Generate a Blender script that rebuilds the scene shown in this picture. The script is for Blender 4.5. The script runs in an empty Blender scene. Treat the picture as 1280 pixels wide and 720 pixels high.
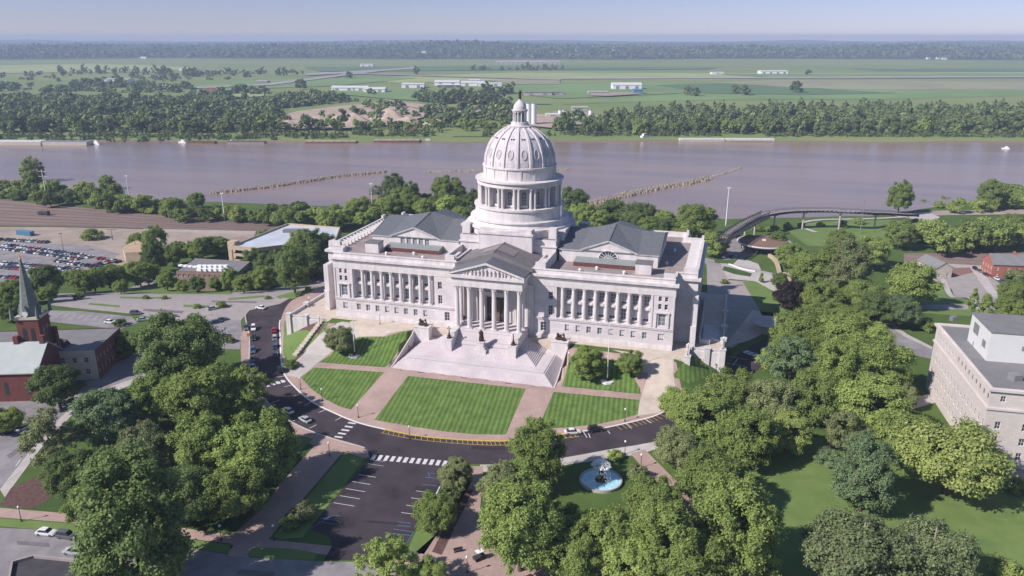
import bpy, math, random
import numpy as np
from mathutils import Vector, Matrix
R = math.radians
scene = bpy.context.scene
COL = scene.collection
rng = random.Random(7)
# ------------------------------------------------------------------ camera
CAM = (73.476, -234.53, 96.25); YAW = -0.279; PIT = 0.3164; FPX = 958.77
cd = bpy.data.cameras.new('camera'); cam = bpy.data.objects.new('camera', cd); COL.objects.link(cam)
cam.location = CAM; cam.rotation_euler = (math.pi/2-PIT, 0, -YAW)
cd.sensor_width = 36; cd.lens = 36*FPX/1280; cd.clip_start = 1; cd.clip_end = 60000
scene.camera = cam
# ------------------------------------------------------------------ light
SUN_EL = 38; SX, SY = 0.74, 0.672           # direction the shadows fall
w = bpy.data.worlds.new('World'); scene.world = w; w.use_nodes = True
nt = w.node_tree; bg = nt.nodes['Background']
sky = nt.nodes.new('ShaderNodeTexSky'); sky.sky_type = 'NISHITA'; sky.sun_disc = False
sky.sun_elevation = R(SUN_EL); sky.sun_rotation = math.atan2(-SX, -SY)
sky.altitude = 200; sky.air_density = 1.0; sky.dust_density = .25; sky.ozone_density = 3.0
tcw = nt.nodes.new('ShaderNodeTexCoord'); dip = nt.nodes.new('ShaderNodeVectorMath'); dip.operation = 'ADD'; dip.inputs[1].default_value = (0, 0, .03)   # the horizon dips below eye level from this height
nt.links.new(tcw.outputs['Generated'], dip.inputs[0]); nt.links.new(dip.outputs[0], sky.inputs['Vector'])
tint = nt.nodes.new('ShaderNodeMix'); tint.data_type = 'RGBA'; tint.blend_type = 'MULTIPLY'; tint.inputs[0].default_value = 1; tint.inputs[7].default_value = (.89, .775, 1.0, 1)   # humid lilac air low in the sky, clear above
sg_ = nt.nodes.new('ShaderNodeNewGeometry'); sx_ = nt.nodes.new('ShaderNodeSeparateXYZ'); mr_ = nt.nodes.new('ShaderNodeMapRange'); mr_.inputs[1].default_value = -.6; mr_.inputs[2].default_value = -.05
nt.links.new(sg_.outputs['Incoming'], sx_.inputs[0]); nt.links.new(sx_.outputs[2], mr_.inputs[0]); nt.links.new(mr_.outputs[0], tint.inputs[0])
nt.links.new(sky.outputs[0], tint.inputs[6]); nt.links.new(tint.outputs[2], bg.inputs[0]); bg.inputs[1].default_value = 0.080
sd = bpy.data.lights.new('sun', 'SUN'); so = bpy.data.objects.new('sun', sd); COL.objects.link(so)
sd.energy = 4.3; sd.angle = R(0.53); sd.color = (1.0, 0.93, 0.88)
ce, se_ = math.cos(R(SUN_EL)), math.sin(R(SUN_EL))
so.rotation_euler = Vector((SX*ce, SY*ce, -se_)).to_track_quat('-Z', 'Y').to_euler()
so.location = (0, 0, 400)
scene.view_settings.view_transform = 'Standard'; scene.view_settings.look = 'None'
scene.view_settings.exposure = 0.47; scene.view_settings.gamma = 1
scene.cycles.max_bounces = 6; scene.cycles.volume_bounces = 0
# ------------------------------------------------------------------ materials
MATS = {}
def mat(name, col, rough=.9, var=None, scale=1.0, amt=.5, spec=.3, metal=0, col2=None, detail=6, island=0, objrand=0, bump=0, bscale=None, stretch=None, trans=0):
    if name in MATS: return MATS[name]
    m = bpy.data.materials.new(name); m.use_nodes = True; n = m.node_tree; L = n.links
    b = n.nodes['Principled BSDF']; b.inputs['Roughness'].default_value = rough
    b.inputs['Specular IOR Level'].default_value = spec; b.inputs['Metallic'].default_value = metal
    c = (*col, 1); b.inputs['Base Color'].default_value = c
    out = None
    tc = n.nodes.new('ShaderNodeTexCoord')
    src = tc.outputs['Object']
    if stretch:
        mp = n.nodes.new('ShaderNodeMapping'); mp.inputs['Scale'].default_value = stretch[:3]
        if len(stretch) > 3: mp.inputs['Rotation'].default_value = (0, 0, stretch[3])
        L.new(src, mp.inputs[0]); src = mp.outputs[0]
    if var or col2:
        t = n.nodes.new('ShaderNodeTexNoise'); t.inputs['Scale'].default_value = scale; t.inputs['Detail'].default_value = detail
        t.inputs['Roughness'].default_value = .62
        L.new(src, t.inputs['Vector'])
        r = n.nodes.new('ShaderNodeMapRange'); r.inputs[1].default_value = .35; r.inputs[2].default_value = .65
        L.new(t.outputs['Fac'], r.inputs[0])
        mx = n.nodes.new('ShaderNodeMix'); mx.data_type = 'RGBA'
        L.new(r.outputs[0], mx.inputs[0])
        a2 = col2 if col2 else tuple(min(1, x*(1-var)) for x in col)
        a1 = col if col2 else tuple(min(1, x*(1+var)) for x in col)
        mx.inputs[6].default_value = (*a1, 1); mx.inputs[7].default_value = (*a2, 1)
        out = mx.outputs[2]
    def mult(o, fac_out, lo, hi):
        r = n.nodes.new('ShaderNodeMapRange'); r.inputs[3].default_value = lo; r.inputs[4].default_value = hi
        L.new(fac_out, r.inputs[0])
        h = n.nodes.new('ShaderNodeHueSaturation'); L.new(r.outputs[0], h.inputs['Value'])
        if o is not None: L.new(o, h.inputs['Color'])
        else: h.inputs['Color'].default_value = c
        return h
    if island:
        g = n.nodes.new('ShaderNodeNewGeometry'); h = mult(out, g.outputs['Random Per Island'], 1-island, 1+island); out = h.outputs[0]
    if objrand:
        g = n.nodes.new('ShaderNodeObjectInfo'); h = mult(out, g.outputs['Random'], 1-objrand, 1+objrand); out = h.outputs[0]
    if out is not None: L.new(out, b.inputs['Base Color'])
    if bump:
        t2 = n.nodes.new('ShaderNodeTexNoise'); t2.inputs['Scale'].default_value = bscale or scale; t2.inputs['Detail'].default_value = 5
        L.new(src, t2.inputs['Vector'])
        bp = n.nodes.new('ShaderNodeBump'); bp.inputs['Strength'].default_value = 1; bp.inputs['Distance'].default_value = bump
        L.new(t2.outputs['Fac'], bp.inputs['Height']); L.new(bp.outputs[0], b.inputs['Normal'])
    if trans:
        b.inputs['Transmission Weight'].default_value = 0
        tr = n.nodes.new('ShaderNodeBsdfTranslucent'); ms = n.nodes.new('ShaderNodeMixShader'); ms.inputs[0].default_value = trans
        if out is not None: L.new(out, tr.inputs[0])
        else: tr.inputs[0].default_value = c
        o = n.nodes['Material Output']; L.new(b.outputs[0], ms.inputs[1]); L.new(tr.outputs[0], ms.inputs[2]); L.new(ms.outputs[0], o.inputs[0])
    MATS[name] = m; return m
def brickmat(name, c1, c2, mortar, sx, sy, vertical=True, msize=.015, var=.1):
    """courses of stone, brick or paving; real coordinates in metres"""
    if name in MATS: return MATS[name]
    m = bpy.data.materials.new(name); m.use_nodes = True; n = m.node_tree; L = n.links
    b = n.nodes['Principled BSDF']; b.inputs['Roughness'].default_value = .9; b.inputs['Specular IOR Level'].default_value = .2
    tc = n.nodes.new('ShaderNodeTexCoord'); br = n.nodes.new('ShaderNodeTexBrick')
    if vertical:
        sp = n.nodes.new('ShaderNodeSeparateXYZ'); L.new(tc.outputs['Object'], sp.inputs[0])
        ad = n.nodes.new('ShaderNodeMath'); ad.operation = 'ADD'; L.new(sp.outputs[0], ad.inputs[0]); L.new(sp.outputs[1], ad.inputs[1])
        cb = n.nodes.new('ShaderNodeCombineXYZ'); L.new(ad.outputs[0], cb.inputs[0]); L.new(sp.outputs[2], cb.inputs[1]); L.new(cb.outputs[0], br.inputs['Vector'])
    else: L.new(tc.outputs['Object'], br.inputs['Vector'])
    br.inputs['Scale'].default_value = 1; br.inputs['Brick Width'].default_value = sx; br.inputs['Row Height'].default_value = sy
    br.inputs['Mortar Size'].default_value = msize; br.inputs['Color1'].default_value = (*c1, 1); br.inputs['Color2'].default_value = (*c2, 1); br.inputs['Mortar'].default_value = (*mortar, 1)
    t = n.nodes.new('ShaderNodeTexNoise'); t.inputs['Scale'].default_value = .13; t.inputs['Detail'].default_value = 8; L.new(tc.outputs['Object'], t.inputs['Vector'])
    r = n.nodes.new('ShaderNodeMapRange'); r.inputs[1].default_value = .3; r.inputs[2].default_value = .7; r.inputs[3].default_value = 1-var; r.inputs[4].default_value = 1+var; L.new(t.outputs['Fac'], r.inputs[0])
    h = n.nodes.new('ShaderNodeHueSaturation'); L.new(br.outputs['Color'], h.inputs['Color']); L.new(r.outputs[0], h.inputs['Value'])
    L.new(h.outputs[0], b.inputs['Base Color']); MATS[name] = m; return m
def lawnmat(name, c1, c2, width, ang):
    """mown stripes: the grass itself is laid over in alternate directions"""
    m = bpy.data.materials.new(name); m.use_nodes = True; n = m.node_tree; L = n.links
    b = n.nodes['Principled BSDF']; b.inputs['Roughness'].default_value = .95; b.inputs['Specular IOR Level'].default_value = .15
    tc = n.nodes.new('ShaderNodeTexCoord'); mp = n.nodes.new('ShaderNodeMapping'); mp.inputs['Rotation'].default_value = (0, 0, ang)
    L.new(tc.outputs['Object'], mp.inputs[0])
    wv = n.nodes.new('ShaderNodeTexWave'); wv.inputs['Scale'].default_value = 2*math.pi/20/width; wv.inputs['Distortion'].default_value = .25; wv.inputs['Detail'].default_value = 2; wv.inputs['Detail Scale'].default_value = .6
    L.new(mp.outputs[0], wv.inputs[0])
    rp = n.nodes.new('ShaderNodeMapRange'); rp.inputs[1].default_value = .35; rp.inputs[2].default_value = .65; L.new(wv.outputs[1], rp.inputs[0])
    mx = n.nodes.new('ShaderNodeMix'); mx.data_type = 'RGBA'; mx.inputs[6].default_value = (*c1, 1); mx.inputs[7].default_value = (*c2, 1); L.new(rp.outputs[0], mx.inputs[0])
    t = n.nodes.new('ShaderNodeTexNoise'); t.inputs['Scale'].default_value = .35; t.inputs['Detail'].default_value = 8; t.inputs['Roughness'].default_value = .7; L.new(tc.outputs['Object'], t.inputs['Vector'])
    r = n.nodes.new('ShaderNodeMapRange'); r.inputs[1].default_value = .3; r.inputs[2].default_value = .7; r.inputs[3].default_value = .70; r.inputs[4].default_value = 1.3; L.new(t.outputs['Fac'], r.inputs[0])
    h = n.nodes.new('ShaderNodeHueSaturation'); L.new(mx.outputs[2], h.inputs['Color']); L.new(r.outputs[0], h.inputs['Value'])
    L.new(h.outputs[0], b.inputs['Base Color']); MATS[name] = m; return m
LIME = mat('limestone', (.60, .56, .56), .85, var=.12, scale=.5, detail=10, stretch=(1, 1, .3))
brickmat('limestone_ashlar', (.64, .59, .595), (.575, .53, .54), (.43, .39, .40), 1.9, .75, msize=.03, var=.12)
ASH = MATS['limestone_ashlar']
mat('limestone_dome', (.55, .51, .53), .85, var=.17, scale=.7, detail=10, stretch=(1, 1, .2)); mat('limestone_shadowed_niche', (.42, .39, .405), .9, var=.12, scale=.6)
mat('limestone_old', (.53, .475, .40), .9, var=.12, scale=.5, detail=9)
mat('blind', (.50, .49, .53), .5, var=.1, scale=.7)
mat('glass_dark', (.035, .042, .055), .12, spec=.6)
mat('glass_mid', (.16, .18, .21), .15, spec=.6)
mat('slate_green', (.135, .142, .155), .6, var=.16, scale=1.2, stretch=(1, 1, 1), spec=.35)
mat('slate_brown', (.175, .158, .165), .75, var=.16, scale=.5)
mat('skylight', (.22, .19, .19), .4, var=.12, scale=1.5)
mat('deck_gravel', (.30, .245, .235), .95, var=.15, scale=.25, detail=9)
mat('copper_flashing', (.24, .26, .26), .5, var=.1)
mat('bronze', (.075, .045, .035), .45, metal=.4, var=.25, scale=3)
mat('bronze_door', (.16, .105, .085), .5, var=.15, scale=1)
mat('white_paint', (.8, .8, .8), .5); mat('white_stone', (.68, .65, .65), .8, var=.05)
mat('grey_metal', (.35, .35, .36), .4, metal=.5); mat('dark_metal', (.05, .05, .055), .5)
mat('asphalt_new', (.05, .04, .048), .9, var=.3, scale=.12, detail=9)
mat('asphalt_old', (.25, .23, .24), .9, var=.2, scale=.18, detail=9)
mat('concrete', (.34, .30, .29), .9, var=.1, scale=.3, detail=9)
mat('concrete_light', (.46, .42, .40), .9, var=.1, scale=.3, detail=9)
brickmat('paver_pink', (.42, .30, .265), (.38, .27, .24), (.30, .235, .21), 1.2, 1.2, False, .03, .12)
brickmat('plaza_stone', (.60, .54, .555), (.56, .50, .52), (.43, .39, .40), 2.6, 1.3, False, .03, .08)
mat('beige_paving', (.52, .445, .375), .9, var=.09, scale=.4, detail=9)
mat('mulch', (.115, .065, .06), .95, var=.3, scale=1.5)
mat('paint_white', (.62, .60, .60), .7, var=.12, scale=2); mat('paint_yellow', (.55, .38, .09), .7, var=.15, scale=2); mat('paint_blue', (.12, .2, .38), .7, var=.15, scale=2)
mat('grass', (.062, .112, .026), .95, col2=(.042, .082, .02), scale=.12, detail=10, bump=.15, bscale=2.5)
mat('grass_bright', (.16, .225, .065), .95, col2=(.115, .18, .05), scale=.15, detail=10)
lawnmat('grass_striped', (.135, .205, .055), (.085, .145, .036), 1.5, -R(6))
mat('ballast', (.225, .16, .14), .95, var=.16, scale=.12, detail=9, stretch=(.25, 1.5, 1, -YAW))
mat('dirt', (.34, .275, .23), .95, var=.18, scale=.06, detail=9)
mat('sand', (.42, .325, .26), .95, var=.15, scale=.05, detail=8, bump=1, bscale=.1)
mat('brick', (.165, .056, .048), .9, var=.15, scale=.8)
mat('brick_dark', (.13, .055, .05), .9, var=.15, scale=.8)
mat('roof_grey', (.20, .195, .20), .8, var=.08, scale=.3); mat('roof_light', (.40, .43, .42), .7, var=.06, scale=.3)
mat('roof_dark', (.06, .055, .06), .8, var=.15, scale=.5)
mat('roof_bluegrey', (.50, .53, .59), .7, var=.1, scale=.1)
mat('verdigris', (.165, .185, .175), .7, var=.2, scale=1)
brickmat('office_stone', (.60, .54, .515), (.55, .495, .47), (.43, .39, .37), 1.6, .7, True, .02, .06)
mat('penthouse_panel', (.62, .62, .61), .6, var=.03, scale=.3)
mat('bark', (.11, .08, .06), .95, var=.2, scale=2); mat('bark_pale', (.32, .28, .24), .9, var=.2, scale=2)
LEAF = {}
for k, c, c2 in [('mid', (.25, .315, .09), (.18, .25, .068)), ('dark', (.165, .225, .075), (.12, .175, .06)), ('light', (.31, .38, .11), (.245, .32, .09)),
                 ('yellow', (.33, .38, .12), (.27, .33, .10)), ('olive', (.25, .275, .125), (.195, .23, .10)), ('blue', (.19, .27, .13), (.15, .215, .105)),
                 ('purple', (.045, .03, .035), (.03, .022, .025)), ('far', (.16, .21, .075), (.11, .155, .055)), ('grey', (.215, .255, .12), (.165, .205, .095))]:
    c, c2 = (tuple(min(.6, q*1.15) for q in t) for t in (c, c2))
    LEAF[k] = mat('leaf_'+k, c, .65, col2=c2, scale=.25, island=.3, objrand=.17, spec=.2, trans=.36)
LEAF['wood'] = mat('leaf_wood', (.21, .27, .095), .7, col2=(.11, .165, .06), scale=.028, island=.28, trans=.2, detail=3)
LEAF['hill'] = mat('leaf_hill', (.14, .18, .09), .8, col2=(.06, .09, .05), scale=.004, island=.25, detail=4)
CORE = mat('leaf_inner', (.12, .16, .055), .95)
# ------------------------------------------------------------------ mesh builder
class MB:
    def __init__(s): s.v = []; s.f = []; s.m = []
    def add(s, vs, fs, m=0):
        o = len(s.v); s.v.extend(vs)
        for f in fs: s.f.append(tuple(o+i for i in f)); s.m.append(m)
        return s
    def box(s, x0, x1, y0, y1, z0, z1, m=0, rot=0, c=None):
        vs = [(x, y, z) for z in (z0, z1) for x, y in ((x0, y0), (x1, y0), (x1, y1), (x0, y1))]
        if rot:
            cx, cy = c if c else ((x0+x1)/2, (y0+y1)/2); C, S = math.cos(rot), math.sin(rot)
            vs = [(cx+(x-cx)*C-(y-cy)*S, cy+(x-cx)*S+(y-cy)*C, z) for x, y, z in vs]
        return s.add(vs, [(3, 2, 1, 0), (4, 5, 6, 7), (0, 1, 5, 4), (1, 2, 6, 5), (2, 3, 7, 6), (3, 0, 4, 7)], m)
    def lathe(s, cx, cy, prof, n=24, m=0, a0=0, cap=True):
        k = len(prof); vs = [(cx+r*math.cos(a0+2*math.pi*i/n), cy+r*math.sin(a0+2*math.pi*i/n), z) for r, z in prof for i in range(n)]
        fs = [(j*n+i, j*n+(i+1) % n, (j+1)*n+(i+1) % n, (j+1)*n+i) for j in range(k-1) for i in range(n)]
        if cap: fs += [tuple(range(n-1, -1, -1)), tuple((k-1)*n+i for i in range(n))]
        return s.add(vs, fs, m)
    def prism(s, pts, z0, z1, m=0, mtop=None):
        n = len(pts); A = sum(pts[i][0]*pts[(i+1) % n][1]-pts[(i+1) % n][0]*pts[i][1] for i in range(n))
        if A < 0: pts = pts[::-1]
        s.add([(x, y, z0) for x, y in pts]+[(x, y, z1) for x, y in pts], [tuple(range(n-1, -1, -1))]+[(i, (i+1) % n, n+(i+1) % n, n+i) for i in range(n)], m)
        s.add([(x, y, z1) for x, y in pts], [tuple(range(n))], m if mtop is None else mtop)
        return s
    def bar(s, a, b, r0, r1=None, n=6, m=0):
        r1 = r0 if r1 is None else r1; a = Vector(a); b = Vector(b); d = (b-a).normalized()
        p = d.orthogonal().normalized(); q = d.cross(p)
        vs = [tuple(c+(p*math.cos(2*math.pi*i/n)+q*math.sin(2*math.pi*i/n))*r) for c, r in ((a, r0), (b, r1)) for i in range(n)]
        return s.add(vs, [(i, (i+1) % n, n+(i+1) % n, n+i) for i in range(n)]+[tuple(range(n-1, -1, -1)), tuple(range(n, 2*n))], m)
    def build(s, name, mats, parent=None, loc=None, smooth=False, rz=0):
        me = bpy.data.meshes.new(name); me.from_pydata(s.v, [], s.f)
        if not isinstance(mats, (list, tuple)): mats = [mats]
        for x in mats: me.materials.append(MATS[x] if isinstance(x, str) else x)
        if len(mats) > 1: me.polygons.foreach_set('material_index', s.m)
        if smooth: me.polygons.foreach_set('use_smooth', [True]*len(me.polygons))
        me.update()
        o = bpy.data.objects.new(name, me); COL.objects.link(o)
        if parent: o.parent = parent
        if loc: o.location = loc
        if rz: o.rotation_euler = (0, 0, rz)
        return o
def tag(o, label=None, cat=None, group=None, kind=None):
    if label: o['label'] = label
    if cat: o['category'] = cat
    if group: o['group'] = group
    if kind: o['kind'] = kind
    return o
def struct(o, kind='structure'): o['kind'] = kind; return o
def thing(name, label, cat, loc=(0, 0, 0), rz=0, group=None):
    o = bpy.data.objects.new(name, None); COL.objects.link(o); o.location = loc; o.rotation_euler = (0, 0, rz); o.empty_display_size = .5
    return tag(o, label, cat, group)
KIDS = {}
def dup(root, loc, rz=0, sc=None, label=None, group=None, cat=None, swap=None):
    r = root.copy(); COL.objects.link(r); r.location = loc; r.rotation_euler = (0, 0, rz)
    if sc is not None: r.scale = sc if isinstance(sc, (tuple, list)) else (sc,)*3
    if label: r['label'] = label
    if group: r['group'] = group
    if cat: r['category'] = cat
    def kids(src, dst):
        for ch in src.children:
            c = ch.copy(); COL.objects.link(c); c.parent = dst
            if swap: swap(c)
            kids(ch, c)
    kids(root, r)
    if swap: swap(r)
    return r
# ------------------------------------------------------------------ terrain
cy_, sy_ = math.cos(YAW), math.sin(YAW)
def to_uv(x, y): dx, dy = x-CAM[0], y-CAM[1]; return dx*cy_-dy*sy_, dx*sy_+dy*cy_
def to_xy(u, v): return CAM[0]+u*cy_+v*sy_, CAM[1]-u*sy_+v*cy_
def interp(t, xs, ys): return np.interp(t, xs, ys)
def sm(t): t = np.clip(t, 0, 1); return t*t*(3-2*t)
BANK = ([-3000, -700, -600, -431, -300, -145, 0, 150, 260, 420, 650, 1000, 3000], [760, 730, 700, 640, 605, 578, 568, 535, 545, 625, 690, 720, 760])
def vnoise(x, y, seed=0):
    def h(i, j): 
        n = np.sin(i*127.1+j*311.7+seed*74.7)*43758.5453; return n-np.floor(n)
    i, j = np.floor(x), np.floor(y); fx, fy = x-i, y-j; fx = fx*fx*(3-2*fx); fy = fy*fy*(3-2*fy)
    return (h(i, j)*(1-fx)+h(i+1, j)*fx)*(1-fy)+(h(i, j+1)*(1-fx)+h(i+1, j+1)*fx)*fy
def Hraw(u, v):
    u = np.asarray(u, float); v = np.asarray(v, float)
    x = CAM[0]+u*cy_+v*sy_; y = CAM[1]-u*sy_+v*cy_
    v0 = interp(u, [-400, -160, -100, -50, 110, 160, 400], [285, 290, 300, 340, 345, 300, 285]); v1 = interp(u, [-400, -100, -50, 110, 170, 400], [385, 388, 420, 430, 368, 350])
    z = -9-16*sm((v-v0)/(v1-v0))
    P = interp(y, [-200, -60, -56, -29, -23.5, -8, 400], [0, 0, .3, 3.4, 3.5, 8.9, 8.9])      # rise of the lawns up to the building
    S = sm((84-np.abs(x))/24)*(y < 66)
    z = z+P*S
    carve = (np.abs(x) < 27.4) & (y > -25) & (y < 30); z = np.where(carve, -6.6, z)
    b = interp(u, *BANK)
    z = np.where(v > b-8, interp(v-b, [-8, 0, 6, 12], [-25, -27.9, -30, -34]), z)
    fb = 962+6*np.sin(u*.01)+4*np.sin(u*.037)
    z = np.where(v > fb-40, interp(v-fb, [-40, -20, 0, 4, 14], [-34, -34, -28.3, -26.6, -25.4]), z)
    z = np.where(v > fb+14, -25.4, z)
    # wooded hills beyond the flood plain
    hh = 10+26*vnoise(u/800+5, v/1100+2)+22*vnoise(u/2600+9, v/5000+1)-26*vnoise(u/400+3, v/500+7)*np.exp(-((v-5200)/1500)**2)
    rise = sm((v-4000-500*vnoise(u/700, v*0+3))/1700)
    far = interp(v, [5500, 8500, 13500], [1, 1.15, 1.55])
    spurs = sum(h_*np.exp(-((u-a)/su)**2-((v-b)/sv)**2) for a, b, su, sv, h_ in ((-1600, 5300, 420, 500, 60), (-2900, 5600, 700, 500, 30), (-900, 5100, 260, 350, 22), (1500, 5200, 480, 500, 68), (-350, 5600, 400, 500, 52), (450, 5000, 350, 400, 24), (2600, 5400, 400, 400, 42), (3600, 5800, 600, 500, 26)))
    z = z+rise*(hh*far+spurs)
    return z
NG = 2.0
us = list(np.arange(-236, 236.1, NG)); vs_ = list(np.arange(60, 440.1, NG))
s = NG
while us[-1] < 15000: s = min(s*1.12, 260) if us[-1] > 700 else min(s*1.1, 14); us.append(us[-1]+s)
us = [-a for a in us[::-1] if a > 236]+us
s = NG
while vs_[-1] < 13500:
    L_ = vs_[-1]; s = min(s*1.1, 5) if L_ < 1100 else min(s*1.08, 130); vs_.append(L_+s)
s = NG
while vs_[0] > -400: s = min(s*1.2, 40); vs_.insert(0, vs_[0]-s)
US = np.array(us); VS = np.array(vs_); UU, VV = np.meshgrid(US, VS, indexing='ij'); HG = Hraw(UU, VV)
def H(x, y):
    u, v = to_uv(x, y)
    i = min(max(int(np.searchsorted(US, u))-1, 0), len(US)-2); j = min(max(int(np.searchsorted(VS, v))-1, 0), len(VS)-2)
    a = (u-US[i])/(US[i+1]-US[i]); b = (v-VS[j])/(VS[j+1]-VS[j])
    h00, h10, h01, h11 = HG[i, j], HG[i+1, j], HG[i, j+1], HG[i+1, j+1]
    return float(h00+a*(h10-h00)+b*(h11-h10)) if a >= b else float(h00+b*(h01-h00)+a*(h11-h01))
def ray(px, py):
    cp, sp = math.cos(PIT), math.sin(PIT); F = (sy_*cp, cy_*cp, -sp); Rt = (cy_, -sy_, 0)
    U = (Rt[1]*F[2]-Rt[2]*F[1], Rt[2]*F[0]-Rt[0]*F[2], Rt[0]*F[1]-Rt[1]*F[0]); a = (px-640)/FPX; b = (360-py)/FPX
    return tuple(F[k]+a*Rt[k]+b*U[k] for k in range(3))
def G(px, py, z=None, dz=0):
    """survey point: where a sight line of the photograph meets the ground (or the level z)"""
    d = ray(px, py)
    if z is not None:
        t = (z-CAM[2])/d[2]; return (CAM[0]+d[0]*t, CAM[1]+d[1]*t)
    t = 60.0; dt = 3.0
    f = lambda t: CAM[2]+d[2]*t-dz-H(CAM[0]+d[0]*t, CAM[1]+d[1]*t)
    while f(t) > 0 and t < 14000: t += dt; dt = min(dt*1.03, 60)
    a, b = t-dt, t
    for _ in range(24):
        c = (a+b)/2
        if f(c) > 0: a = c
        else: b = c
    return (CAM[0]+d[0]*b, CAM[1]+d[1]*b)
def G3(px, py, dz=0): x, y = G(px, py); return (x, y, H(x, y)+dz)
nu, nv = len(US), len(VS)
X_ = CAM[0]+UU*cy_+VV*sy_; Y_ = CAM[1]-UU*sy_+VV*cy_
def grid_mesh(name, i0, i1, j0, j1, mats):
    vs = np.stack([X_[i0:i1, j0:j1], Y_[i0:i1, j0:j1], HG[i0:i1, j0:j1]], -1).reshape(-1, 3)
    n, m = i1-i0, j1-j0; I, J = np.meshgrid(np.arange(n-1), np.arange(m-1), indexing='ij'); a = (I*m+J).ravel(); b = a+m; c = b+1; d = a+1
    tris = np.concatenate([np.stack([a, b, c], 1), np.stack([a, c, d], 1)])
    me = bpy.data.meshes.new(name); me.vertices.add(len(vs)); me.vertices.foreach_set('co', vs.ravel())
    me.loops.add(tris.size); me.loops.foreach_set('vertex_index', tris.ravel()); me.polygons.add(len(tris)); me.polygons.foreach_set('loop_start', np.arange(0, tris.size, 3)); me.polygons.foreach_set('loop_total', np.full(len(tris), 3))
    me.update(); me.validate(); me.materials.append(mats)
    o = bpy.data.objects.new(name, me); COL.objects.link(o); return struct(o)
def ground_material():
    m = bpy.data.materials.new('ground'); m.use_nodes = True; n = m.node_tree; L = n.links; b = n.nodes['Principled BSDF']; b.inputs['Roughness'].default_value = .95; b.inputs['Specular IOR Level'].default_value = .1
    tc = n.nodes.new('ShaderNodeTexCoord')
    def noise(sc, d=8, st=None):
        t = n.nodes.new('ShaderNodeTexNoise'); t.inputs['Scale'].default_value = sc; t.inputs['Detail'].default_value = d; t.inputs['Roughness'].default_value = .65
        if st:
            mp = n.nodes.new('ShaderNodeMapping'); mp.inputs['Scale'].default_value = st; L.new(tc.outputs['Object'], mp.inputs[0]); L.new(mp.outputs[0], t.inputs['Vector'])
        else: L.new(tc.outputs['Object'], t.inputs['Vector'])
        return t.outputs['Fac']
    def mix(f, a, c):
        x = n.nodes.new('ShaderNodeMix'); x.data_type = 'RGBA'
        for k, q in ((0, f), (6, a), (7, c)):
            if isinstance(q, (tuple, list)): x.inputs[k].default_value = (*q, 1)
            else: L.new(q, x.inputs[k])
        return x.outputs[2]
    def rng_(f, lo, hi):
        r = n.nodes.new('ShaderNodeMapRange'); r.inputs[1].default_value = lo; r.inputs[2].default_value = hi; L.new(f, r.inputs[0]); return r.outputs[0]
    g = mix(rng_(noise(.1), .38, .62), (.095, .145, .04), (.07, .115, .032))
    # flood plain: broad soil and crop tones
    dist = n.nodes.new('ShaderNodeVectorMath'); dist.operation = 'DISTANCE'; L.new(tc.outputs['Object'], dist.inputs[0]); dist.inputs[1].default_value = (CAM[0], CAM[1], -25)
    field = mix(rng_(noise(.0022, 3, (.5, 1.6, 1)), .42, .58), (.165, .225, .08), (.22, .25, .10))
    g = mix(rng_(dist.outputs['Value'], 700, 900), g, field)
    # bare banks near the water line
    sp = n.nodes.new('ShaderNodeSeparateXYZ'); L.new(tc.outputs['Object'], sp.inputs[0])
    g = mix(rng_(sp.outputs[2], -26.3, -27.6), g, (.20, .145, .115))
    forest = mix(rng_(noise(.006, 10), .4, .6), (.03, .052, .03), (.07, .10, .045))
    g = mix(rng_(sp.outputs[2], -24.6, -21), g, g)
    hillmask = n.nodes.new('ShaderNodeMath'); hillmask.operation = 'MULTIPLY'; L.new(rng_(dist.outputs['Value'], 3900, 4100), hillmask.inputs[0]); L.new(rng_(sp.outputs[2], -25, -22), hillmask.inputs[1])
    clear_ = mix(rng_(noise(.0013, 5, (1, 2.2, 1)), .60, .64), forest, (.13, .17, .07))
    speck = mix(rng_(noise(.021, 4), .36, .62), (.018, .034, .022), (.085, .12, .05))
    f2 = n.nodes.new('ShaderNodeMix'); f2.data_type = 'RGBA'; f2.inputs[0].default_value = .6; L.new(clear_, f2.inputs[6]); L.new(speck, f2.inputs[7])
    g = mix(hillmask.outputs[0], g, f2.outputs[2])
    bb = n.nodes.new('ShaderNodeBump'); bb.inputs['Distance'].default_value = 30; bb.inputs['Strength'].default_value = 1
    hm_ = n.nodes.new('ShaderNodeMath'); hm_.operation = 'MULTIPLY'; L.new(hillmask.outputs[0], hm_.inputs[0]); L.new(noise(.012, 6), hm_.inputs[1]); L.new(hm_.outputs[0], bb.inputs['Height']); L.new(bb.outputs[0], b.inputs['Normal'])
    L.new(g, b.inputs['Base Color'])
    MATS['ground'] = m; return m
grid_mesh('ground', 0, nu, 0, nv, ground_material())
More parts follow.
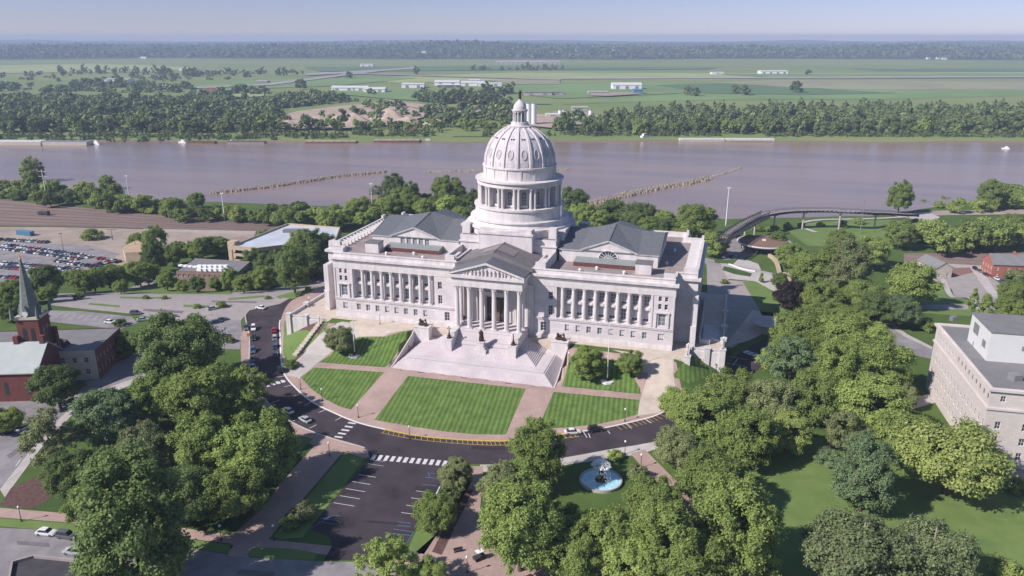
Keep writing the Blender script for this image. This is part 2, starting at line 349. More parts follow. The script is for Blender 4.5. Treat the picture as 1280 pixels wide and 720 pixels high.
# draped sheets, cut along the very triangles of the ground so they lie parallel to it
def clipc(poly, ax, k, c, keep_less):
    out = []; n = len(poly)
    for i in range(n):
        p, q = poly[i], poly[(i+1) % n]
        dp = (p[0]*ax+p[1]*k)-c; dq = (q[0]*ax+q[1]*k)-c
        if keep_less: dp, dq = -dp, -dq
        if dp >= 0: out.append(p)
        if (dp > 1e-9 and dq < -1e-9) or (dp < -1e-9 and dq > 1e-9):
            t = dp/(dp-dq); out.append((p[0]+(q[0]-p[0])*t, p[1]+(q[1]-p[1])*t))
    return out
def area(p): return .5*sum(p[i][0]*p[(i+1) % len(p)][1]-p[(i+1) % len(p)][0]*p[i][1] for i in range(len(p)))
def sheet(name, pts, m, off=.03, kind='structure', mbonly=False):
    P = [to_uv(*p[:2]) for p in pts]
    if area(P) < 0: P = P[::-1]
    mb = MB(); u0, u1 = min(p[0] for p in P), max(p[0] for p in P); v0, v1 = min(p[1] for p in P), max(p[1] for p in P)
    i0, i1 = max(np.searchsorted(US, u0)-1, 0), min(np.searchsorted(US, u1), nu-1); j0, j1 = max(np.searchsorted(VS, v0)-1, 0), min(np.searchsorted(VS, v1), nv-1)
    def emit(poly, pl):
        if len(poly) < 3 or abs(area(poly)) < 1e-4: return
        o = [(*to_xy(u, v), pl(u, v)+off) for u, v in poly]
        mb.add(o, [tuple(range(len(o)))])
    def rec(poly, i0, i1, j0, j1):
        if len(poly) < 3 or abs(area(poly)) < 1e-4: return
        blk = HG[i0:i1+1, j0:j1+1]
        ua, va, ub, vb = US[i0], VS[j0], US[i1], VS[j1]
        if blk.max()-blk.min() < 1e-4:
            z = float(blk[0, 0]); emit(poly, lambda u, v: z); return
        if i1-i0 == 1 and j1-j0 == 1:
            sl = (vb-va)/(ub-ua); h00, h10, h01, h11 = float(HG[i0, j0]), float(HG[i1, j0]), float(HG[i0, j1]), float(HG[i1, j1])
            lo = clipc(poly, -sl, 1, va-sl*ua, True); hi = clipc(poly, -sl, 1, va-sl*ua, False)
            emit(lo, lambda u, v: h00+(u-ua)/(ub-ua)*(h10-h00)+(v-va)/(vb-va)*(h11-h10))
            emit(hi, lambda u, v: h00+(v-va)/(vb-va)*(h01-h00)+(u-ua)/(ub-ua)*(h11-h01)); return
        if i1-i0 >= j1-j0:
            k = (i0+i1)//2; c = US[k]; rec(clipc(poly, 1, 0, c, True), i0, k, j0, j1); rec(clipc(poly, 1, 0, c, False), k, i1, j0, j1)
        else:
            k = (j0+j1)//2; c = VS[k]; rec(clipc(poly, 0, 1, c, True), i0, i1, j0, k); rec(clipc(poly, 0, 1, c, False), i0, i1, k, j1)
    rec(P, int(i0), int(i1), int(j0), int(j1))
    if mbonly: return mb
    o = mb.build(name, m); 
    if kind: o['kind'] = kind
    return o
def spline(pts, n=6):
    out = []
    for i in range(len(pts)-1):
        p0 = pts[max(i-1, 0)]; p1 = pts[i]; p2 = pts[i+1]; p3 = pts[min(i+2, len(pts)-1)]
        for k in range(n):
            t = k/n; out.append(tuple(.5*((2*p1[j])+(-p0[j]+p2[j])*t+(2*p0[j]-5*p1[j]+4*p2[j]-p3[j])*t*t+(-p0[j]+3*p1[j]-3*p2[j]+p3[j])*t**3) for j in range(2)))
    out.append(tuple(pts[-1][:2])); return out
def strip(line, wl, wr):
    Lp, Rp = [], []
    for i, p in enumerate(line):
        a = line[max(i-1, 0)]; b = line[min(i+1, len(line)-1)]; dx, dy = b[0]-a[0], b[1]-a[1]; l = math.hypot(dx, dy) or 1; nx, ny = -dy/l, dx/l
        Lp.append((p[0]+nx*wl, p[1]+ny*wl)); Rp.append((p[0]-nx*wr, p[1]-ny*wr))
    return Lp, Rp
def ribbon(name, line, wl, wr, m, off=.06, h=0, kind='structure'):
    """a band of given width; with h it is a raised kerb or low wall"""
    Lp, Rp = strip(line, wl, wr); mb = MB()
    for i in range(len(line)-1):
        q = [Lp[i], Lp[i+1], Rp[i+1], Rp[i]]; z = [H(*a)+off+h for a in q]
        if h:
            top = [(q[k][0], q[k][1], z[k]) for k in range(4)]; bot = [(q[k][0], q[k][1], z[k]-h-off-.3) for k in range(4)]
            mb.add(bot+top, [(7, 6, 5, 4), (0, 1, 5, 4), (2, 3, 7, 6), (3, 0, 4, 7), (1, 2, 6, 5)])
        else: mb.add([(q[k][0], q[k][1], z[k]) for k in range(4)], [(3, 2, 1, 0)])
    o = mb.build(name, m)
    if kind: o['kind'] = kind
    return o
def GP(*pts): return [G(*p) for p in pts]
def rect_along(cx, cy, dx, dy, L, W):
    l = math.hypot(dx, dy); dx /= l; dy /= l; return [(cx+dx*a*L/2-dy*b*W/2, cy+dy*a*L/2+dx*b*W/2) for a, b in ((-1, -1), (1, -1), (1, 1), (-1, 1))]
# =================================================================== CAPITOL
cap = thing('capitol_building', 'huge white domed statehouse with a columned portico and long colonnaded wings', 'capitol building')
class Panel:
    """a wall with real openings: front face, reveals; o origin, ud along, w outward"""
    def __init__(s, mb, o, ud, wn, depth=.45, m=0): s.mb, s.o, s.ud, s.wn, s.d, s.m = mb, o, ud, wn, depth, m
    def P(s, u, z, d=0): return (s.o[0]+s.ud[0]*u-s.wn[0]*d, s.o[1]+s.ud[1]*u-s.wn[1]*d, z)
    def wall(s, u0, u1, z0, z1, ops=()):
        us_ = sorted({u0, u1, *[a for o in ops for a in o[:2]]}); zs = sorted({z0, z1, *[a for o in ops for a in o[2:4]]})
        for i in range(len(us_)-1):
            for j in range(len(zs)-1):
                cu, cz = (us_[i]+us_[i+1])/2, (zs[j]+zs[j+1])/2
                if any(o[0] < cu < o[1] and o[2] < cz < o[3] for o in ops): continue
                s.mb.add([s.P(us_[i], zs[j]), s.P(us_[i+1], zs[j]), s.P(us_[i+1], zs[j+1]), s.P(us_[i], zs[j+1])], [(0, 1, 2, 3)], s.m)
        for a, b, c, d in [o[:4] for o in ops]:
            q = [(a, c), (b, c), (b, d), (a, d)]
            for k in range(4):
                p, r = q[k], q[(k+1) % 4]; s.mb.add([s.P(*p), s.P(*r), s.P(*r, s.d), s.P(*p, s.d)], [(0, 1, 2, 3)], s.m)
WCACHE = {}
def window(par, P, a, b, c, d, style='blind', nx=2, nz=2, name='window'):
    """a glazed window set at the back of its opening; copies share one mesh per size and look"""
    key = (round(b-a, 2), round(d-c, 2), style, nx, nz)
    w_, h_ = b-a, d-c
    if key not in WCACHE:
        mb = MB(); gl = {'blind': 1, 'dark': 2, 'mid': 3}[style]
        mb.box(-w_/2, w_/2, .06, .10, 0, h_, gl)
        if style != 'blind' : pass
        else: mb.box(-w_/2, w_/2, .055, .06, 0, h_*.22, 2)
        f = min(.12, w_*.08); mb.box(-w_/2, -w_/2+f, 0, .06, 0, h_); mb.box(w_/2-f, w_/2, 0, .06, 0, h_); mb.box(-w_/2+f, w_/2-f, 0, .06, 0, f); mb.box(-w_/2+f, w_/2-f, 0, .06, h_-f, h_)
        for i in range(1, nx): x = -w_/2+w_*i/nx; mb.box(x-.04, x+.04, .01, .05, f, h_-f)
        for i in range(1, nz): z = h_*i/nz; mb.box(-w_/2+f, w_/2-f, .015, .045, z-.04, z+.04)
        o = mb.build(name, ['white_stone', 'blind', 'glass_dark', 'glass_mid'], par); WCACHE[key] = o
    else: o = WCACHE[key].copy(); COL.objects.link(o); o.name = name; o.parent = par
    x, y, z = P.P((a+b)/2, c, P.d-.12); o.location = (x, y, z); o.rotation_euler = (0, 0, math.atan2(P.ud[1], P.ud[0]))
    return o
def panel_with_windows(par, name, mats_, o, ud, wn, walls, depth=.45):
    mb = MB(); P = Panel(mb, o, ud, wn, depth)
    for (u0, u1, z0, z1, ops) in walls: P.wall(u0, u1, z0, z1, ops)
    ob = mb.build(name, mats_, par)
    for (_, _, _, _, ops) in walls:
        for op in ops: window(par, P, *op[:4], *(op[4:] if len(op) > 4 else ()))
    return ob, P
rw = random.Random(3)
ZE, ZC, ZP = 18.2, 22.3, 23.9       # entablature foot, cornice top, parapet top
def sty(): return rw.choice(['blind', 'blind', 'blind', 'mid', 'mid'])
colx = [23.5+3.66*k for k in range(8)]
def wing(sg):
    ud = (1, 0) if sg > 0 else (1, 0)
    X = lambda a: a*sg
    def op(xc, w_, z0, z1, st, nx=2, nz=2): c = X(xc); return (c-w_/2, c+w_/2, z0, z1, st, nx, nz)
    lo, hi = (14, 60) if sg > 0 else (-60, -14)
    # ground storey
    ops = [op(25.33+3.66*k, 1.5, 3.0, 5.3, sty(), 2, 2) for k in range(8)]+[op(56.2, 1.9, 3.0, 5.3, 'blind', 3, 2), op(17.2, 1.8, 2.2, 5.4, 'dark', 2, 3)]
    walls = [(lo, hi, .0, 7.3, ops)]
    # corner pavilion and inner pier above
    a, b = sorted((X(52.4), X(60)))
    walls.append((a, b, 7.3, ZE, [op(56.2, 2.3, 8.0, 12.0, 'mid', 2, 3), op(55.3, 1.0, 13.6, 15.4, 'dark', 1, 2), op(57.3, 1.0, 13.6, 15.4, 'dark', 1, 2), op(55.3, 1.0, 16.3, 17.9, 'dark', 1, 2), op(57.3, 1.0, 16.3, 17.9, 'dark', 1, 2)]))
    a, b = sorted((X(14), X(21.6)))
    walls.append((a, b, 7.3, ZE, [op(19.6, 1.5, 8.2, 11.4, 'dark', 2, 3), op(19.6, 1.5, 13.6, 16.2, 'dark', 2, 2)]))
    panel_with_windows(cap, 'wing_wall', ASH, (0, 0, 0), (1, 0), (0, -1), walls)
    # recessed wall behind the columns
    a, b = sorted((X(21.6), X(52.4))); ops = []
    for k in range(9):
        xc = 21.67+3.66*k
        if k == 0: continue
        ops += [op(xc, 1.9, 8.3, 12.0, rw.choice(['blind', 'mid', 'blind']), 2, 3), op(xc, 1.9, 13.6, 16.9, rw.choice(['blind', 'mid', 'blind']), 2, 3)]
    _, P = panel_with_windows(cap, 'recessed_wall', ASH, (0, 1.9, 0), (1, 0), (0, -1), [(a, b, 7.3, ZE, ops)], .35)
    mb = MB()                                    # carved trim round those windows, sills and arched heads
    for k in range(1, 9):
        xc = X(21.67+3.66*k)
        mb.box(xc-1.15, xc+1.15, 1.45, 1.93, 12.15, 13.3); mb.box(xc-.8, xc+.8, 1.3, 1.44, 12.35, 13.05)
        mb.box(xc-1.2, xc+1.2, 1.5, 1.93, 7.95, 8.22)
        n = 10
        arc = [(xc+1.2*math.cos(math.pi*i/n), 16.95+1.0*math.sin(math.pi*i/n)) for i in range(n+1)]
        vs = [(x, y, z) for y in (1.62, 1.93) for x, z in arc]
        mb.add(vs, [tuple(range(n+1))]+[(i+1, i, n+1+i, n+2+i) for i in range(n)]+[(0, n, 2*n+1, n+1)])
    mb.build('window_surround', LIME, cap)
    mb = MB()
    for x0 in (a, b): mb.box(x0-.01, x0+.01, .002, 1.9, 7.3, ZE)
    mb.box(a, b, -.0, 1.9, 7.28, 7.305)
    mb.build('recess_reveal', LIME, cap)
    # string courses, plinth
    mb = MB()
    mb.box(lo-.0, hi, -.55, -.003, 0, 1.1); mb.box(lo, hi, -.30, -.003, 1.1, 1.5)
    mb.box(lo, hi, -.28, -.003, 6.5, 7.0); mb.box(lo, hi, -.45, -.003, 7.0, 7.29)
    for xx in (52.6, 59.4):
        mb.box(*sorted((X(xx), X(xx)+sg*.55)), -.2, -.003, 7.3, ZE)
    for xc in (54.2, 58.2): mb.box(X(xc)-.25, X(xc)+.25, -.4, -.003, 7.6, 12.3)
    mb.box(X(56.2)-2.4, X(56.2)+2.4, -.5, -.003, 12.3, 12.75)
    mb.build('string_course', LIME, cap)
def col_mesh(h, r, base=.5, capital=.95):
    mb = MB(); mb.box(-r*1.35, r*1.35, -r*1.35, r*1.35, 0, base*.45)
    n = 20
    mb.lathe(0, 0, [(r*1.28, base*.45), (r*1.28, base*.7), (r*1.08, base)], n)
    # fluted shaft with a slight swell
    m_ = 32; rings = [(base, 1.0), (base+(h-base-capital)*.35, .985), (base+(h-base-capital)*.7, .92), (h-capital, .85)]
    vs = [(r*s_*(1 if i % 2 else .93)*math.cos(2*math.pi*i/m_), r*s_*(1 if i % 2 else .93)*math.sin(2*math.pi*i/m_), z) for z, s_ in rings for i in range(m_)]
    mb.add(vs, [(j*m_+i, j*m_+(i+1) % m_, (j+1)*m_+(i+1) % m_, (j+1)*m_+i) for j in range(3) for i in range(m_)])
    mb.lathe(0, 0, [(r*.9, h-capital), (r*.88, h-capital*.7), (r*1.1, h-capital*.35), (r*1.05, h-capital*.3), (r*1.3, h-capital*.12)], n)
    for k in range(8):
        a = 2*math.pi*k/8; mb.box(r*math.cos(a)-.12, r*math.cos(a)+.12, r*math.sin(a)-.12, r*math.sin(a)+.12, h-capital*.8, h-capital*.15)
    mb.box(-r*1.3, r*1.3, -r*1.3, r*1.3, h-capital*.12, h)
    return mb
wcol = col_mesh(ZE-7.3, .66).build('column', LIME, cap, (-colx[0], .75, 7.3)); first = True
for sg in (-1, 1):
    wing(sg)
    for x in colx:
        if sg < 0 and x == colx[0]: continue
        c = wcol.copy(); COL.objects.link(c); c.parent = cap; c.location = (sg*x, .75, 7.3)
# entablature, cornice and parapet along the whole outline
def ring_band(pts, z0, z1, out, m, name, inner=.9, extra=None):
    """closed band following the plan outline, pushed outward by 'out'"""
    n = len(pts); A = area(pts); pts = pts if A > 0 else pts[::-1]
    def offs(d):
        r = []
        for i in range(n):
            p, q, s_ = Vector(pts[i-1]), Vector(pts[i]), Vector(pts[(i+1) % n]); e1 = (q-p).normalized(); e2 = (s_-q).normalized(); n1 = Vector((e1.y, -e1.x)); n2 = Vector((e2.y, -e2.x))
            r.append(tuple(q+(n1+n2)*d/(1+n1.dot(n2))))
        return r
    mb = MB()
    for (za, zb, o_) in ([(z0, z1, out)] if extra is None else extra):
        O, I = offs(o_), offs(-inner)
        vs = [(x, y, z) for z in (za, zb) for L_ in (O, I) for x, y in L_]
        fs = []
        for i in range(n):
            j = (i+1) % n
            fs += [(i, j, 2*n+j, 2*n+i), (n+j, n+i, 3*n+i, 3*n+j), (2*n+i, 2*n+j, 3*n+j, 3*n+i), (j, i, n+i, n+j)]
        mb.add(vs, fs)
    return mb
DB = 62.0
plan = [(-60, 0), (60, 0), (60, 8.3), (66.3, 8.3), (66.3, 56), (60, 56), (60, DB+2), (-60, DB+2), (-60, 56), (-66.3, 56), (-66.3, 8.3), (-60, 8.3)]
ring_band(plan, 0, 0, 0, 0, '', inner=2.2, extra=[(ZE, ZE+1.5, .12), (ZE+1.503, ZE+2.9, .05), (ZE+2.903, ZE+3.3, .45), (ZE+3.303, ZC, .95)]).build('entablature', LIME, cap)
mbd = MB()
for i in range(240):                                # dentils under the cornice of the front
    x = -59.6+i*.4985
    if abs(x) > 14.3: mbd.box(x-.12, x+.12, -.43, -.0, ZE+2.55, ZE+2.9)
mbd.build('dentil_course', LIME, cap)
ring_band(plan, 0, 0, 0, 0, '', inner=.95, extra=[(ZC+.003, ZP-.35, -.35), (ZP-.347, ZP, -.15)]).build('parapet', LIME, cap)
mb = MB()                                           # raised corner blocks
for sg in (-1, 1):
    for (a, b, c, d) in ((59.9-4, 59.6, .3, 5.5), (61.5, 66.1, 8.5, 14)):
        x0, x1 = sorted((sg*a, sg*b)); mb.box(x0, x1, c+.12, c+1.7, ZC+.01, 25.3)
    for (a, c) in ((65, 10), (65, 53), (59, 60)): x0, x1 = sorted((sg*a, sg*(a+.9))); mb.box(x0, x1, c, c+2.4, ZP, 25.2)
mb.build('parapet_block', LIME, cap)
# end walls
for sg in (-1, 1):
    wn = (sg, 0); ud = (0, 1) if sg > 0 else (0, -1)
    F = (lambda y: y) if sg > 0 else (lambda y: -y)
    def op(yc, w_, z0, z1, st, nx=2, nz=2): c = F(yc); return (c-w_/2, c+w_/2, z0, z1, st, nx, nz)
    def rg(a, b): return sorted((F(a), F(b)))
    panel_with_windows(cap, 'end_wall', ASH, (sg*60, 0, 0), ud, wn, [(*rg(0, 8.3), 0, ZE, [op(4, 1.5, 3, 5.3, 'dark'), op(4, 2, 8.2, 12, 'dark', 2, 3), op(4, 1.3, 13.6, 16.9, 'dark')])])
    ops = []
    for k in range(9):
        yc = 13.5+4.6*k; ops += [op(yc, 1.6, 3, 5.3, 'dark'), op(yc, 1.9, 8.3, 12, 'dark', 2, 3), op(yc, 1.9, 13.6, 16.9, 'dark', 2, 3)]
    panel_with_windows(cap, 'end_wall', ASH, (sg*66.0, 0, 0), ud, wn, [(*rg(8.3, 56), 0, ZE, ops)])
    x0, x1 = sorted((sg*60, sg*66.3))
    mb = MB()
    P = Panel(mb, (0, 8.3, 0), (1, 0), (0, -1)); P.wall(x0, x1, 0, ZE)
    P = Panel(mb, (0, 56, 0), (-1, 0), (0, 1)); P.wall(-x1, -x0, 0, ZE)
    P = Panel(mb, (sg*60, 0, 0), ud, wn); P.wall(*rg(56, DB+2), 0, ZE)
    mb.build('return_wall', ASH, cap)
    mb = MB()
    for k in range(8):
        y = 15.8+4.6*k; a, b = sorted((sg*66.003, sg*66.6)); mb.box(a, b, y-.55, y+.55, 7.3, ZE)
    a, b = sorted((sg*66.003, sg*66.5)); mb.box(a, b, 8.3, 56, 6.5, 7.29); mb.box(a, b, 8.3, 56, 0, 1.2)
    a, b = sorted((sg*65.1, sg*66.9)); mb.box(a, b, 4.3, 9.6, 0, 7.3); mb.box(a, b, 4.9, 9.6, 7.303, ZE-1)
    mb.build('pilaster', LIME, cap)
ops = [(-58+5*k-.8, -58+5*k+.8, z, z+h_, 'dark', 2, 3) for k in range(24) for z, h_ in ((8.3, 3.6),)]
panel_with_windows(cap, 'rear_wall', ASH, (0, DB+2, 0), (-1, 0), (0, 1), [(-60, 60, -9, ZE, ops)])
mb = MB(); mb.prism([(-58.9, 1.1), (58.9, 1.1), (58.9, DB+.9), (-58.9, DB+.9)], ZC-.6, ZC-.1)
for sg in (-1, 1): x0, x1 = sorted((sg*58.905, sg*65.2)); mb.box(x0, x1, 9.4, 54.9, ZC-.6, ZC-.1)
mb.build('roof_deck', 'deck_gravel', cap)
# seams / walkway kerbs on the deck near the ends
mb = MB()
for sg in (-1, 1):
    for k in range(16):
        y = 12+2.7*k; x0, x1 = sorted((sg*61.5, sg*65.1)); mb.box(x0, x1, y, y+.45, ZC-.09, ZC+1.4)
mb.build('parapet_brace', 'white_stone', cap)
# ---- attic blocks over the two chambers, hipped slate roofs with a cross gable to the front
def poly_face(mb, pts, m=0): mb.add(pts, [tuple(range(len(pts)))], m)
for sg in (-1, 1):
    xa, xb = 18.5, 52.4; ya, yb = 17.0, 50.0; ze, zr, gm = 26.6, 30.6, 35.6
    z0 = ZC-.1
    mb = MB()
    X = lambda a: sg*a
    x0, x1 = sorted((X(xa), X(xb)))
    g0, g1, zg = 26.6, 44.6, 29.9
    if sg > 0: ops = []
    else: ops = []
    P = Panel(mb, (0, ya, 0), (1, 0), (0, -1), .4)
    ctr = X(gm)
    if sg < 0: wops = [(ctr-5.6+2.4*k, ctr-5.6+2.4*k+1.65, ze-3.0+.0, ze-.35+(.35 if k in (1, 2, 3) else 0), 'mid', 3, 3) for k in range(5)]
    else: wops = []
    P.wall(x0, x1, z0, ze+.0, [o for o in wops if o[3] <= ze] or wops)
    for o in wops: pass
    poly_face(mb, [(X(g0), ya, ze), (X(g1), ya, ze), (X(gm), ya, zg)] if sg > 0 else [(X(g1), ya, ze), (X(g0), ya, ze), (X(gm), ya, zg)])
    mb.box(x0, x0+.01, ya, yb, z0, ze); mb.box(x1-.01, x1, ya, yb, z0, ze); mb.box(x0, x1, yb-.01, yb, z0, ze)
    mb.box(x0-.35, x1+.35, ya-.35, ya-.003, ze-.45, ze-.05) if False else None
    at = mb.build('attic', LIME, cap)
    for o in wops: window(at, P, o[0], o[1], o[2], min(o[3], ze), 'mid', 3, 3)
    # raking moulding of the gable
    mb = MB()
    for (p, q) in (((X(g0-1), ze-.25), (X(gm), zg+.15)), ((X(g1+1), ze-.25), (X(gm), zg+.15))):
        mb.add([(p[0], ya-.45, p[1]), (q[0], ya-.45, q[1]), (q[0], ya-.45, q[1]+.4), (p[0], ya-.45, p[1]+.4), (p[0], ya+.3, p[1]), (q[0], ya+.3, q[1]), (q[0], ya+.3, q[1]+.4), (p[0], ya+.3, p[1]+.4)],
               [(0, 1, 2, 3), (7, 6, 5, 4), (0, 4, 5, 1), (3, 2, 6, 7), (0, 3, 7, 4), (1, 5, 6, 2)])
    for a, b in (((xa-.4), g0), (g1, xb+.4)): p, q = sorted((X(a), X(b))); mb.box(p, q, ya-.4, ya-.003, ze-.3, ze+.05)
    mb.build('gable_moulding', LIME, at)
    if sg > 0:   # fan window
        mb = MB(); n = 14; r = 3.3; zc = 23.9
        mb.add([(ctr, ya-.06, zc)]+[(ctr+r*math.cos(math.pi*i/n), ya-.06, zc+r*math.sin(math.pi*i/n)*.95) for i in range(n+1)], [tuple(range(n+1, -1, -1))], 1)
        for i in range(1, 8):
            a = math.pi*i/8; mb.bar((ctr, ya-.1, zc), (ctr+r*math.cos(a), ya-.1, zc+r*.95*math.sin(a)), .1, .1, 4)
        for i in range(n):
            a, b = math.pi*i/n, math.pi*(i+1)/n
            for rr, t in ((r+.1, .22), (r*.45, .09)): mb.bar((ctr+rr*math.cos(a), ya-.1, zc+rr*.95*math.sin(a)), (ctr+rr*math.cos(b), ya-.1, zc+rr*.95*math.sin(b)), t, t, 4)
        mb.box(ctr-r-.3, ctr+r+.3, ya-.2, ya-.003, zc-.25, zc)
        mb.build('fan_window', ['white_stone', 'glass_dark'], at)
    # roof: hip, with the cross gable running into it
    mb = MB(); e = .5; ym = (ya+yb)/2; hx = 5.0
    A, B, C_, D = (X(xa-e), ya-e, ze), (X(xb+e), ya-e, ze), (X(xb+e), yb+e, ze), (X(xa-e), yb+e, ze)
    R1, R2 = (X(xa-e), ym, zr), (X(xb+e), ym, zr)
    mbg = MB(); mbg.add([(X(xb), ya, ze), (X(xb), yb, ze), (X(xb), ym, zr-.1)], [(0, 1, 2)]); mbg.add([(X(xa), ya, ze), (X(xa), yb, ze), (X(xa), ym, zr-.1)], [(2, 1, 0)]); mbg.build('gable_end', LIME, at)
    for f in ([A, B, R2, R1], [B, C_, R2], [C_, D, R1, R2], [D, A, R1]): poly_face(mb, f if sg > 0 else f[::-1])
    # cross gable (front and back) with ridge higher than the hip ridge
    zq = zg+.35; zc2 = 32.6
    tip = (X(gm), ym, zc2)
    for (yy, s2) in ((ya-.55, 1), (yb+.55, -1)):
        gl = (X(g0-1.2), yy, ze+.02); gr = (X(g1+1.2), yy, ze+.02); gt = (X(gm), yy, zq)
        poly_face(mb, [gl, gt, tip, (X(g0-1.2), ym, zr-.2)]); poly_face(mb, [gr, (X(g1+1.2), ym, zr-.2), tip, gt])
    rf = mb.build('roof', 'slate_green', at)
    mb = MB(); 
    mb.bar((X(gm), ya-.5, zq+.05), (X(gm), ym, zc2+.05), .14, .14, 5)
    for q in ((X(g0-1.2), ym, zr-.15), (X(g1+1.2), ym, zr-.15)): mb.bar(q, (X(gm), ym, zc2+.05), .12, .12, 5)
    for f, g_ in ((A, R1), (B, R2), (C_, R2), (D, R1), (R1, R2)): mb.bar(f, g_, .12, .12, 5)
    mb.build('ridge_flashing', 'slate_green', rf)
    # low light court roof and lift penthouse in front
    mb = MB(); x0, x1 = sorted((X(24.5), X(45.5)))
    mb.add([(x0, 12.2, ZC), (x1, 12.2, ZC), (x1, 12.2, ZC+1.3), (x0, 12.2, ZC+1.3), (x0, 16.9, ZC+2.0), (x1, 16.9, ZC+2.0), (x0, 16.9, ZC), (x1, 16.9, ZC)], [(0, 1, 2, 3), (3, 2, 5, 4), (0, 3, 4, 6), (1, 7, 5, 2)], 0)
    mb.m[-4:] = [1, 0, 0, 0]
    mb.build('light_court_roof', ['copper_flashing', 'brick_dark'], cap)
    mb = MB(); x0, x1 = sorted((X(46.0), X(51.2)))
    mb.box(x0, x1, 8.2, 12.6, ZC-.1, ZC+3.4); mb.box(x0-.2, x1+.2, 8.0, 12.8, ZC+3.403, ZC+3.7, 1)
    mb.build('penthouse', ['limestone', 'slate_brown'], cap)
    mb = MB()
    for x, y in ((28, 6), (33, 9.8), (42.5, 7.2), (55, 22), (56.3, 40)): mb.lathe(X(x), y, [(.4, ZC-.1), (.4, ZC+.6), (.6, ZC+.7), (.1, ZC+1.1)], 8)
    mb.build('roof_vent', 'white_paint', cap)
# ---- central block: attic walls either side of the portico roof
mb = MB()
for sg in (-1, 1):
    x0, x1 = sorted((sg*14.2, sg*17.6)); mb.box(x0, x1, .4, 1.6, ZC, 25.8); 
    a, b = sorted((sg*16.6, sg*17.6)); mb.box(a, b, 1.603, 17.5, ZC, 25.8); a2, b2 = sorted((sg*14.7, sg*16.1)); mb.box(a2, b2, 4, 9, ZC, 24.9)
    a, b = sorted((sg*13.6, sg*14.19)); mb.box(a, b, .4, 17.5, ZC, 24.4)
mb.build('attic_parapet', LIME, cap)
mb = MB()                                       # walls of the projecting centre (sides, above the ceiling)
mb.build
# portico
por = bpy.data.objects.new('portico', None); COL.objects.link(por); por.parent = cap
pc = col_mesh(14.7, .80, .6, 1.4).build('column', LIME, por, (-10.75, -7, 3.5))
for k in range(6):
    if k: c = pc.copy(); COL.objects.link(c); c.parent = por; c.location = (-10.75+4.3*k, -7, 3.5)
for sg in (-1, 1): c = pc.copy(); COL.objects.link(c); c.parent = por; c.location = (sg*10.75, -3.2, 3.5)
mb = MB(); mb.box(-12.2, 12.2, -8.3, 4.5, 0, 3.5)            # podium
mb.build('podium', 'plaza_stone', por)
mb = MB()
P = Panel(mb, (0, 1.2, 0), (1, 0), (0, -1), 1.0); P.wall(-12, 12, 3.5, ZE, [(-3.2, 3.2, 3.5, 12.2)])
for x in (-6.9, 6.9): mb.box(x-.9, x+.9, -.1, 1.19, 3.5, ZE)
for x in (-11.3, 11.3): mb.box(x-.7, x+.7, -.9, 1.19, 3.5, ZE)
mb.box(-13.95, -12.003, -.6, 1.19, 0, ZE); mb.box(12.003, 13.95, -.6, 1.19, 0, ZE)
mb.box(-4.2, -3.3, .5, 1.19, 3.5, 13.0); mb.box(3.3, 4.2, .5, 1.19, 3.5, 13.0); mb.box(-4.6, 4.6, .3, 1.19, 13.0, 14.2)
mb.build('portico_wall', LIME, por)
mb = MB(); mb.box(-3.2, 3.2, 2.1, 2.3, 3.5, 12.2, 1); mb.box(-1.4, 1.4, 1.8, 2.09, 3.5, 11.0); mb.box(-.08, .08, 1.7, 1.79, 3.5, 11)
for z in (4.2, 6, 7.8, 9.4):
    for x in (-.75, .75): mb.box(x-.5, x+.5, 1.74, 1.79, z, z+1.3)
mb.build('door', ['bronze_door', 'glass_dark'], por)
mb = MB(); mb.box(-12.05, 12.05, -8.1, 1.15, ZE, ZE+1.3); mb.box(-12.0, 12.0, -8.0, 1.1, ZE+1.303, ZE+2.7)
mb.box(-12.35, 12.35, -8.35, 1.5, ZE+2.703, ZE+3.1); mb.box(-12.8, 12.8, -8.9, 1.6, ZE+3.103, ZC+.0)
for i in range(50): x = -12+i*.49; mb.box(x-.12, x+.12, -8.3, -8.003, ZE+2.35, ZE+2.7)
mb.build('entablature', LIME, por)
mb = MB(); zb, za = ZC, 26.3; W2 = 12.8
mb.add([(-W2+1.2, -8.0, zb), (W2-1.2, -8.0, zb), (0, -8.0, za-.3)], [(0, 1, 2)])
for s_ in (-1, 1):
    p, q = (s_*W2, zb+.003), (0, za)
    mb.add([(p[0], -8.9, p[1]), (q[0], -8.9, q[1]), (q[0], -8.9, q[1]+.75), (p[0], -8.9, p[1]+.6), (p[0], -7.9, p[1]), (q[0], -7.9, q[1]), (q[0], -7.9, q[1]+.75), (p[0], -7.9, p[1]+.6)],
           [(0, 1, 2, 3), (7, 6, 5, 4), (0, 4, 5, 1), (3, 2, 6, 7), (0, 3, 7, 4)])
ped = mb.build('pediment', LIME, por)
mb = MB(); rr = random.Random(5)                # carved figures in the pediment
def figure(mb, x, y, z, h_, m=0, lean=0, w_=1.0):
    s_ = h_/1.8; r = w_
    mb.lathe(x, y, [(.30*s_*r, z), (.26*s_*r, z+.5*s_), (.22*s_*r, z+.95*s_), (.27*s_*r, z+1.35*s_), (.20*s_*r, z+1.48*s_), (.08*s_, z+1.53*s_), (.115*s_, z+1.62*s_), (.11*s_, z+1.74*s_), (.03*s_, z+1.8*s_)], 8, m)
    for q in (-1, 1): mb.bar((x+q*.25*s_, y, z+1.38*s_), (x+q*(.36+lean)*s_, y-.08*s_, z+.95*s_), .07*s_, .05*s_, 5, m)
for k in range(15):
    x = -9.1+1.3*k; hh_ = (za-zb)*(1-abs(x)/W2)-.55
    if hh_ > .5: figure(mb, x+rr.uniform(-.2, .2), -8.22, zb+.1, min(hh_, 2.6)*rr.uniform(.75, 1), 0, rr.uniform(-.1, .3), 1.2)
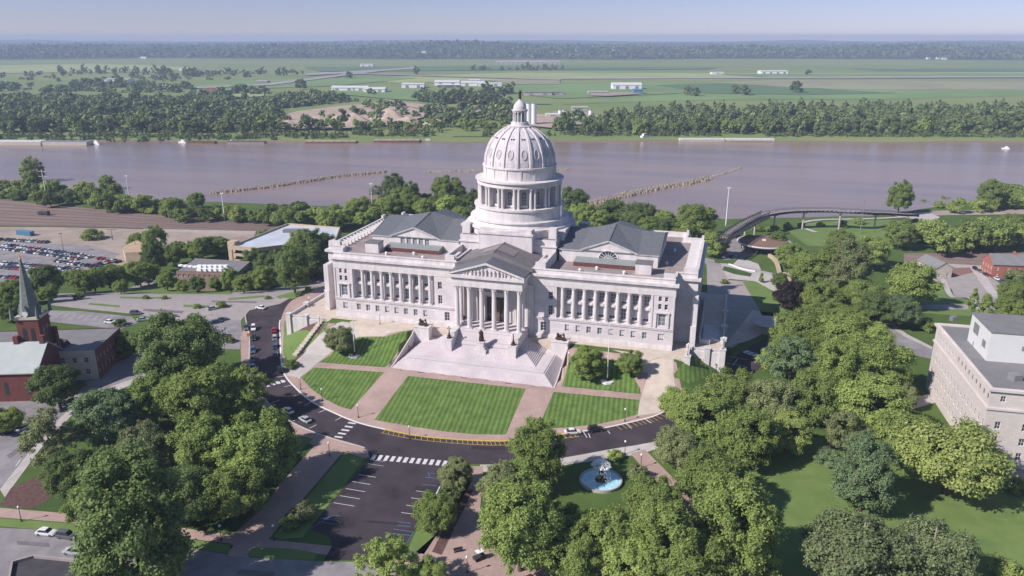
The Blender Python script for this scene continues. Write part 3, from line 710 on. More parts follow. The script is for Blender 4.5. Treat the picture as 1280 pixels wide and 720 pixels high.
mb.build('relief', 'limestone_dome', ped)
mb = MB(); W3 = 12.9                           # slate roof of the portico front, then the browner roof behind
for s_ in (-1, 1):
    f = [(s_*W3, -8.85, zb+.62), (0, -8.85, za+.78), (0, -.8, za+.78), (s_*W3, -.8, zb+.62)]; mb.add(f, [(0, 1, 2, 3)] if s_ > 0 else [(3, 2, 1, 0)])
mb.build('roof', 'slate_green', por)
mb = MB(); zt = 28.4; zs = 23.7
for s_ in (-1, 1):
    f = [(s_*13.6, -.7, zs), (0, -.7, zt), (0, 20.0, zt), (s_*13.6, 20.0, zs)]; mb.add(f, [(0, 1, 2, 3)] if s_ > 0 else [(3, 2, 1, 0)])
mb.add([(-13.6, -.7, zs), (13.6, -.7, zs), (0, -.7, zt)], [(0, 1, 2)]); mb.box(-13.6, 13.6, -.69, 17, ZC-.2, zs-.05)
mb.bar((0, -.7, zt), (0, 17, zt), .15, .15, 5)
cr = mb.build('centre_roof', 'slate_brown', cap)
mb = MB(); sl = (zt-zs)/13.6
for s_ in (-1, 1):
    f = [(s_*.2, 3.2, zt+.12-sl*.2), (s_*6.0, 3.2, zt+.12-sl*6), (s_*6.0, 9.6, zt+.12-sl*6), (s_*.2, 9.6, zt+.12-sl*.2)]; mb.add(f, [(3, 2, 1, 0)] if s_ < 0 else [(0, 1, 2, 3)])
mb.build('skylight', 'skylight', cr)
# ---- base of the dome
DY = 32.0
mb = MB()
mb.box(-17.5, 17.5, 16, DY+16, ZC-.2, 26.9); mb.box(-17.9, 17.9, 15.6, DY+16.4, 26.903, 27.4)
mb.box(-9.6, 9.6, 13.2, DY+18.8, ZC, 31.0); mb.box(-10.0, 10.0, 12.8, DY+19.2, 31.003, 31.8); mb.box(-9.4, 9.4, 13.4, DY+18.6, 31.803, 33.0)
mb.box(-19.0, -9.605, DY-9.6, DY+9.6, ZC, 31.0); mb.box(9.605, 19.0, DY-9.6, DY+9.6, ZC, 31.0); mb.box(-19.4, -10.005, DY-10, DY+10, 31.003, 31.8); mb.box(10.005, 19.4, DY-10, DY+10, 31.003, 31.8)
for sx in (-1, 1):
    for sy2 in (-1, 1):
        cx, cyy = sx*13.6, DY+sy2*13.0; mb.box(cx-3.9, cx+3.9, cyy-3.0, cyy+3.0, 27.403, 29.4); mb.box(cx-1.4+sx*2.2, cx+1.4+sx*2.2, cyy-1.4, cyy+1.4, 29.403, 33.2)
base = mb.build('dome_base', LIME, cap)
mb = MB()
for sx in (-1, 1): x0, x1 = sorted((sx*9.9, sx*17.0)); mb.box(x0, x1, 16.5, 21.9, 29.41, 29.55)
mb.build('terrace_roof', 'slate_brown', base)
mb = MB()
mb.lathe(0, DY, [(18.6, 29.0), (18.6, 31.6), (19.3, 31.8), (19.3, 32.5), (18.2, 32.7), (17.7, 33.4), (17.4, 34.2), (17.9, 34.4), (17.9, 34.8), (16.3, 35.0), (16.0, 38.2), (16.5, 38.5), (16.5, 39.1), (15.2, 39.2)], 72)
mb.build('stepped_ring', LIME, cap, smooth=False)
drum = MB()
drum.lathe(0, DY, [(12.5, 38.0), (12.5, 46.6)], 64, cap=False)
drum_o = drum.build('drum', LIME, cap)
mb = MB(); mb.lathe(0, DY, [(12.6, 46.3), (15.4, 46.4), (15.4, 47.0), (15.25, 47.05), (15.25, 47.8), (16.0, 48.0), (16.0, 48.4), (13.1, 48.55), (13.0, 48.9), (12.9, 52.3), (13.35, 52.5), (13.35, 53.0), (12.6, 53.1)], 72)
mb.build('drum_entablature', LIME, drum_o)
dc = None
for k in range(16):                                  # sixteen buttress piers, each with a pair of columns
    a = 2*math.pi*(k+.5)/16
    for q in (-1, 1):
        aa = a+q*.052
        if dc is None: c = dc = col_mesh(7.2, .48, .35, .7).build('column', LIME, drum_o)
        else: c = dc.copy(); COL.objects.link(c); c.parent = drum_o
        c.location = (14.75*math.cos(aa), DY+14.75*math.sin(aa), 39.15)
mb = MB(); mg = MB(); mw = MB()
for k in range(16):
    a = 2*math.pi*(k+.5)/16; C, S = math.cos(a), math.sin(a)
    vs = [(C*r-S*t, DY+S*r+C*t, z) for z in (39.15, 46.35) for r, t in ((12.3, -.75), (14.2, -.75), (14.2, .75), (12.3, .75))]
    mb.add(vs, [(3, 2, 1, 0), (4, 5, 6, 7), (0, 1, 5, 4), (1, 2, 6, 5), (2, 3, 7, 6), (3, 0, 4, 7)])
mb.build('pier', LIME, drum_o)
wd = None
for k in range(16):                                  # tall arched windows between the piers
    a = 2*math.pi*k/16
    if wd is None:
        m_ = MB(); n = 8; r_ = .95
        prof = [(-r_, 40.2), (r_, 40.2)]+[(r_*math.cos(math.pi*i/n), 44.2+r_*math.sin(math.pi*i/n)) for i in range(n+1)]
        m_.add([(x, -12.62, z) for x, z in prof], [tuple(range(len(prof)))], 1)
        pr = prof[2:]
        for i in range(n): m_.bar((pr[i][0], -12.66, pr[i][1]), (pr[i+1][0], -12.66, pr[i+1][1]), .13, .13, 4)
        for x in (-r_, 0, r_): m_.bar((x, -12.66, 40.2), (x, -12.66, 44.3), .10 if x else .05, .1 if x else .05, 4)
        for z in (41.3, 42.4, 43.5): m_.bar((-r_, -12.66, z), (r_, -12.66, z), .04, .04, 4)
        m_.box(-1.3, 1.3, -13.0, -12.4, 39.5, 40.2)
        wd = o = m_.build('arched_window', ['white_stone', 'glass_mid'], drum_o)
    else: o = wd.copy(); COL.objects.link(o); o.parent = drum_o
    o.location = (0, DY, 0); o.rotation_euler = (0, 0, a)
mb = MB()
for k in range(32):                                  # panels on the drum attic
    a = 2*math.pi*(k+.5)/32; C, S = math.cos(a), math.sin(a)
    if k % 2: vs = [(C*r-S*t, DY+S*r+C*t, z) for z in (49.0, 52.2) for r, t in ((12.7, -.32), (13.15, -.32), (13.15, .32), (12.7, .32))]
    else: vs = [(C*r-S*t, DY+S*r+C*t, z) for z in (49.7, 51.6) for r, t in ((12.7, -.75), (12.98, -.75), (12.98, .75), (12.7, .75))]
    mb.add(vs, [(3, 2, 1, 0), (4, 5, 6, 7), (0, 1, 5, 4), (1, 2, 6, 5), (2, 3, 7, 6), (3, 0, 4, 7)])
mb.build('panel', LIME, drum_o)
# ---- the dome shell
dprof = [(12.5, 53.0), (12.45, 54.5), (12.2, 56.3), (11.7, 58.0), (10.9, 60.0), (9.8, 61.8), (8.4, 63.3), (6.8, 64.6), (5.2, 65.5), (4.2, 66.0)]
def dr(z): return float(np.interp(z, [p[1] for p in dprof], [p[0] for p in dprof]))
mb = MB(); mb.lathe(0, DY, dprof, 96, cap=False); dome = mb.build('dome', 'limestone_dome', cap, smooth=True)
rib0 = None
for k in range(16):
    if rib0 is None:
        m_ = MB(); n = len(dprof)
        vs = []
        for r, z in dprof:
            wv = .20+.34*(r/12.5)
            vs += [(-wv, -r+.05, z), (-wv*.8, -r-.42, z+.15), (wv*.8, -r-.42, z+.15), (wv, -r+.05, z)]
        m_.add(vs, [(4*i+j, 4*i+j+1, 4*i+j+5, 4*i+j+4) for i in range(n-1) for j in range(3)])
        rib0 = o = m_.build('rib', 'limestone_dome', dome)
    else: o = rib0.copy(); COL.objects.link(o); o.parent = dome
    o.location = (0, DY, 0); o.rotation_euler = (0, 0, 2*math.pi*(k+.5)/16)
pn0 = None
for k in range(16):                                   # sunk panels and small round dormers
    if pn0 is None:
        m_ = MB()
        for (za_, zb_, wv) in ((53.4, 54.9, 1.35), (61.9, 62.9, .62)):
            m_.add([(-wv, -dr(za_)-.06, za_), (wv, -dr(za_)-.06, za_), (wv*.9, -dr(zb_)-.06, zb_), (-wv*.9, -dr(zb_)-.06, zb_)], [(0, 1, 2, 3)])
        n = 14; cz = 57.6
        ring = [(math.cos(2*math.pi*i/n), math.sin(2*math.pi*i/n)) for i in range(n)]
        for i in range(n):
            a_, b_ = ring[i], ring[(i+1) % n]; f = lambda p: (p[0]*.9, -dr(cz+p[1]*1.55)-.10, cz+p[1]*1.55)
            m_.bar(f(a_), f(b_), .16, .16, 5)
        m_.add([(p[0]*.85, -dr(cz+p[1]*1.45)-.05, cz+p[1]*1.45) for p in ring], [tuple(range(n))], 2)
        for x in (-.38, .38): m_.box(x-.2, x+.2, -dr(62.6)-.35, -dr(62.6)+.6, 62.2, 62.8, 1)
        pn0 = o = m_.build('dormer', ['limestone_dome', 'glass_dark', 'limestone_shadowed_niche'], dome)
    else: o = pn0.copy(); COL.objects.link(o); o.parent = dome
    o.location = (0, DY, 0); o.rotation_euler = (0, 0, 2*math.pi*k/16)
# ---- lantern and figure
mb = MB(); mb.lathe(0, DY, [(4.4, 65.8), (4.5, 66.4), (4.0, 66.45), (3.2, 66.6), (3.0, 67.6), (2.9, 67.7)], 32)
mb.lathe(0, DY, [(1.5, 67.7), (1.5, 71.3)], 16, 1); mb.lathe(0, DY, [(2.6, 71.1), (2.65, 71.5), (2.9, 71.6), (2.9, 71.9), (2.4, 72.0), (2.35, 72.6), (2.2, 73.2), (1.7, 74.1), (1.0, 74.8), (.5, 75.1), (.45, 75.6)], 32)
lan = mb.build('lantern', ['limestone_dome', 'glass_mid'], cap)
mb = MB()
for k in range(12): a = 2*math.pi*k/12; mb.lathe(2.3*math.cos(a), DY+2.3*math.sin(a), [(.3, 67.7), (.24, 68), (.22, 70.8), (.32, 71.1)], 8)
mb.build('lantern_columns', LIME, lan)
mb = MB(); figure(mb, 0, DY, 75.6, 3.1, 0, .2, 1.1); mb.bar((.4, DY, 77.9), (.9, DY-.2, 78.9), .09, .05, 5); mb.build('figure', 'bronze', lan)
mb = MB(); mb.box(20.0, 23.2, 45, 47.8, ZC, ZC+6.6); mb.box(19.7, 23.5, 44.7, 48.1, ZC+6.603, ZC+7.1); mb.build('chimney', LIME, cap)
mb = MB(); mb.bar((16.9, 26, 27.4), (16.9, 26, 45), .12, .06); mb.build('roof_flagpole', 'white_paint', cap)
# =================================================================== TERRACE, RAMPS, STAIR
# paved level that carries the building; retaining walls at both ends
mb = MB()
mb.prism([(-76, -6.5), (-60, -6.5), (-60, -3), (60, -3), (60, -6.5), (65.5, -6.5), (65.5, 2), (76, 2), (76, 62), (68, 62), (68, DB+1.9), (-68, DB+1.9), (-68, 62), (-76, 62)], -9.6, -.03)
terr = mb.build('terrace', ['beige_paving'])
tag(terr, 'raised stone terrace with retaining walls that carries the domed statehouse', 'terrace')
tr = MB()
def wallbox(mb, a, b, t, z0, z1, m=0):
    L_, R_ = strip([a, b], t/2, t/2); mb.prism([L_[0], L_[1], R_[1], R_[0]], z0, z1, m)
for a, b in (((65.3, -6.3), (65.3, 2.2)), ((65.3, 2.2), (75.8, 2.2)), ((75.8, 2.2), (75.8, 61)), ((-75.8, -6.3), (-75.8, 61)), ((-75.8, -6.3), (-62, -6.3))):
    wallbox(tr, a, b, .7, -9.4, .0); wallbox(tr, a, b, .35, 0, .7); wallbox(tr, a, b, .6, .7, .95)
for x, y in ((65.3, -6.3), (65.3, 2.2), (75.8, 2.2), (71, 2.2), (75.8, 12), (75.8, 24), (75.8, 40), (-75.8, -6.3), (-75.8, 6), (-75.8, 22), (-69, -6.3)):
    tr.box(x-.9, x+.9, y-.9, y+.9, -9.4, 1.25); tr.box(x-1.05, x+1.05, y-1.05, y+1.05, 1.253, 1.5)
par_ = tr.build('retaining_wall', LIME, terr)
mw_ = MB()
for k in range(3): mw_.box(67.0+k*1.5, 67.9+k*1.5, 1.79, 1.84, -5.2, -2.6)
mw_.build('window', 'glass_dark', terr)
mb = MB(); wallbox(mb, (68.2, 8.6), (68.2, 55), .5, -.02, 2.6); wallbox(mb, (68.2, 8.6), (71.5, 8.6), .5, -.02, 1.6); mb.box(69, 72, 10, 24, -.02, 1.2)
for k in range(8): mb.box(72.0+.42*k, 72.42+.42*k, 12, 22, -.02, 1.05-.13*k)
mb.build('end_steps', 'plaza_stone', terr)
# left side stair walls with sloping coping seen beside the lawn
mb = MB()
for (p, q, z0, z1) in (((-62.2, -7.0), (-62.2, -26), .6, -5.2),):
    for i in range(12):
        t0, t1 = i/12, (i+1)/12; y0, y1 = p[1]+(q[1]-p[1])*t0, p[1]+(q[1]-p[1])*t1; zt_ = z0+(z1-z0)*(t0+t1)/2
        mb.box(p[0]-.8, p[0]+.8, min(y0, y1), max(y0, y1), -9.3, zt_)
mb.build('ramp_wall', 'limestone_old', terr)
# the great stair: steps going down on three sides with a landing between the flights
st = MB()
def frustum_steps(mb, x0, y0, z0, x1, y1, z1, n, yb):
    for i in range(n):
        t = (i+1)/n; x = x0+(x1-x0)*(1-t); y = y0+(y1-y0)*(1-t); z = z0+(z1-z0)*(i/n)
        xo = x0+(x1-x0)*(i/n); yo = y0+(y1-y0)*(i/n)
        zz = z0+(z1-z0)*((i+1)/n)
        mb.prism([(-xo, yb), (-xo, yo), (xo, yo), (xo, yb)], z, zz)
YB = -3.2
n1, n2 = 10, 12
def flight(mb, xo, yo, zo, xi, yi, zi, n):
    for i in range(n):
        a, b = i/n, (i+1)/n; X0 = xo+(xi-xo)*a; Y0 = yo+(yi-yo)*a
        mb.prism([(-X0, YB), (-X0, Y0), (X0, Y0), (X0, YB)], zo+(zi-zo)*a, zo+(zi-zo)*b)
flight(st, 26.8, -26.2, -5.75, 23.0, -22.3, -3.2, n1)
st.prism([(-22.8, YB), (-22.8, -22.1), (22.8, -22.1), (22.8, YB)], -3.2, -3.0)
flight(st, 19.0, -17.9, -3.0, 12.4, -11.4, 0.45, n2)
for i in range(18):
    a, b = i/18, (i+1)/18; st.box(-9.6, 9.6, -11.9+3.6*a, -8.2, .45+3.05*a, .45+3.05*b)
stair = thing('grand_staircase', 'broad white stone staircase spreading on three sides below the portico', 'staircase')
st.build('steps', 'plaza_stone', stair)
mb = MB()
for sg in (-1, 1):
    x0, x1 = sorted((sg*9.7, sg*12.2)); mb.box(x0, x1, -13.2, -8.2, -.6, 3.7); mb.box(x0, x1, -16.2, -13.2, -2.2, 1.9); mb.box(x0-.1, x1+.1, -16.3, -13.1, 1.903, 2.2)
mb.build('cheek_wall', LIME, stair)
mb = MB()
for sg in (-1, 1):
    x0, x1 = sorted((sg*21.6, sg*27.0)); mb.box(x0, x1, -6.6, -2.9, -6.3, 1.3); mb.box(x0-.2, x1+.2, -6.8, -2.7, 1.303, 1.6)
mb.build('plinth', LIME, stair)
mb = MB()
for sg in (-1, 1):
    x0, x1 = sorted((sg*27.0, sg*27.3)); n = 10
    for y0, y1 in ((-26.3, -23.5), (-23.5, -8), (-8, -6.6)):
        za_, zb_ = H(sg*28.6, y0)+.14, H(sg*28.6, y1)+.14
        mb.add([(x0, y0, -6.6), (x1, y0, -6.6), (x1, y1, -6.6), (x0, y1, -6.6), (x0, y0, za_), (x1, y0, za_), (x1, y1, zb_), (x0, y1, zb_)], [(4, 5, 6, 7), (0, 1, 5, 4), (1, 2, 6, 5), (3, 0, 4, 7)])
mb.build('edge_wall', LIME, stair)
# =================================================================== GROUND COVER AND ROADS
inner = spline(GP((419,352),(390,362),(362,378),(351,400),(351,420),(352.5,451.6),(356.7,468.3),(370.6,485),(390,501.7),(417.8,515.6),(448,528),(481.7,536.4),(520,544),(565,548.5),(602,550.5),(636,550.5),(689,544),(727,539),(758,534),(795.6,525.6),(824,517),(855,500),(880,483),(903,466),(918,447),(935,434),(957,424)))
outer = spline(GP((425,343),(385,352),(350,365),(318,378),(306,392),(311,420),(311.7,463),(329,496),(343,513),(362,527),(387,539),(412.5,548),(437,555),(458,562),(466,573),(510,576),(560,580),(588,580),(650,579),(700,572.5),(755.5,562.6),(815,552),(860,532),(900,508),(930,480),(955,455),(985,438)))
sheet('drive', inner+outer[::-1], 'asphalt_new', .05)
fore = inner[18:]  # paved forecourt up to the building
sheet('forecourt_paving', spline(GP((419,352),(390,362),(362,378),(351,400),(351,420),(352.5,451.6),(356.7,468.3),(370.6,485),(390,501.7),(417.8,515.6),(448,528),(481.7,536.4),(520,544),(565,548.5),(602,550.5),(636,550.5),(689,544),(727,539),(758,534),(795.6,525.6),(824,517),(855,500)))+[(62,-8),(28,-6),(-28,-6),(-62,-8),(-76,-2),(-85,40)], 'paver_pink', .03)
GR, GB = 'grass_striped', 'grass_bright'
for pts in ([(398.5,453),(416,440),(430,426),(450,421.5),(480,421),(518,422),(481.5,459.4)],
            [(376,472),(392.8,459.4),(480,465.5),(438.6,512.2),(424,508),(406.7,499),(390,487)],
            [(510,470),(657,486),(632,543.5),(596,543),(560,540),(510,532.5),(468,525)],
            [(692,490),(799.5,500),(797,518),(775,524.5),(749,530),(715,534),(672,537)],
            [(713,446),(702,483),(801,493),(800,485.5),(793,474),(798,467),(785,452),(740,447)]):
    sheet('lawn', GP(*pts), GR, .055)
sheet('lawn', GP((840,471),(858,452.5),(880,446),(904.5,439),(896,456),(887,473),(862,480)), GR, .055)
sheet('lawn', GP((355,402),(372,392),(386,384),(386,402),(410,406),(402,418),(379,441),(359,459),(353.5,440)), GB, .055)
sheet('planting_bed', GP((384,406),(406,406),(398,418),(374,414)), 'mulch', .07)
sheet('planting_bed', GP((376,442),(384,436),(362,460),(358,459)), 'mulch', .07)
# ramps at both ends of the forecourt
sheet('carriage_ramp', GP((800,500),(812,460),(765,437),(790,441),(838,448),(842,470),(845,490),(824,516),(797,520)), 'beige_paving', .06)
sheet('carriage_ramp', GP((776,441),(800,438),(842,441),(842,466),(800,466),(793,455)), 'beige_paving', .065)
sheet('carriage_ramp', GP((358,470),(379,440),(400,418),(428,402),(470,408),(530,415),(527,422),(480,420),(450,421),(424,430),(410,443),(391,459),(374,472)), 'concrete_light', .06)
sheet('carriage_ramp', GP((437,402),(560,413),(556,420),(520,422),(470,420),(450,421)), 'beige_paving', .065)
# kerbs
white = inner[30:132]
ribbon('kerb', inner[18:78], .0, .45, 'white_stone', .0, .15)
ribbon('kerb', inner[66:102], -.02, .5, 'paint_yellow', .0, .16)
ribbon('kerb', inner[102:140], .0, .45, 'white_stone', .0, .15)
ribbon('kerb', outer[24:78], .4, .0, 'concrete_light', .0, .14)
# pink pavement outside the drive
def band(name, pts, m, off=.045): return sheet(name, GP(*pts), m, off)
band('pavement', [(311,400),(311.7,463),(329,496),(343,513),(362,527),(387,539),(412.5,548),(437,555),(458,562),(464,571),(455,573),(431,565),(413,557),(392.6,558),(376,548),(352,532),(338,519),(320,500),(302,463),(300,420)], 'paver_pink')
band('pavement', [(600,581),(650,580),(700,573),(755.5,563),(815,553),(870,530),(874,536),(818,562),(800,568),(758,573.5),(716,580),(660,588),(600,590)], 'concrete_light')
band('footpath', [(412,555),(431,562.6),(388,613),(348,659),(339,671),(310,697),(284,695),(293,667),(330,634),(348,607),(392.6,558)], 'paver_pink', .06)
band('pavement', [(-120,620),(0,635),(85,642),(213,658),(297,670),(350,676),(415,683),(412,694),(290,680),(240,674),(83,653),(0,647),(-120,634)], 'paver_pink', .055)
band('footpath', [(788,567),(806,562),(830,586),(870,625),(950,700),(980,740),(940,740),(900,690),(818,600)], 'paver_pink', .055)
band('footpath', [(588,583),(604,583),(600,640),(640,680),(760,700),(900,715),(900,735),(640,722),(540,720),(470,722),(470,705),(520,690),(545,668),(560,640)], 'paver_pink', .055)
# parking apron and the streets
band('parking_apron', [(463,572),(560,580.5),(552,604),(541,634),(516,665),(508,681),(470,682),(462,700),(405,700),(415,683),(412,671),(386.5,662),(430,610)], 'asphalt_new', .065)
band('street', [(-160,640),(0,660),(45,662),(160,676),(250,688),(310,697),(405,702),(470,703),(640,735),(900,790),(900,1000),(-400,900),(-400,680)], 'asphalt_old', .05)
band('grass_verge', [(-120,636),(0,648),(83,654),(240,675),(292,682),(283,692),(160,676),(45,662),(-120,647)], GB, .06)
band('grass_verge', [(316,684),(365,686),(398,692),(392,700),(340,699),(308,695)], GB, .065)
band('lawn', [(431,566),(455,574),(430,608),(386,661),(378,672),(350,674),(342,671),(352,659),(392,613)], GB, .055)
band('lawn', [(560,583),(586,583),(590,600),(570,640),(555,655),(530,693),(510,688),(518,668),(543,636)], GB, .055)
band('planting_bed', [(540,690),(560,650),(585,612),(592,612),(566,665),(552,694)], 'mulch', .065)
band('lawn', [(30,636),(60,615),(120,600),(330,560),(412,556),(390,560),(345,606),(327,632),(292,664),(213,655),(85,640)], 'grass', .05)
band('lawn', [(355,540),(392,549),(384,556),(360,580),(350,590)], GB, .06)
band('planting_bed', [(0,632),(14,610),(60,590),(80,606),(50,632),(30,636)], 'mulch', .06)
band('street', [(-60,640),(-60,500),(60,487),(112,468),(182,437),(240,404),(286,388),(300,386),(303,420),(270,428),(182,468),(100,497),(44,556),(0,612)], 'asphalt_old', .05)
band('pavement', [(0,612),(44,556),(100,497),(182,468),(184,474),(104,504),(50,562),(6,622)], 'concrete_light', .06)
# pale cross street and junction
band('street', [(60,376),(68,367),(142,366),(260,368),(325,363.5),(375,351.5),(417,339),(460,325),(470,332),(430,346),(390,361),(350,380),(312,388),(300,402),(250,404),(200,398),(161,392),(100,386),(58,381)], 'concrete', .07)
band('street', [(120,378),(142,366),(180,348),(235,338),(244,343),(200,352),(165,366)], 'concrete', .075)
band('parking_lot', [(52,388),(100,389),(165,396),(172,404),(150,412),(60,402)], 'asphalt_old', .075)
band('parking_lot', [(232,398),(300,400),(300,437),(262,436),(240,415)], 'asphalt_old', .075)
band('grass_verge', [(148,366),(180,357),(245,352),(290,352),(290,368),(250,368)], GB, .09)
band('grass_verge', [(290,366),(340,358),(390,345),(418,336),(420,320),(350,330),(280,352)], GB, .09)
band('grass_verge', [(352,372),(372,365),(395,358),(390,364),(365,374)], GB, .09)
# rail yard and its surroundings
band('rail_yard', [(-60,246),(0,250),(115,261),(260,275.5),(355,281),(420,288),(418,296),(355,291),(260,289),(178,285.5),(60,283),(0,282),(-60,283)], 'ballast', .15)
band('gravel_yard', [(-60,284),(60,284),(178,286.5),(320,291),(310,306),(215,305),(200,322),(165,340),(120,350),(60,352),(0,362),(-60,366)], 'dirt', .12)
band('parking_lot', [(-60,303),(0,302),(110,307),(150,318),(112,338),(40,352),(0,356),(-60,362)], 'asphalt_old', .2)
band('rail_yard', [(1130,317),(1290,316),(1330,318),(1330,334),(1240,334),(1130,331)], 'ballast', .15)
for k in range(7):                                        # pairs of rails
    a, b = G(-40, 252+4.5*k), G(400, 284+1.3*k)
    n = 24; line = [(a[0]+(b[0]-a[0])*i/n, a[1]+(b[1]-a[1])*i/n) for i in range(n+1)]
    ribbon('railway_track', line, 1.3, 1.3, mat('track_bed', (.165, .12, .108), .9, var=.12, scale=.3), .22)
# right-hand grounds
band('street', [(1060,394),(1085,391),(1099,397),(1130,420),(1165,437),(1240,452),(1300,462),(1300,480),(1165,449),(1120,440),(1090,420),(1060,405)], 'asphalt_old', .06)
band('pavement', [(1040,385),(1060,384),(1088,389),(1104,395),(1134,418),(1166,434),(1165,437),(1130,420.5),(1099,397.5),(1085,391.5),(1058,388)], 'concrete_light', .075)
band('drive', [(884,360),(904,350),(938,352),(950,385),(958,405),(930,425),(905,440),(893,415),(884,390)], 'concrete', .07)
band('carriage_ramp', [(905,438),(900,446),(918,430),(938,425),(952,418),(960,405),(985,402),(1000,395),(940,388),(915,420)], 'beige_paving', .08)
band('plaza', [(880,322),(893,325),(905,340),(912,352),(900,362),(884,366)], 'concrete', .1)
band('planting_bed', [(905,333),(922,337),(940,342),(938,346),(918,343),(903,338)], 'grass', .12)
band('lawn', [(928,352),(945,352),(965,362),(985,378),(1000,395),(955,400),(948,385)], GB, .08)
band('plaza', [(884,340),(892,330),(925,322),(948,330),(975,345),(992,350),(990,374),(970,366),(945,352),(904,348)], 'concrete_light', .09)
band('parking_lot', [(903,300),(925,296),(940,300),(945,318),(925,324),(905,325),(898,312)], 'asphalt_old', .1)
band('parking_lot', [(1160,347),(1185,335),(1215,332),(1262,362),(1268,378),(1245,388),(1220,388),(1190,362)], 'concrete', .12)
band('parking_lot', [(1184,336),(1222,334),(1216,341),(1180,349)], mat('brick_paving', (.24, .135, .12), .9, var=.1, scale=.4), .16)
band('footpath', [(1175,350),(1181,348),(1228,385),(1222,388)], 'concrete_light', .14)
band('footpath', [(1212,334),(1225,333),(1290,378),(1290,386)], 'concrete_light', .18)
band('footpath', [(1120,382),(1165,381),(1210,381),(1210,387),(1165,387),(1120,386)], 'concrete', .12)
band('lawn', [(1100,374),(1165,350),(1176,352),(1214,384),(1214,396),(1160,392),(1090,388)], GB, .09)
band('lawn', [(985,290),(1010,279),(1060,275),(1110,275),(1150,279),(1150,296),(1100,308),(1010,308)], GB, .16)
ribbon('footpath', spline(GP((1020,291),(1004,285),(1003,279),(1025,275.5),(1060,274.5),(1100,273.5),(1135,271.5)), 6), 1.7, 1.7, 'concrete_light', .45)
ribbon('footpath', spline(GP((1135,271.5),(1160,278),(1150,288),(1120,292)), 6), 1.5, 1.5, 'concrete_light', .45)
band('overlook_plaza', [(1110,269),(1160,265.5),(1175,272),(1168,278),(1140,274)], 'concrete_light', .35)
band('footpath', [(1160,264),(1290,262),(1290,268),(1165,270)], 'dirt', .3)
band('street', [(1180,560),(1240,555),(1330,560),(1330,600),(1260,612),(1200,600)], 'asphalt_old', .06)
band('lawn', [(880,540),(1000,545),(1180,560),(1240,600),(1400,620),(1400,800),(900,800),(860,640)], 'grass_bright', .045)
band('footpath', [(1110,505),(1165,492),(1180,500),(1130,515)], 'concrete_light', .06)
# ------------------------------------------------------------------ painted markings (structure)
def zebra(a, b, n, wdt, length, m='paint_white', name='crosswalk_marking'):
    A, B = G(*a), G(*b); mb = MB(); dx, dy = B[0]-A[0], B[1]-A[1]; l = math.hypot(dx, dy)
    for i in range(n):
        t = (i+.5)/n; c = (A[0]+dx*t, A[1]+dy*t); q = rect_along(*c, -dy, dx, length, wdt)
        mb.add([(x, y, H(*c)+.12) for x, y in q], [(0, 1, 2, 3)])
    return struct(mb.build(name, m))
mat('asphalt_patch', (.17, .155, .16), .95, var=.15, scale=.4); mat('asphalt_fresh', (.035, .03, .036), .9, var=.2, scale=.4)
for q_ in ([(20,676),(60,679),(62,684),(22,681)], [(300,712),(345,716),(340,722),(296,718)], [(180,386),(230,389),(228,392),(178,389)], [(265,376),(320,377),(322,379),(264,378)], [(8,570),(22,560),(26,563),(12,573)]): band('road_patch', q_, 'asphalt_patch', .1)
for q_ in ([(520,608),(548,610),(545,616),(516,614)], [(400,534),(414,541),(409,545),(396,537)], [(590,558),(640,558),(640,563),(588,562)], [(455,650),(500,654),(498,657),(453,653)]): band('road_patch', q_, 'asphalt_fresh', .085)
for q_ in ([(150,371),(215,371.5),(214,373.5),(150,373)], [(230,381),(262,382),(260,385),(229,384)], [(112,379),(150,382),(149,384.5),(110,381)], [(285,373),(330,369.5),(331,371.5),(286,375.5)], [(345,371),(372,363),(375,365),(350,374)]): band('grass_verge', q_, GB, .12)
zebra((463, 571.5), (560, 580), 12, 1.0, 2.6)
def zebra2(a, b, n, wdt, length, ang=None):
    A, B = G(*a), G(*b); mb = MB(); dx, dy = B[0]-A[0], B[1]-A[1]
    for i in range(n):
        t = (i+.5)/n; c = (A[0]+dx*t, A[1]+dy*t); q = rect_along(*c, -dy, dx, length, wdt); mb.add([(x, y, H(*c)+.13) for x, y in q], [(0, 1, 2, 3)])
    return struct(mb.build('crosswalk_marking', 'paint_white'))
zebra2((442, 527), (421, 549), 5, .8, 2.4)
zebra2((332, 483), (357, 476), 4, 1.2, 2.2)
zebra2((930, 439), (952, 447), 4, 1.4, 3.0)
def line(a, b, w_=.16, m='paint_white', off=.12, mb=None):
    A, B = G(*a), G(*b); q = rect_along((A[0]+B[0])/2, (A[1]+B[1])/2, B[0]-A[0], B[1]-A[1], math.hypot(B[0]-A[0], B[1]-A[1]), w_)
    mb.add([(x, y, H(x, y)+off) for x, y in q], [(0, 1, 2, 3)])
mb = MB()
z1 = lambda x, y: (330+x/3.274, 500+y/3.274)
for i in range(5):
    line(z1(385-25*i, 306+29*i), z1(458-22*i, 318+29.5*i), .17, mb=mb)
for p, q in ((( 622,373),(706,386)),((602,402),(672,412)),((582,432),(648,441)),((562,462),(620,470))): line(z1(*p), z1(*q), .17, mb=mb)
for p, q in (((425,262),(490,272)), ((430,245),(495,254))): line(z1(*p), z1(*q), .12, mb=mb)
line(z1(720, 355), z1(680, 440), .3, mb=mb)
z2 = lambda x, y: (240+x/3.6, 360+y/3.6)
for p, q in (((448,438),(415,446)),((495,476),(455,488)),((605,548),(570,562)),((678,580),(645,598)),((560,617),(528,633)),((352,522),(395,505)),((535,515),(505,530)),((418,397),(380,403)),((480,590),(455,600))): line(z2(*p), z2(*q), .2, mb=mb)
z3 = lambda x, y: (660+x/4.5, 400+y/4.5)
for p, q in (((312,632),(332,664)),((448,625),(462,642)),((550,585),(582,612)),((655,555),(695,582)),((350,665),(340,640))): line(z3(*p), z3(*q), .2, mb=mb)
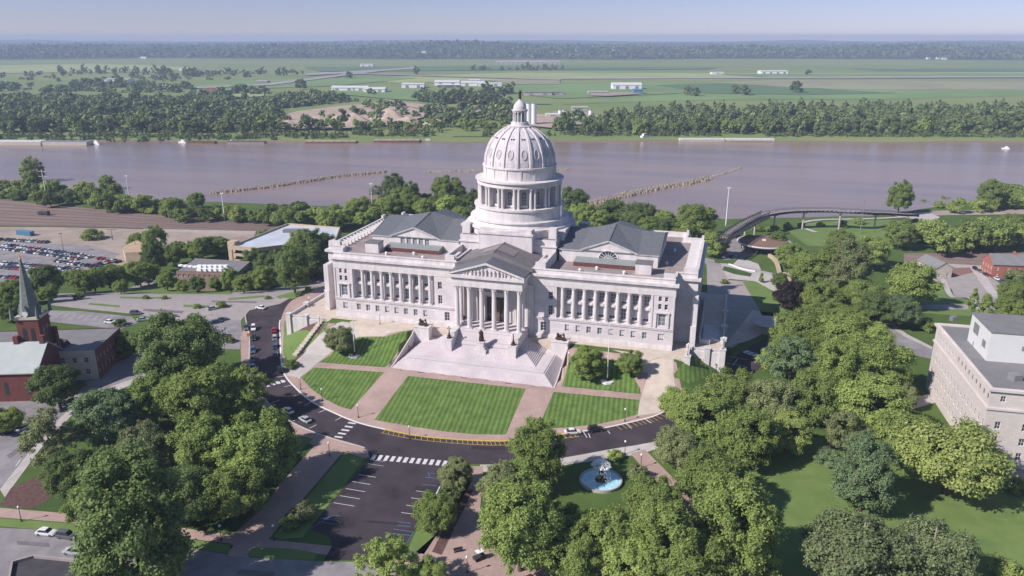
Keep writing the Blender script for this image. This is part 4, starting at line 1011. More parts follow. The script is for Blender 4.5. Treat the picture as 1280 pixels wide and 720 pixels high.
for p, q in (((915,458),(922,449)),((908,454),(932,458)),((912,446),(934,450))): line(p, q, .2, mb=mb)
for k in range(9): line((78+9*k, 390.5+.9*k), (70+9*k, 397+.9*k), .2, mb=mb, off=.16)
for k in range(7): line((268+4*k, 404+4*k), (276+4*k, 401+4*k), .16, mb=mb, off=.16)
line((20,583),(26,575),.3,mb=mb); line((24,590),(10,600),.3,mb=mb)
struct(mb.build('parking_marking', 'paint_white'))
mb = MB()
seg = inner[66:102]
for i in range(0, len(seg)-1):
    a = seg[i]; Lp, Rp = strip(seg, 0, 2.3); q = rect_along((a[0]+Rp[i][0])/2+.3, (a[1]+Rp[i][1])/2, Rp[i][0]-a[0]+.8, Rp[i][1]-a[1], 2.5, .14); mb.add([(x, y, H(x, y)+.13) for x, y in q], [(0, 1, 2, 3)])
    if i < len(seg)-1:
        b = Rp[i+1]; r_ = Rp[i]; q = rect_along((b[0]+r_[0])/2, (b[1]+r_[1])/2, b[0]-r_[0], b[1]-r_[1], math.dist(b, r_), .16); mb.add([(x, y, H(x, y)+.125) for x, y in q], [(0, 1, 2, 3)])
seg2 = inner[110:124]; Lp, Rp = strip(seg2, 0, 2.6)
for i in range(len(seg2)): a, b = seg2[i], Rp[i]; q = rect_along((a[0]+b[0])/2, (a[1]+b[1])/2, b[0]-a[0]+1, b[1]-a[1], 2.9, .14); mb.add([(x, y, H(x, y)+.13) for x, y in q], [(0, 1, 2, 3)])
struct(mb.build('no_parking_marking', 'paint_yellow'))
mb = MB()
for p, q in (((186,530),(270,478)),((220,500),(300,510)),((230,485),(305,495)),((248,470),(318,478)),((530,530),(612,543)),((500,545),(600,556)),((510,575),(585,588)),((612,543),(585,588)),((550,500),(600,506)),((545,515),(600,520)),((650,347),(706,353)),((660,318),(700,322)),((670,300),(700,303)),((672,300),(680,320))): line(z1(*p), z1(*q), .16, mb=mb)
struct(mb.build('blue_bay_marking', 'paint_blue'))
# ------------------------------------------------------------------ river
mb = MB(); c = [to_xy(*p) for p in ((-9000, 380), (9000, 380), (9000, 1000), (-9000, 1000))]
mb.add([(x, y, -28.0) for x, y in c], [(0, 1, 2, 3)])
wm = bpy.data.materials.new('river_water'); wm.use_nodes = True; n = wm.node_tree; L = n.links; b = n.nodes['Principled BSDF']
b.inputs['Base Color'].default_value = (.165, .118, .112, 1); b.inputs['Roughness'].default_value = .16; b.inputs['Specular IOR Level'].default_value = .5; b.inputs['IOR'].default_value = 1.33
tc = n.nodes.new('ShaderNodeTexCoord'); mp = n.nodes.new('ShaderNodeMapping'); mp.inputs['Rotation'].default_value = (0, 0, YAW); mp.inputs['Scale'].default_value = (.35, 1, 1); L.new(tc.outputs['Object'], mp.inputs[0])
t = n.nodes.new('ShaderNodeTexNoise'); t.inputs['Scale'].default_value = .35; t.inputs['Detail'].default_value = 6; t.inputs['Roughness'].default_value = .7; L.new(mp.outputs[0], t.inputs['Vector'])
bp = n.nodes.new('ShaderNodeBump'); bp.inputs['Distance'].default_value = .5; bp.inputs['Strength'].default_value = .4; L.new(t.outputs['Fac'], bp.inputs['Height']); L.new(bp.outputs[0], b.inputs['Normal'])
mp2 = n.nodes.new('ShaderNodeMapping'); mp2.inputs['Rotation'].default_value = (0, 0, YAW); mp2.inputs['Scale'].default_value = (.25, 1.6, 1); L.new(tc.outputs['Object'], mp2.inputs[0])
t2 = n.nodes.new('ShaderNodeTexNoise'); t2.inputs['Scale'].default_value = .012; t2.inputs['Detail'].default_value = 7; L.new(mp2.outputs[0], t2.inputs['Vector'])
mx = n.nodes.new('ShaderNodeMix'); mx.data_type = 'RGBA'; mx.inputs[6].default_value = (.30, .21, .165, 1); mx.inputs[7].default_value = (.225, .165, .15, 1)
r = n.nodes.new('ShaderNodeMapRange'); r.inputs[1].default_value = .4; r.inputs[2].default_value = .6; L.new(t2.outputs['Fac'], r.inputs[0]); L.new(r.outputs[0], mx.inputs[0]); L.new(mx.outputs[2], b.inputs['Base Color'])
MATS['river_water'] = wm; struct(mb.build('river', 'river_water'))
# rock dikes in the river
mat('rock', (.30, .255, .21), .95, var=.3, scale=.5)
def dike(name, pts, label, wdt=4, hgt=1.3):
    line_ = spline([G(*p, z=-28) for p in pts], 8); mb = MB(); rr = random.Random(len(pts))
    for i in range(len(line_)-1):
        a, b = Vector(line_[i]), Vector(line_[i+1]); m_ = max(2, int((b-a).length/1.2))
        for k in range(m_):
            p = a+(b-a)*(k/m_)
            for q in range(6):
                o = Vector((rr.uniform(-wdt/2, wdt/2), rr.uniform(-wdt/2, wdt/2))); s_ = rr.uniform(.6, 1.3); hh = hgt*rr.uniform(.6, 1)*(1-.5*abs(o.y)/wdt)
                cx, cyy = p.x+o.x, p.y+o.y; n_ = 5; a0 = rr.uniform(0, 6)
                mb.add([(cx+s_*1.2*math.cos(a0+6.283*j/n_), cyy+s_*math.sin(a0+6.283*j/n_), -28.3) for j in range(n_)]+[(cx+s_*.6*math.cos(a0+6.283*j/n_), cyy+s_*.5*math.sin(a0+6.283*j/n_), -28+hh) for j in range(n_)], [(j, (j+1) % n_, n_+(j+1) % n_, n_+j) for j in range(n_)]+[tuple(range(n_, 2*n_))])
    Lp, Rp = strip(line_, wdt*.42, wdt*.42)
    for i in range(len(line_)-1):
        a, b, c, d = Lp[i], Lp[i+1], Rp[i+1], Rp[i]; m1 = ((a[0]+d[0])/2, (a[1]+d[1])/2); m2 = ((b[0]+c[0])/2, (b[1]+c[1])/2); zt_ = -28+hgt*.8
        mb.add([(*a, -28.4), (*b, -28.4), (*m2, zt_), (*m1, zt_), (*c, -28.4), (*d, -28.4)], [(0, 1, 2, 3), (3, 2, 4, 5)])
    return tag(mb.build(name, 'rock'), label, 'rock dike')
dike('rock_dike', [(270,241),(320,236),(370,229),(430,220),(480,215)], 'long pale rock dike running out into the river before the dome', 7, 2.2)
dike('rock_dike', [(535,215),(570,214),(620,213.5),(665,213),(708,212)], 'low straight rock dike showing on both sides of the dome', 6, 1.2)
dike('rock_dike', [(735,256),(775,246),(820,236),(860,229),(885,223)], 'brown rock dike angling from the trees behind the building into the river', 9, 2.6)
dike('rock_dike', [(893,220),(905,217),(926,210)], 'short broken tail of rocks past the end of the brown dike', 3, .9)
# ------------------------------------------------------------------ flood plain fields, runway, far roads
def farsheet(name, pts, m, off=.6): return sheet(name, [G(*p, z=-25.4) for p in pts], m, off)
mat('field_green', (.165, .25, .09), .95, var=.12, scale=.004); mat('field_dark', (.095, .17, .075), .95, var=.12, scale=.004); mat('field_pale', (.30, .35, .14), .95, var=.12, scale=.004)
mat('field_brown', (.27, .265, .16), .95, var=.12, scale=.004); mat('runway', (.36, .35, .33), .9, var=.1, scale=.01)
FS = [('field_green', [(700,131),(860,116),(1280,104),(1400,104),(1400,118),(1280,120),(1100,124),(900,125),(720,130)]),
      ('field_pale', [(440,98),(640,91),(900,92),(1400,90),(1400,94),(1280,97),(900,100),(640,100),(500,104)]),
      ('field_brown', [(860,105),(980,100),(1400,103),(1400,112),(1060,112),(1000,110)]),
      ('field_dark', [(1060,85.5),(1400,86),(1400,90),(1100,89)]), ('field_green', [(600,103),(860,104),(960,112),(760,121),(700,124),(600,112)]),
      ('field_dark', [(820,107),(900,104),(1000,110),(1120,117),(1000,119),(880,117)]),
      ('field_green', [(200,106),(330,100),(470,96),(520,98),(420,108),(300,112),(230,118)]), ('field_dark', [(0,118),(90,118),(120,123),(0,128)]),
      ('field_pale', [(0,82),(120,80),(260,85),(200,90),(60,91),(0,92)]), ('field_green', [(410,112),(500,112),(600,116),(690,131),(600,131),(480,124),(420,118)]),
      ('field_dark', [(380,84),(640,83),(900,85),(880,87),(640,88),(400,90)]), ('field_brown', [(610,101),(640,99.5),(700,101),(700,106),(640,106)]),
      ('field_green', [(900,93),(1280,92),(1280,96),(960,97)]), ('field_pale', [(240,122),(330,116),(330,121),(260,127)])]
for i, (m_, p) in enumerate(FS): farsheet('field', p, m_, .5+.12*i)
farsheet('runway', [(700,98.2),(1400,95.6),(1400,97.2),(700,99.6)], 'runway', 2.6)
farsheet('far_road', [(220,111),(330,106),(440,92),(520,84),(526,84),(450,93),(340,107.5),(225,112.5)], 'concrete', 2.7)
farsheet('far_road', [(400,91),(700,100),(700,101),(400,92)], 'concrete', 2.8)
farsheet('far_road', [(380,93),(420,91),(520,85),(520,86.5),(430,93),(385,95)], 'concrete', 2.9)
farsheet('sand_yard', [(333,153),(370,141),(425,134),(478,130),(515,136),(545,144),(515,152),(475,160),(420,163),(368,163),(335,160)], 'sand', 2.4)
farsheet('sand_yard', [(480,125),(498,128),(560,136),(640,141),(700,147),(725,152),(715,160),(690,162),(650,158),(610,149),(540,140),(500,133)], 'sand', 2.5)
farsheet('gravel_yard', [(692,141),(740,142),(752,149),(725,158),(690,156)], 'dirt', 2.7)
farsheet('gravel_yard', [(735,117),(790,117),(800,119),(760,121.5),(740,121)], 'dirt', 2.9)
farsheet('river_bank_shelf', [(990,170.6),(1400,173),(1400,175),(990,173.5)], 'concrete_light', -.9)
# =================================================================== TREES
def crown_mesh(name, seed, kind='round', leaves=9000, lf=.075, lumps=30, mats_=('leaf_mid', 'leaf_inner')):
    r = np.random.RandomState(seed)
    # unit tree: crown radius 1, standing on z=0
    zc, hz = {'round': (1.08, .92), 'tall': (1.5, 1.38), 'wide': (.90, .62), 'cone': (1.6, 1.55), 'bush': (.5, .55), 'open': (1.2, 1.0)}[kind]
    pts, rad = [], []
    while len(pts) < lumps:
        d = r.normal(size=3); d /= np.linalg.norm(d)
        if d[2] < -.8: continue
        t = r.uniform(.30, 1.0)**.55
        lr = (r.uniform(.11, .26) if lumps > 60 else r.uniform(.2, .36)) if kind != 'cone' else r.uniform(.16, .28)
        p = d*t; 
        if kind == 'cone':
            hgt = r.uniform(-.9, .95); w_ = (1-(hgt+1)/2)*.80+.06; a = r.uniform(0, 6.283); p = np.array([w_*math.cos(a), w_*math.sin(a), hgt])
        if kind == 'open': lr *= .72
        pts.append([p[0], p[1], zc+p[2]*hz]); rad.append(lr)
    pts = np.array(pts); rad = np.array(rad)
    n = leaves; w_ = rad**2; idx = r.choice(len(pts), n, p=w_/w_.sum())
    d = r.normal(size=(n, 3)); d /= np.linalg.norm(d, axis=1)[:, None]; d[:, 2] = np.where(d[:, 2] < -.35, -d[:, 2], d[:, 2])
    # ragged twigs: bumps of each lump by direction
    ph = r.uniform(0, 6.283, size=(len(pts), 3)); f = 5.0
    bump = 1+.30*np.sin(f*d[:, 0]+ph[idx, 0])*np.sin(f*d[:, 1]+ph[idx, 1])+.10*np.sin(2.3*f*d[:, 2]+ph[idx, 2])
    rr_ = rad[idx]*bump*(1-.35*r.uniform(size=n)**2.2)*r.choice([1, 1, 1, 1.12, 1.25], n)
    sq = .85 if kind not in ('cone', 'tall') else 1.15
    c = pts[idx]+d*rr_[:, None]*np.array([1, 1, sq])
    out = c-np.array([0, 0, zc]); out /= np.linalg.norm(out, axis=1)[:, None]
    nrm = d*.7+out*.4+np.array([0, 0, .45])+r.normal(size=(n, 3))*.55; nrm /= np.linalg.norm(nrm, axis=1)[:, None]
    t1 = np.cross(nrm, r.normal(size=(n, 3))); t1 /= np.linalg.norm(t1, axis=1)[:, None]; t2 = np.cross(nrm, t1)
    s = lf*r.uniform(.6, 1.35, n)[:, None]
    q = np.stack([c-t1*s, c-t2*s*.62+nrm*s*.1, c+t1*s, c+t2*s*.62+nrm*s*.1], 1).reshape(-1, 3)
    V = [q]; F = [np.arange(4*n).reshape(-1, 4)]; M = [np.zeros(n, int)]
    o = 4*n
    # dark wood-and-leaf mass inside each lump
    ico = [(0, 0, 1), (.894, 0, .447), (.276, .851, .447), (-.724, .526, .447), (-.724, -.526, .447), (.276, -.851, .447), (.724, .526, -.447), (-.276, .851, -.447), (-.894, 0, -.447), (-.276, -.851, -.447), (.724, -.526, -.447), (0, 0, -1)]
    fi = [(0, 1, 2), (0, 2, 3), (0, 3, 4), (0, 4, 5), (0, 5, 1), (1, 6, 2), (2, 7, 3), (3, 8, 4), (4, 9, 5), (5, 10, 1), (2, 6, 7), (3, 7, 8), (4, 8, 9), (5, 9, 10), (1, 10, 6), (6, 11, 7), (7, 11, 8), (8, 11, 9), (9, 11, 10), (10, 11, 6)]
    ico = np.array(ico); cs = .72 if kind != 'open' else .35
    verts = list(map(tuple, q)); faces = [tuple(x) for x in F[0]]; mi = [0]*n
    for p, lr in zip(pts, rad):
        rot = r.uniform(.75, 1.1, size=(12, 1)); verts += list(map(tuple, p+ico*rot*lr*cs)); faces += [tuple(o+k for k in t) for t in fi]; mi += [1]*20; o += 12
    me = bpy.data.meshes.new(name); me.from_pydata(verts, [], faces)
    for x in mats_: me.materials.append(MATS[x])
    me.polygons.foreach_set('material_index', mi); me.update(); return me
def trunk_mesh(name, seed, top=1.3, r0=.055, m='bark'):
    rr = random.Random(seed); mb = MB(); mb.bar((0, 0, -.1), (0, 0, .55), r0*1.3, r0, 8); mb.bar((0, 0, .55), (rr.uniform(-.05, .05), rr.uniform(-.05, .05), top), r0, r0*.4, 7)
    for k in range(7):
        a = rr.uniform(0, 6.28); z = rr.uniform(.45, .9); l = rr.uniform(.5, .8); mb.bar((0, 0, z), (l*math.cos(a), l*math.sin(a), z+rr.uniform(.35, .8)), r0*.55, r0*.15, 5)
    me = bpy.data.meshes.new(name); me.from_pydata(mb.v, [], mb.f); me.materials.append(MATS[m]); me.update(); return me
CR = {}
def crowns(key, n, **kw): CR[key] = [crown_mesh('crown', 100*len(CR)+i, **kw) for i in range(n)]
crowns('round', 4, kind='round', leaves=36000, lf=.031, lumps=115)
crowns('tall', 3, kind='tall', leaves=38000, lf=.032, lumps=130)
crowns('wide', 2, kind='wide', leaves=30000, lf=.031, lumps=120)
crowns('cone', 2, kind='cone', leaves=9000, lf=.05, lumps=50)
crowns('open', 2, kind='open', leaves=15000, lf=.032, lumps=80)
crowns('bush', 2, kind='bush', leaves=6000, lf=.06, lumps=30)
crowns('small', 3, kind='round', leaves=4500, lf=.075, lumps=30)
TR = [trunk_mesh('trunk', i) for i in range(3)]; TRP = trunk_mesh('trunk', 9, 1.6, .04, 'bark_pale'); TRB = trunk_mesh('trunk', 5, .6, .05)
tr_rng = random.Random(11)
NT = [0]
def place_tree(x, y, z, rad, kind, leaf, label, group=None, cat='tree', hs=1.0, name=None, parts=True):
    v = CR[kind][NT[0] % len(CR[kind])]; NT[0] += 1
    root = thing(name or {'bush': 'shrub', 'cone': 'conical_tree'}.get(kind, 'tree'), label, cat, (x, y, z-.1), tr_rng.uniform(0, 6.28), group)
    root.scale = (rad, rad*tr_rng.uniform(.92, 1.06), rad*hs)
    c = bpy.data.objects.new('crown', v); COL.objects.link(c); c.parent = root
    c.material_slots[0].link = 'OBJECT'; c.material_slots[0].material = LEAF[leaf]
    t = bpy.data.objects.new('trunk', TRB if kind == 'bush' else (TRP if leaf in ('grey',) else TR[NT[0] % 3])); COL.objects.link(t); t.parent = root
    return root
ZCN = {'round': 1.08, 'tall': 1.5, 'wide': .9, 'cone': 1.6, 'bush': .5, 'open': 1.2, 'small': 1.08}
def tree_px(px, py, wpx, kind, leaf, label, group=None, hs=1.0, cat=None, zg=None):
    """crown centred on this sight line, standing on the ground below it, as wide as it looks"""
    d = ray(px, py); hz = 6.0
    for _ in range(8):
        if zg is None:
            x, y = G(px, py, dz=hz) if False else ground_under(d, hz)
        else: t = (zg+hz-CAM[2])/d[2]; x, y = CAM[0]+d[0]*t, CAM[1]+d[1]*t
        dist = math.sqrt((x-CAM[0])**2+(y-CAM[1])**2+(CAM[2]+9)**2); depth = dist*math.cos(math.atan(math.hypot(px-640, py-360)/FPX))
        rad = wpx*.5*depth/FPX*.93; hz = ZCN[kind]*rad*hs
    return place_tree(x, y, H(x, y) if zg is None else zg, rad, kind, leaf, label, group, cat or ('shrub' if kind == 'bush' else 'tree'), hs)
def ground_under(d, hz):
    f = lambda t: CAM[2]+d[2]*t-hz-H(CAM[0]+d[0]*t, CAM[1]+d[1]*t)
    t = 50.0; dt = 3.0
    while f(t) > 0 and t < 14000: t += dt; dt = min(dt*1.03, 60)
    a, b = t-dt, t
    for _ in range(20):
        c = (a+b)/2
        if f(c) > 0: a = c
        else: b = c
    return CAM[0]+d[0]*b, CAM[1]+d[1]*b
TREES = [
 # big grove west of the footpath
 (222,437,100,'round','dark','large rounded dark green tree standing alone beside the drive'),
 (70,482,62,'round','dark','dark tree in the shade in front of the red church'),
 (62,548,80,'open','olive','thin brownish tree with bare limbs showing beside the street junction'),
 (88,590,66,'round','dark','dark dense tree behind the planting bed at the street corner'),
 (132,522,80,'round','blue','tall deep green tree between the thin brown tree and the big grove'),
 (112,628,60,'round','mid','mid green tree at the edge of the pavement near the parked white car'),
 (165,655,140,'tall','dark','huge dark tree overhanging the street beside the parked cars'),
 (192,502,74,'round','mid','middle tree of the grove directly below the large rounded tree'),
 (252,492,86,'round','mid','leafy tree of the grove nearest the line of queued cars'),
 (305,486,68,'open','light','feathery pale green tree leaning toward the curved drive'),
 (182,566,84,'round','olive','dull green tree in the very heart of the grove'),
 (250,560,88,'round','mid','medium green tree in the grove, west of its biggest bright crown'),
 (320,562,104,'round','mid','broad bright crowned tree beside the pink footpath'),
 (232,618,84,'round','dark','shaded tree above the sidewalk between huge dark tree and footpath'),
 (293,612,78,'round','mid','tree at the south edge of the grove beside the footpath bend'),
 (142,588,70,'round','dark','dark tree hemmed in by the grove behind the street corner'),
 (8,525,36,'round','light','bright green tree beside the parked cars at the left street'),
 (40,455,30,'bush','dark','dark evergreen bush at the foot of the church wall'),
 (345,540,44,'round','dark','small dark tree at the inside edge of the pavement by two parked cars'),
 (480,704,76,'open','light','lime green young tree at the mouth of the parking apron'),
 (536,722,52,'round','light','light green low tree next to the lime green young tree'),
 (570,592,46,'round','olive','greyish small tree at the top corner of the parking apron'),
 (543,640,54,'round','mid','round small tree halfway down beside the parking apron'),
 (560,625,38,'bush','dark','dark shrub squeezed between the two parking apron trees'),
 (377,640,34,'bush','olive','sprawling shrub on the grass wedge beside the pink footpath'),
 (362,655,26,'bush','mid','small green shrub at the lower end of the grass wedge'),
 # front lawns
 (424,424,38,'round','olive','pale flowering tree by the left flagpole'),
 (735,452,46,'round','mid','dense round tree beside the right flagpole on the upper lawn'),
 (789,453,34,'round','mid','small round tree by the right flagpole nearest the beige ramp'),
 # grove round the fountain
 (672,566,72,'tall','mid','tall light tree that breaks over the right end of the yellow kerb'),
 (628,606,60,'round','olive','yellowish green tree at the left edge of the fountain grove'),
 (650,655,96,'tall','mid','large tree above the plaza bench'),
 (700,655,60,'round','light','bright crowned tree just left of the fountain'),
 (757,672,88,'round','mid','leafy tree directly below the fountain basin'),
 (818,628,74,'round','mid','bushy tree right of and below the fountain'),
 (716,690,80,'round','mid','tree at the bottom edge below the bright crowned tree'),
 (832,680,88,'tall','mid','tall tree in the middle of the fountain grove'),
 (790,705,80,'round','light','light green tree at the bottom edge under the fountain grove'),
 (893,600,92,'round','mid','tree beside the long shadow on the park lawn'),
 (920,660,104,'tall','light','tall bright tree at the edge of the shadowed park lawn'),
 (868,705,90,'round','mid','tree at the bottom edge beside the tall bright tree'),
 (945,706,60,'round','light','low bright tree at the bottom edge beside the greyish thicket'),
 (848,560,60,'round','olive','greyish green tree at the right end of the drive'),
 (797,592,30,'bush','olive','grey shrub bed beside the fountain basin'),
 (768,569,20,'bush','light','light shrub behind the fountain'),
 (880,520,80,'round','mid','broad tree hiding the drive below the end lawn'),
 (848,505,48,'round','light','bright tree at the foot of the beige ramp'),
 (930,545,82,'round','mid','tree between the end lawn and the open park lawn'),
 (912,490,66,'round','mid','tree crowding the drive beside the row of white crossing bars'),
 (985,540,60,'round','yellow','yellow green tree at the upper corner of the park lawn'),
 (960,500,66,'round','olive','dull green tree north of the yellow green tree'),
 (990,455,76,'open','blue','feathery blue green tree above the crossing'),
 (1020,495,70,'round','mid','mid green tree at the centre of the wood beyond the park lawn'),
 (1060,540,60,'open','olive','open branched brownish tree over the park path'),
 (1000,415,66,'round','mid','green tree below the purple leaved tree'),
 (1045,470,70,'tall','mid','tall tree in the middle of the right hand wood'),
 (1095,455,80,'round','mid','broad tree beside the bend in the right hand street'),
 (1090,505,84,'round','light','bright tree in front of the wood near the stone office'),
 (1052,420,66,'round','light','bright green tree beneath the round clipped evergreen'),
 (1035,572,34,'bush','blue','blue green shrub on the open park lawn'),
 (1082,592,76,'tall','blue','large bluish tree standing in the open park lawn'),
 (1190,570,125,'wide','yellow','wide bright tree in front of the stone office building'),
 (1135,545,76,'round','light','tree joining the wide bright tree on its left'),
 (1130,495,36,'round','olive','small olive tree at the foot of the office wall'),
 (1075,690,130,'wide','grey','greyish green thicket at the bottom edge of the park lawn'),
 (1165,690,110,'wide','grey','greyish spreading tree at the lower right of the park lawn'),
 (1262,712,40,'bush','light','bright shrub in the lower right corner'),
 (1270,608,30,'bush','mid','hedge shrub below the stone office building'),
 # park behind and right
 (1015,335,56,'round','mid','broad tree right of the round canopy roof'),
 (1062,338,60,'tall','olive','weeping tree with a pale forked trunk'),
 (990,368,44,'round','purple','dark purple leaved tree beside the diagonal wall'),
 (1025,372,50,'round','mid','green tree touching the purple leaved tree'),
 (1085,372,50,'round','mid','tree left of the round clipped evergreen'),
 (1140,355,62,'round','light','big yellowish green tree near the small stone house'),
 (1127,388,46,'round','blue','round clipped dark evergreen beside the street bend'),
 (1158,408,24,'bush','mid','small round shrub at the corner of the stone office'),
 (1125,292,40,'round','mid','tree in front of the park circle below the bridge landing'),
 (1126,244,32,'tall','mid','tall lone pair of trees on the river bank at the bridge landing'),
 (1238,243,28,'tall','mid','tall tree on the river bank at the right'),
 (1262,250,22,'open','mid','thin tree on the river bank at the right edge'),
 (1090,315,46,'round','light','light tree between the weeping tree and the lawn circle'),
 (1050,305,40,'round','mid','tree behind the weeping tree at the edge of the lawn circle'),
 (952,347,9,'cone','mid','slim conical young tree on the small lawn'),
 (895,305,34,'round','light','bright round tree at the rear corner of the domed building'),
 (870,275,50,'round','mid','big tree behind the right wing near the tall pole'),
 (830,275,30,'round','light','bright green round tree behind the right wing'),
 (800,268,40,'round','grey','pale brownish tree behind the right wing'),
 (770,262,30,'round','mid','tree behind the right wing roof beside the brown dike'),
 (716,250,36,'round','dark','dark tree immediately right of the dome'),
 (1218,372,16,'cone','mid','pointed little tree at the end of the parking lot'),
 (1232,385,26,'cone','mid','pointed tree in front of the white penthouse'),
 (1262,388,40,'round','mid','tree behind the white penthouse'),
 (1265,365,34,'round','mid','tree beside the red brick house'),
 (1272,345,26,'bush','olive','olive hedge in front of the red brick house'),
 # left middle distance
 (193,300,30,'tall','mid','tall tree beside the tan warehouse roof'),
 (192,322,32,'tall','dark','dark tree in front of the tan warehouse'),
 (115,294,24,'bush','mid','bush in the gravel yard near the blue container'),
 (55,350,44,'round','dark','dark tree behind the church steeple'),
 (12,365,36,'round','mid','tree at the left edge behind the church'),
 (208,351,27,'round','mid','tree on the corner lawn by the low brick house'),
 (246,355,23,'round','dark','small tree in front of the low brick house'), (228,357,18,'round','mid','little tree between the two before the low brick house'), (270,354,20,'round','mid','round tree hiding the east end of the low brick house'), (287,349,24,'tall','mid','tall tree at the corner between brick house and parking deck'),
 (372,368,9,'bush','mid','clipped hedge on the lower traffic island by the drive'),(385,361,9,'bush','mid','clipped hedge on the upper traffic island by the drive'),(335,372,8,'bush','light','small planting at the tip of the traffic island'),(305,352,22,'round','mid','round tree on the lawn strip by the brick building'),(150,358,20,'round','mid','tree on the verge beside the side road'),(182,372,9,'bush','mid','clipped hedge in the long island of the cross street'),(205,372,9,'bush','mid','second hedge in the long island of the cross street'),(246,383,10,'bush','light','small shrub on the short island by the drive'),(60,366,24,'round','mid','tree on the verge behind the annex lot'),(98,371,14,'bush','dark','low hedge bordering the annex parking lot'),(170,300,22,'round','mid','tree behind the tan warehouse roof'),(330,296,22,'round','mid','tree in front of the blue grey deck wall'),(12,388,30,'round','dark','dark tree directly behind the church nave'),(936,300,16,'round','mid','small tree at the foot of the bridge ramp'),(972,298,24,'round','dark','dark tree against the east side of the round canopy'),(985,318,34,'round','mid','tree between round canopy and broad tree'),(905,352,10,'bush','mid','small hedge beside the shaded side drive'),(912,438,12,'bush','mid','clipped shrub at the entrance canopy'),(975,350,22,'round','dark','dark tree behind the purple leaved tree'),
 (158,430,36,'round','dark','dark tree at the dark end wall of the church annex'),
 (149,404,16,'bush','dark','clipped round bush in the annex parking lot'),
 (277,381,14,'bush','mid','small round street tree at the junction'),
 (270,424,16,'bush','mid','low shrub on the parking lot island'),
 (257,268,1,'bush','mid',''),
 (287,425,14,'bush','olive','dull green shrub beside the orange sign on the drive'),
 (392,392,22,'bush','olive','flowering shrubs at the foot of the left retaining wall'),
 (410,378,20,'bush','light','bright hedge between the left terrace and the drive'),
 (365,455,18,'bush','dark','dark shrub bed at the point of the left slope lawn'),
 (375,262,24,'round','dark','dark round tree on the near river bank behind the parking deck'),
 (359,264,22,'round','dark','dark tree beside the other dark one on the near river bank'),
 (492,235,30,'tall','dark','tall dark tree on the river bank behind the left wing'),
 (512,245,28,'tall','dark','second tall dark tree on the river bank behind the left wing'),
 (560,240,46,'round','mid','large tree on the river bank left of the dome'),
 (590,250,30,'round','dark','dark tree tucked against the left side of the dome'),
 (470,240,20,'open','grey','bare grey tree on the river bank behind the left wing'),
 (418,262,18,'round','mid','lone green tree at the water edge behind the parking deck'),
 (244,250,22,'round','mid','lone round tree at the water edge left of the long dike'),
 (40,215,30,'tall','light','tall yellow green tree on the river bank behind the pylon'),
 (134,232,20,'tall','mid','slim tree standing above the left river bank scrub'),
]
for t_ in TREES:
    if not t_[5]: continue
    tree_px(*t_[:6])
# rows of similar trees: each a thing of its own
ONES = 'first second third fourth fifth sixth seventh eighth ninth'.split(); TEENS = 'tenth eleventh twelfth thirteenth fourteenth fifteenth sixteenth seventeenth eighteenth nineteenth'.split(); TENS = 'twenty thirty forty fifty sixty seventy eighty ninety'.split()
def ordinal(k):
    if k < 10: return ONES[k-1]
    if k < 20: return TEENS[k-10]
    t, o = divmod(k, 10); return TENS[t-2]+'-'+ONES[o-1] if o else TENS[t-2][:-1]+'ieth'
def row(pts, n, wpx, kinds, leaves, label, group, seed=1, jit=5, hs=1.0, cat=None):
    rr = random.Random(seed); L_ = [0]
    for i in range(len(pts)-1): L_.append(L_[-1]+math.dist(pts[i], pts[i+1]))
    for k in range(n):
        s_ = L_[-1]*(k+.5+rr.uniform(-.3, .3))/n
        i = max(j for j in range(len(L_)-1) if L_[j] <= s_); t = (s_-L_[i])/(L_[i+1]-L_[i])
        px = pts[i][0]+(pts[i+1][0]-pts[i][0])*t; py = pts[i][1]+(pts[i+1][1]-pts[i][1])*t+rr.uniform(-jit, jit)
        tree_px(px, py, wpx*rr.uniform(.75, 1.3), rr.choice(kinds), rr.choice(leaves), ordinal(k+1)+' from the west, '+label, group, hs*rr.uniform(.85, 1.15), cat)
row([(295,340),(330,330),(380,320),(412,312)], 11, 36, ['round', 'tall'], ['mid', 'dark'], 'tree in the belt between deck and street', 'trees between the parking deck and the street', 2, 9)
row([(300,355),(350,342),(405,326)], 9, 26, ['round'], ['mid', 'dark'], 'lower tree at the street edge by the parking deck', 'lower trees before the parking deck belt', 3, 4)
row([(85,350),(120,345),(165,338),(190,338)], 8, 26, ['round'], ['mid', 'light'], 'bright tree between the car park and the side road', 'trees along the side road by the car park', 4, 5)
row([(210,316),(245,314),(285,308)], 8, 24, ['round'], ['mid'], 'tree in the row behind the low brick house', 'trees behind the low brick house', 5, 5)
row([(0,240),(60,244),(120,252),(200,262),(330,271)], 34, 18, ['small', 'bush'], ['mid', 'light', 'dark'], 'scrub tree on the river bank beyond the rail yard', 'river bank scrub beyond the rail yard', 6, 5)
row([(0,233),(60,238),(150,248),(230,258)], 14, 20, ['small'], ['mid', 'light'], 'taller tree between the rail yard and the river', 'thicket trees between the rail yard and the river', 16, 5)
row([(330,272),(400,274),(440,268),(520,262),(590,266)], 22, 26, ['small', 'round'], ['mid', 'light'], 'tree on the bluff behind the left wing', 'trees on the bluff behind the left wing', 7, 7)
row([(440,258),(520,252),(590,256)], 9, 26, ['round'], ['mid', 'dark'], 'fuller upper tree on the bluff behind the left wing', 'upper bluff trees behind the left wing', 17, 5)
row([(700,262),(760,272),(830,285),(885,290)], 14, 28, ['small', 'round'], ['mid', 'light', 'dark'], 'tree on the bluff behind the right wing', 'trees on the bluff behind the right wing', 8, 6)
row([(1150,294),(1200,292),(1280,290)], 14, 32, ['small', 'round'], ['mid', 'light'], 'leafy tree in the thicket beyond the railway', 'thicket beyond the right hand railway', 9, 8)
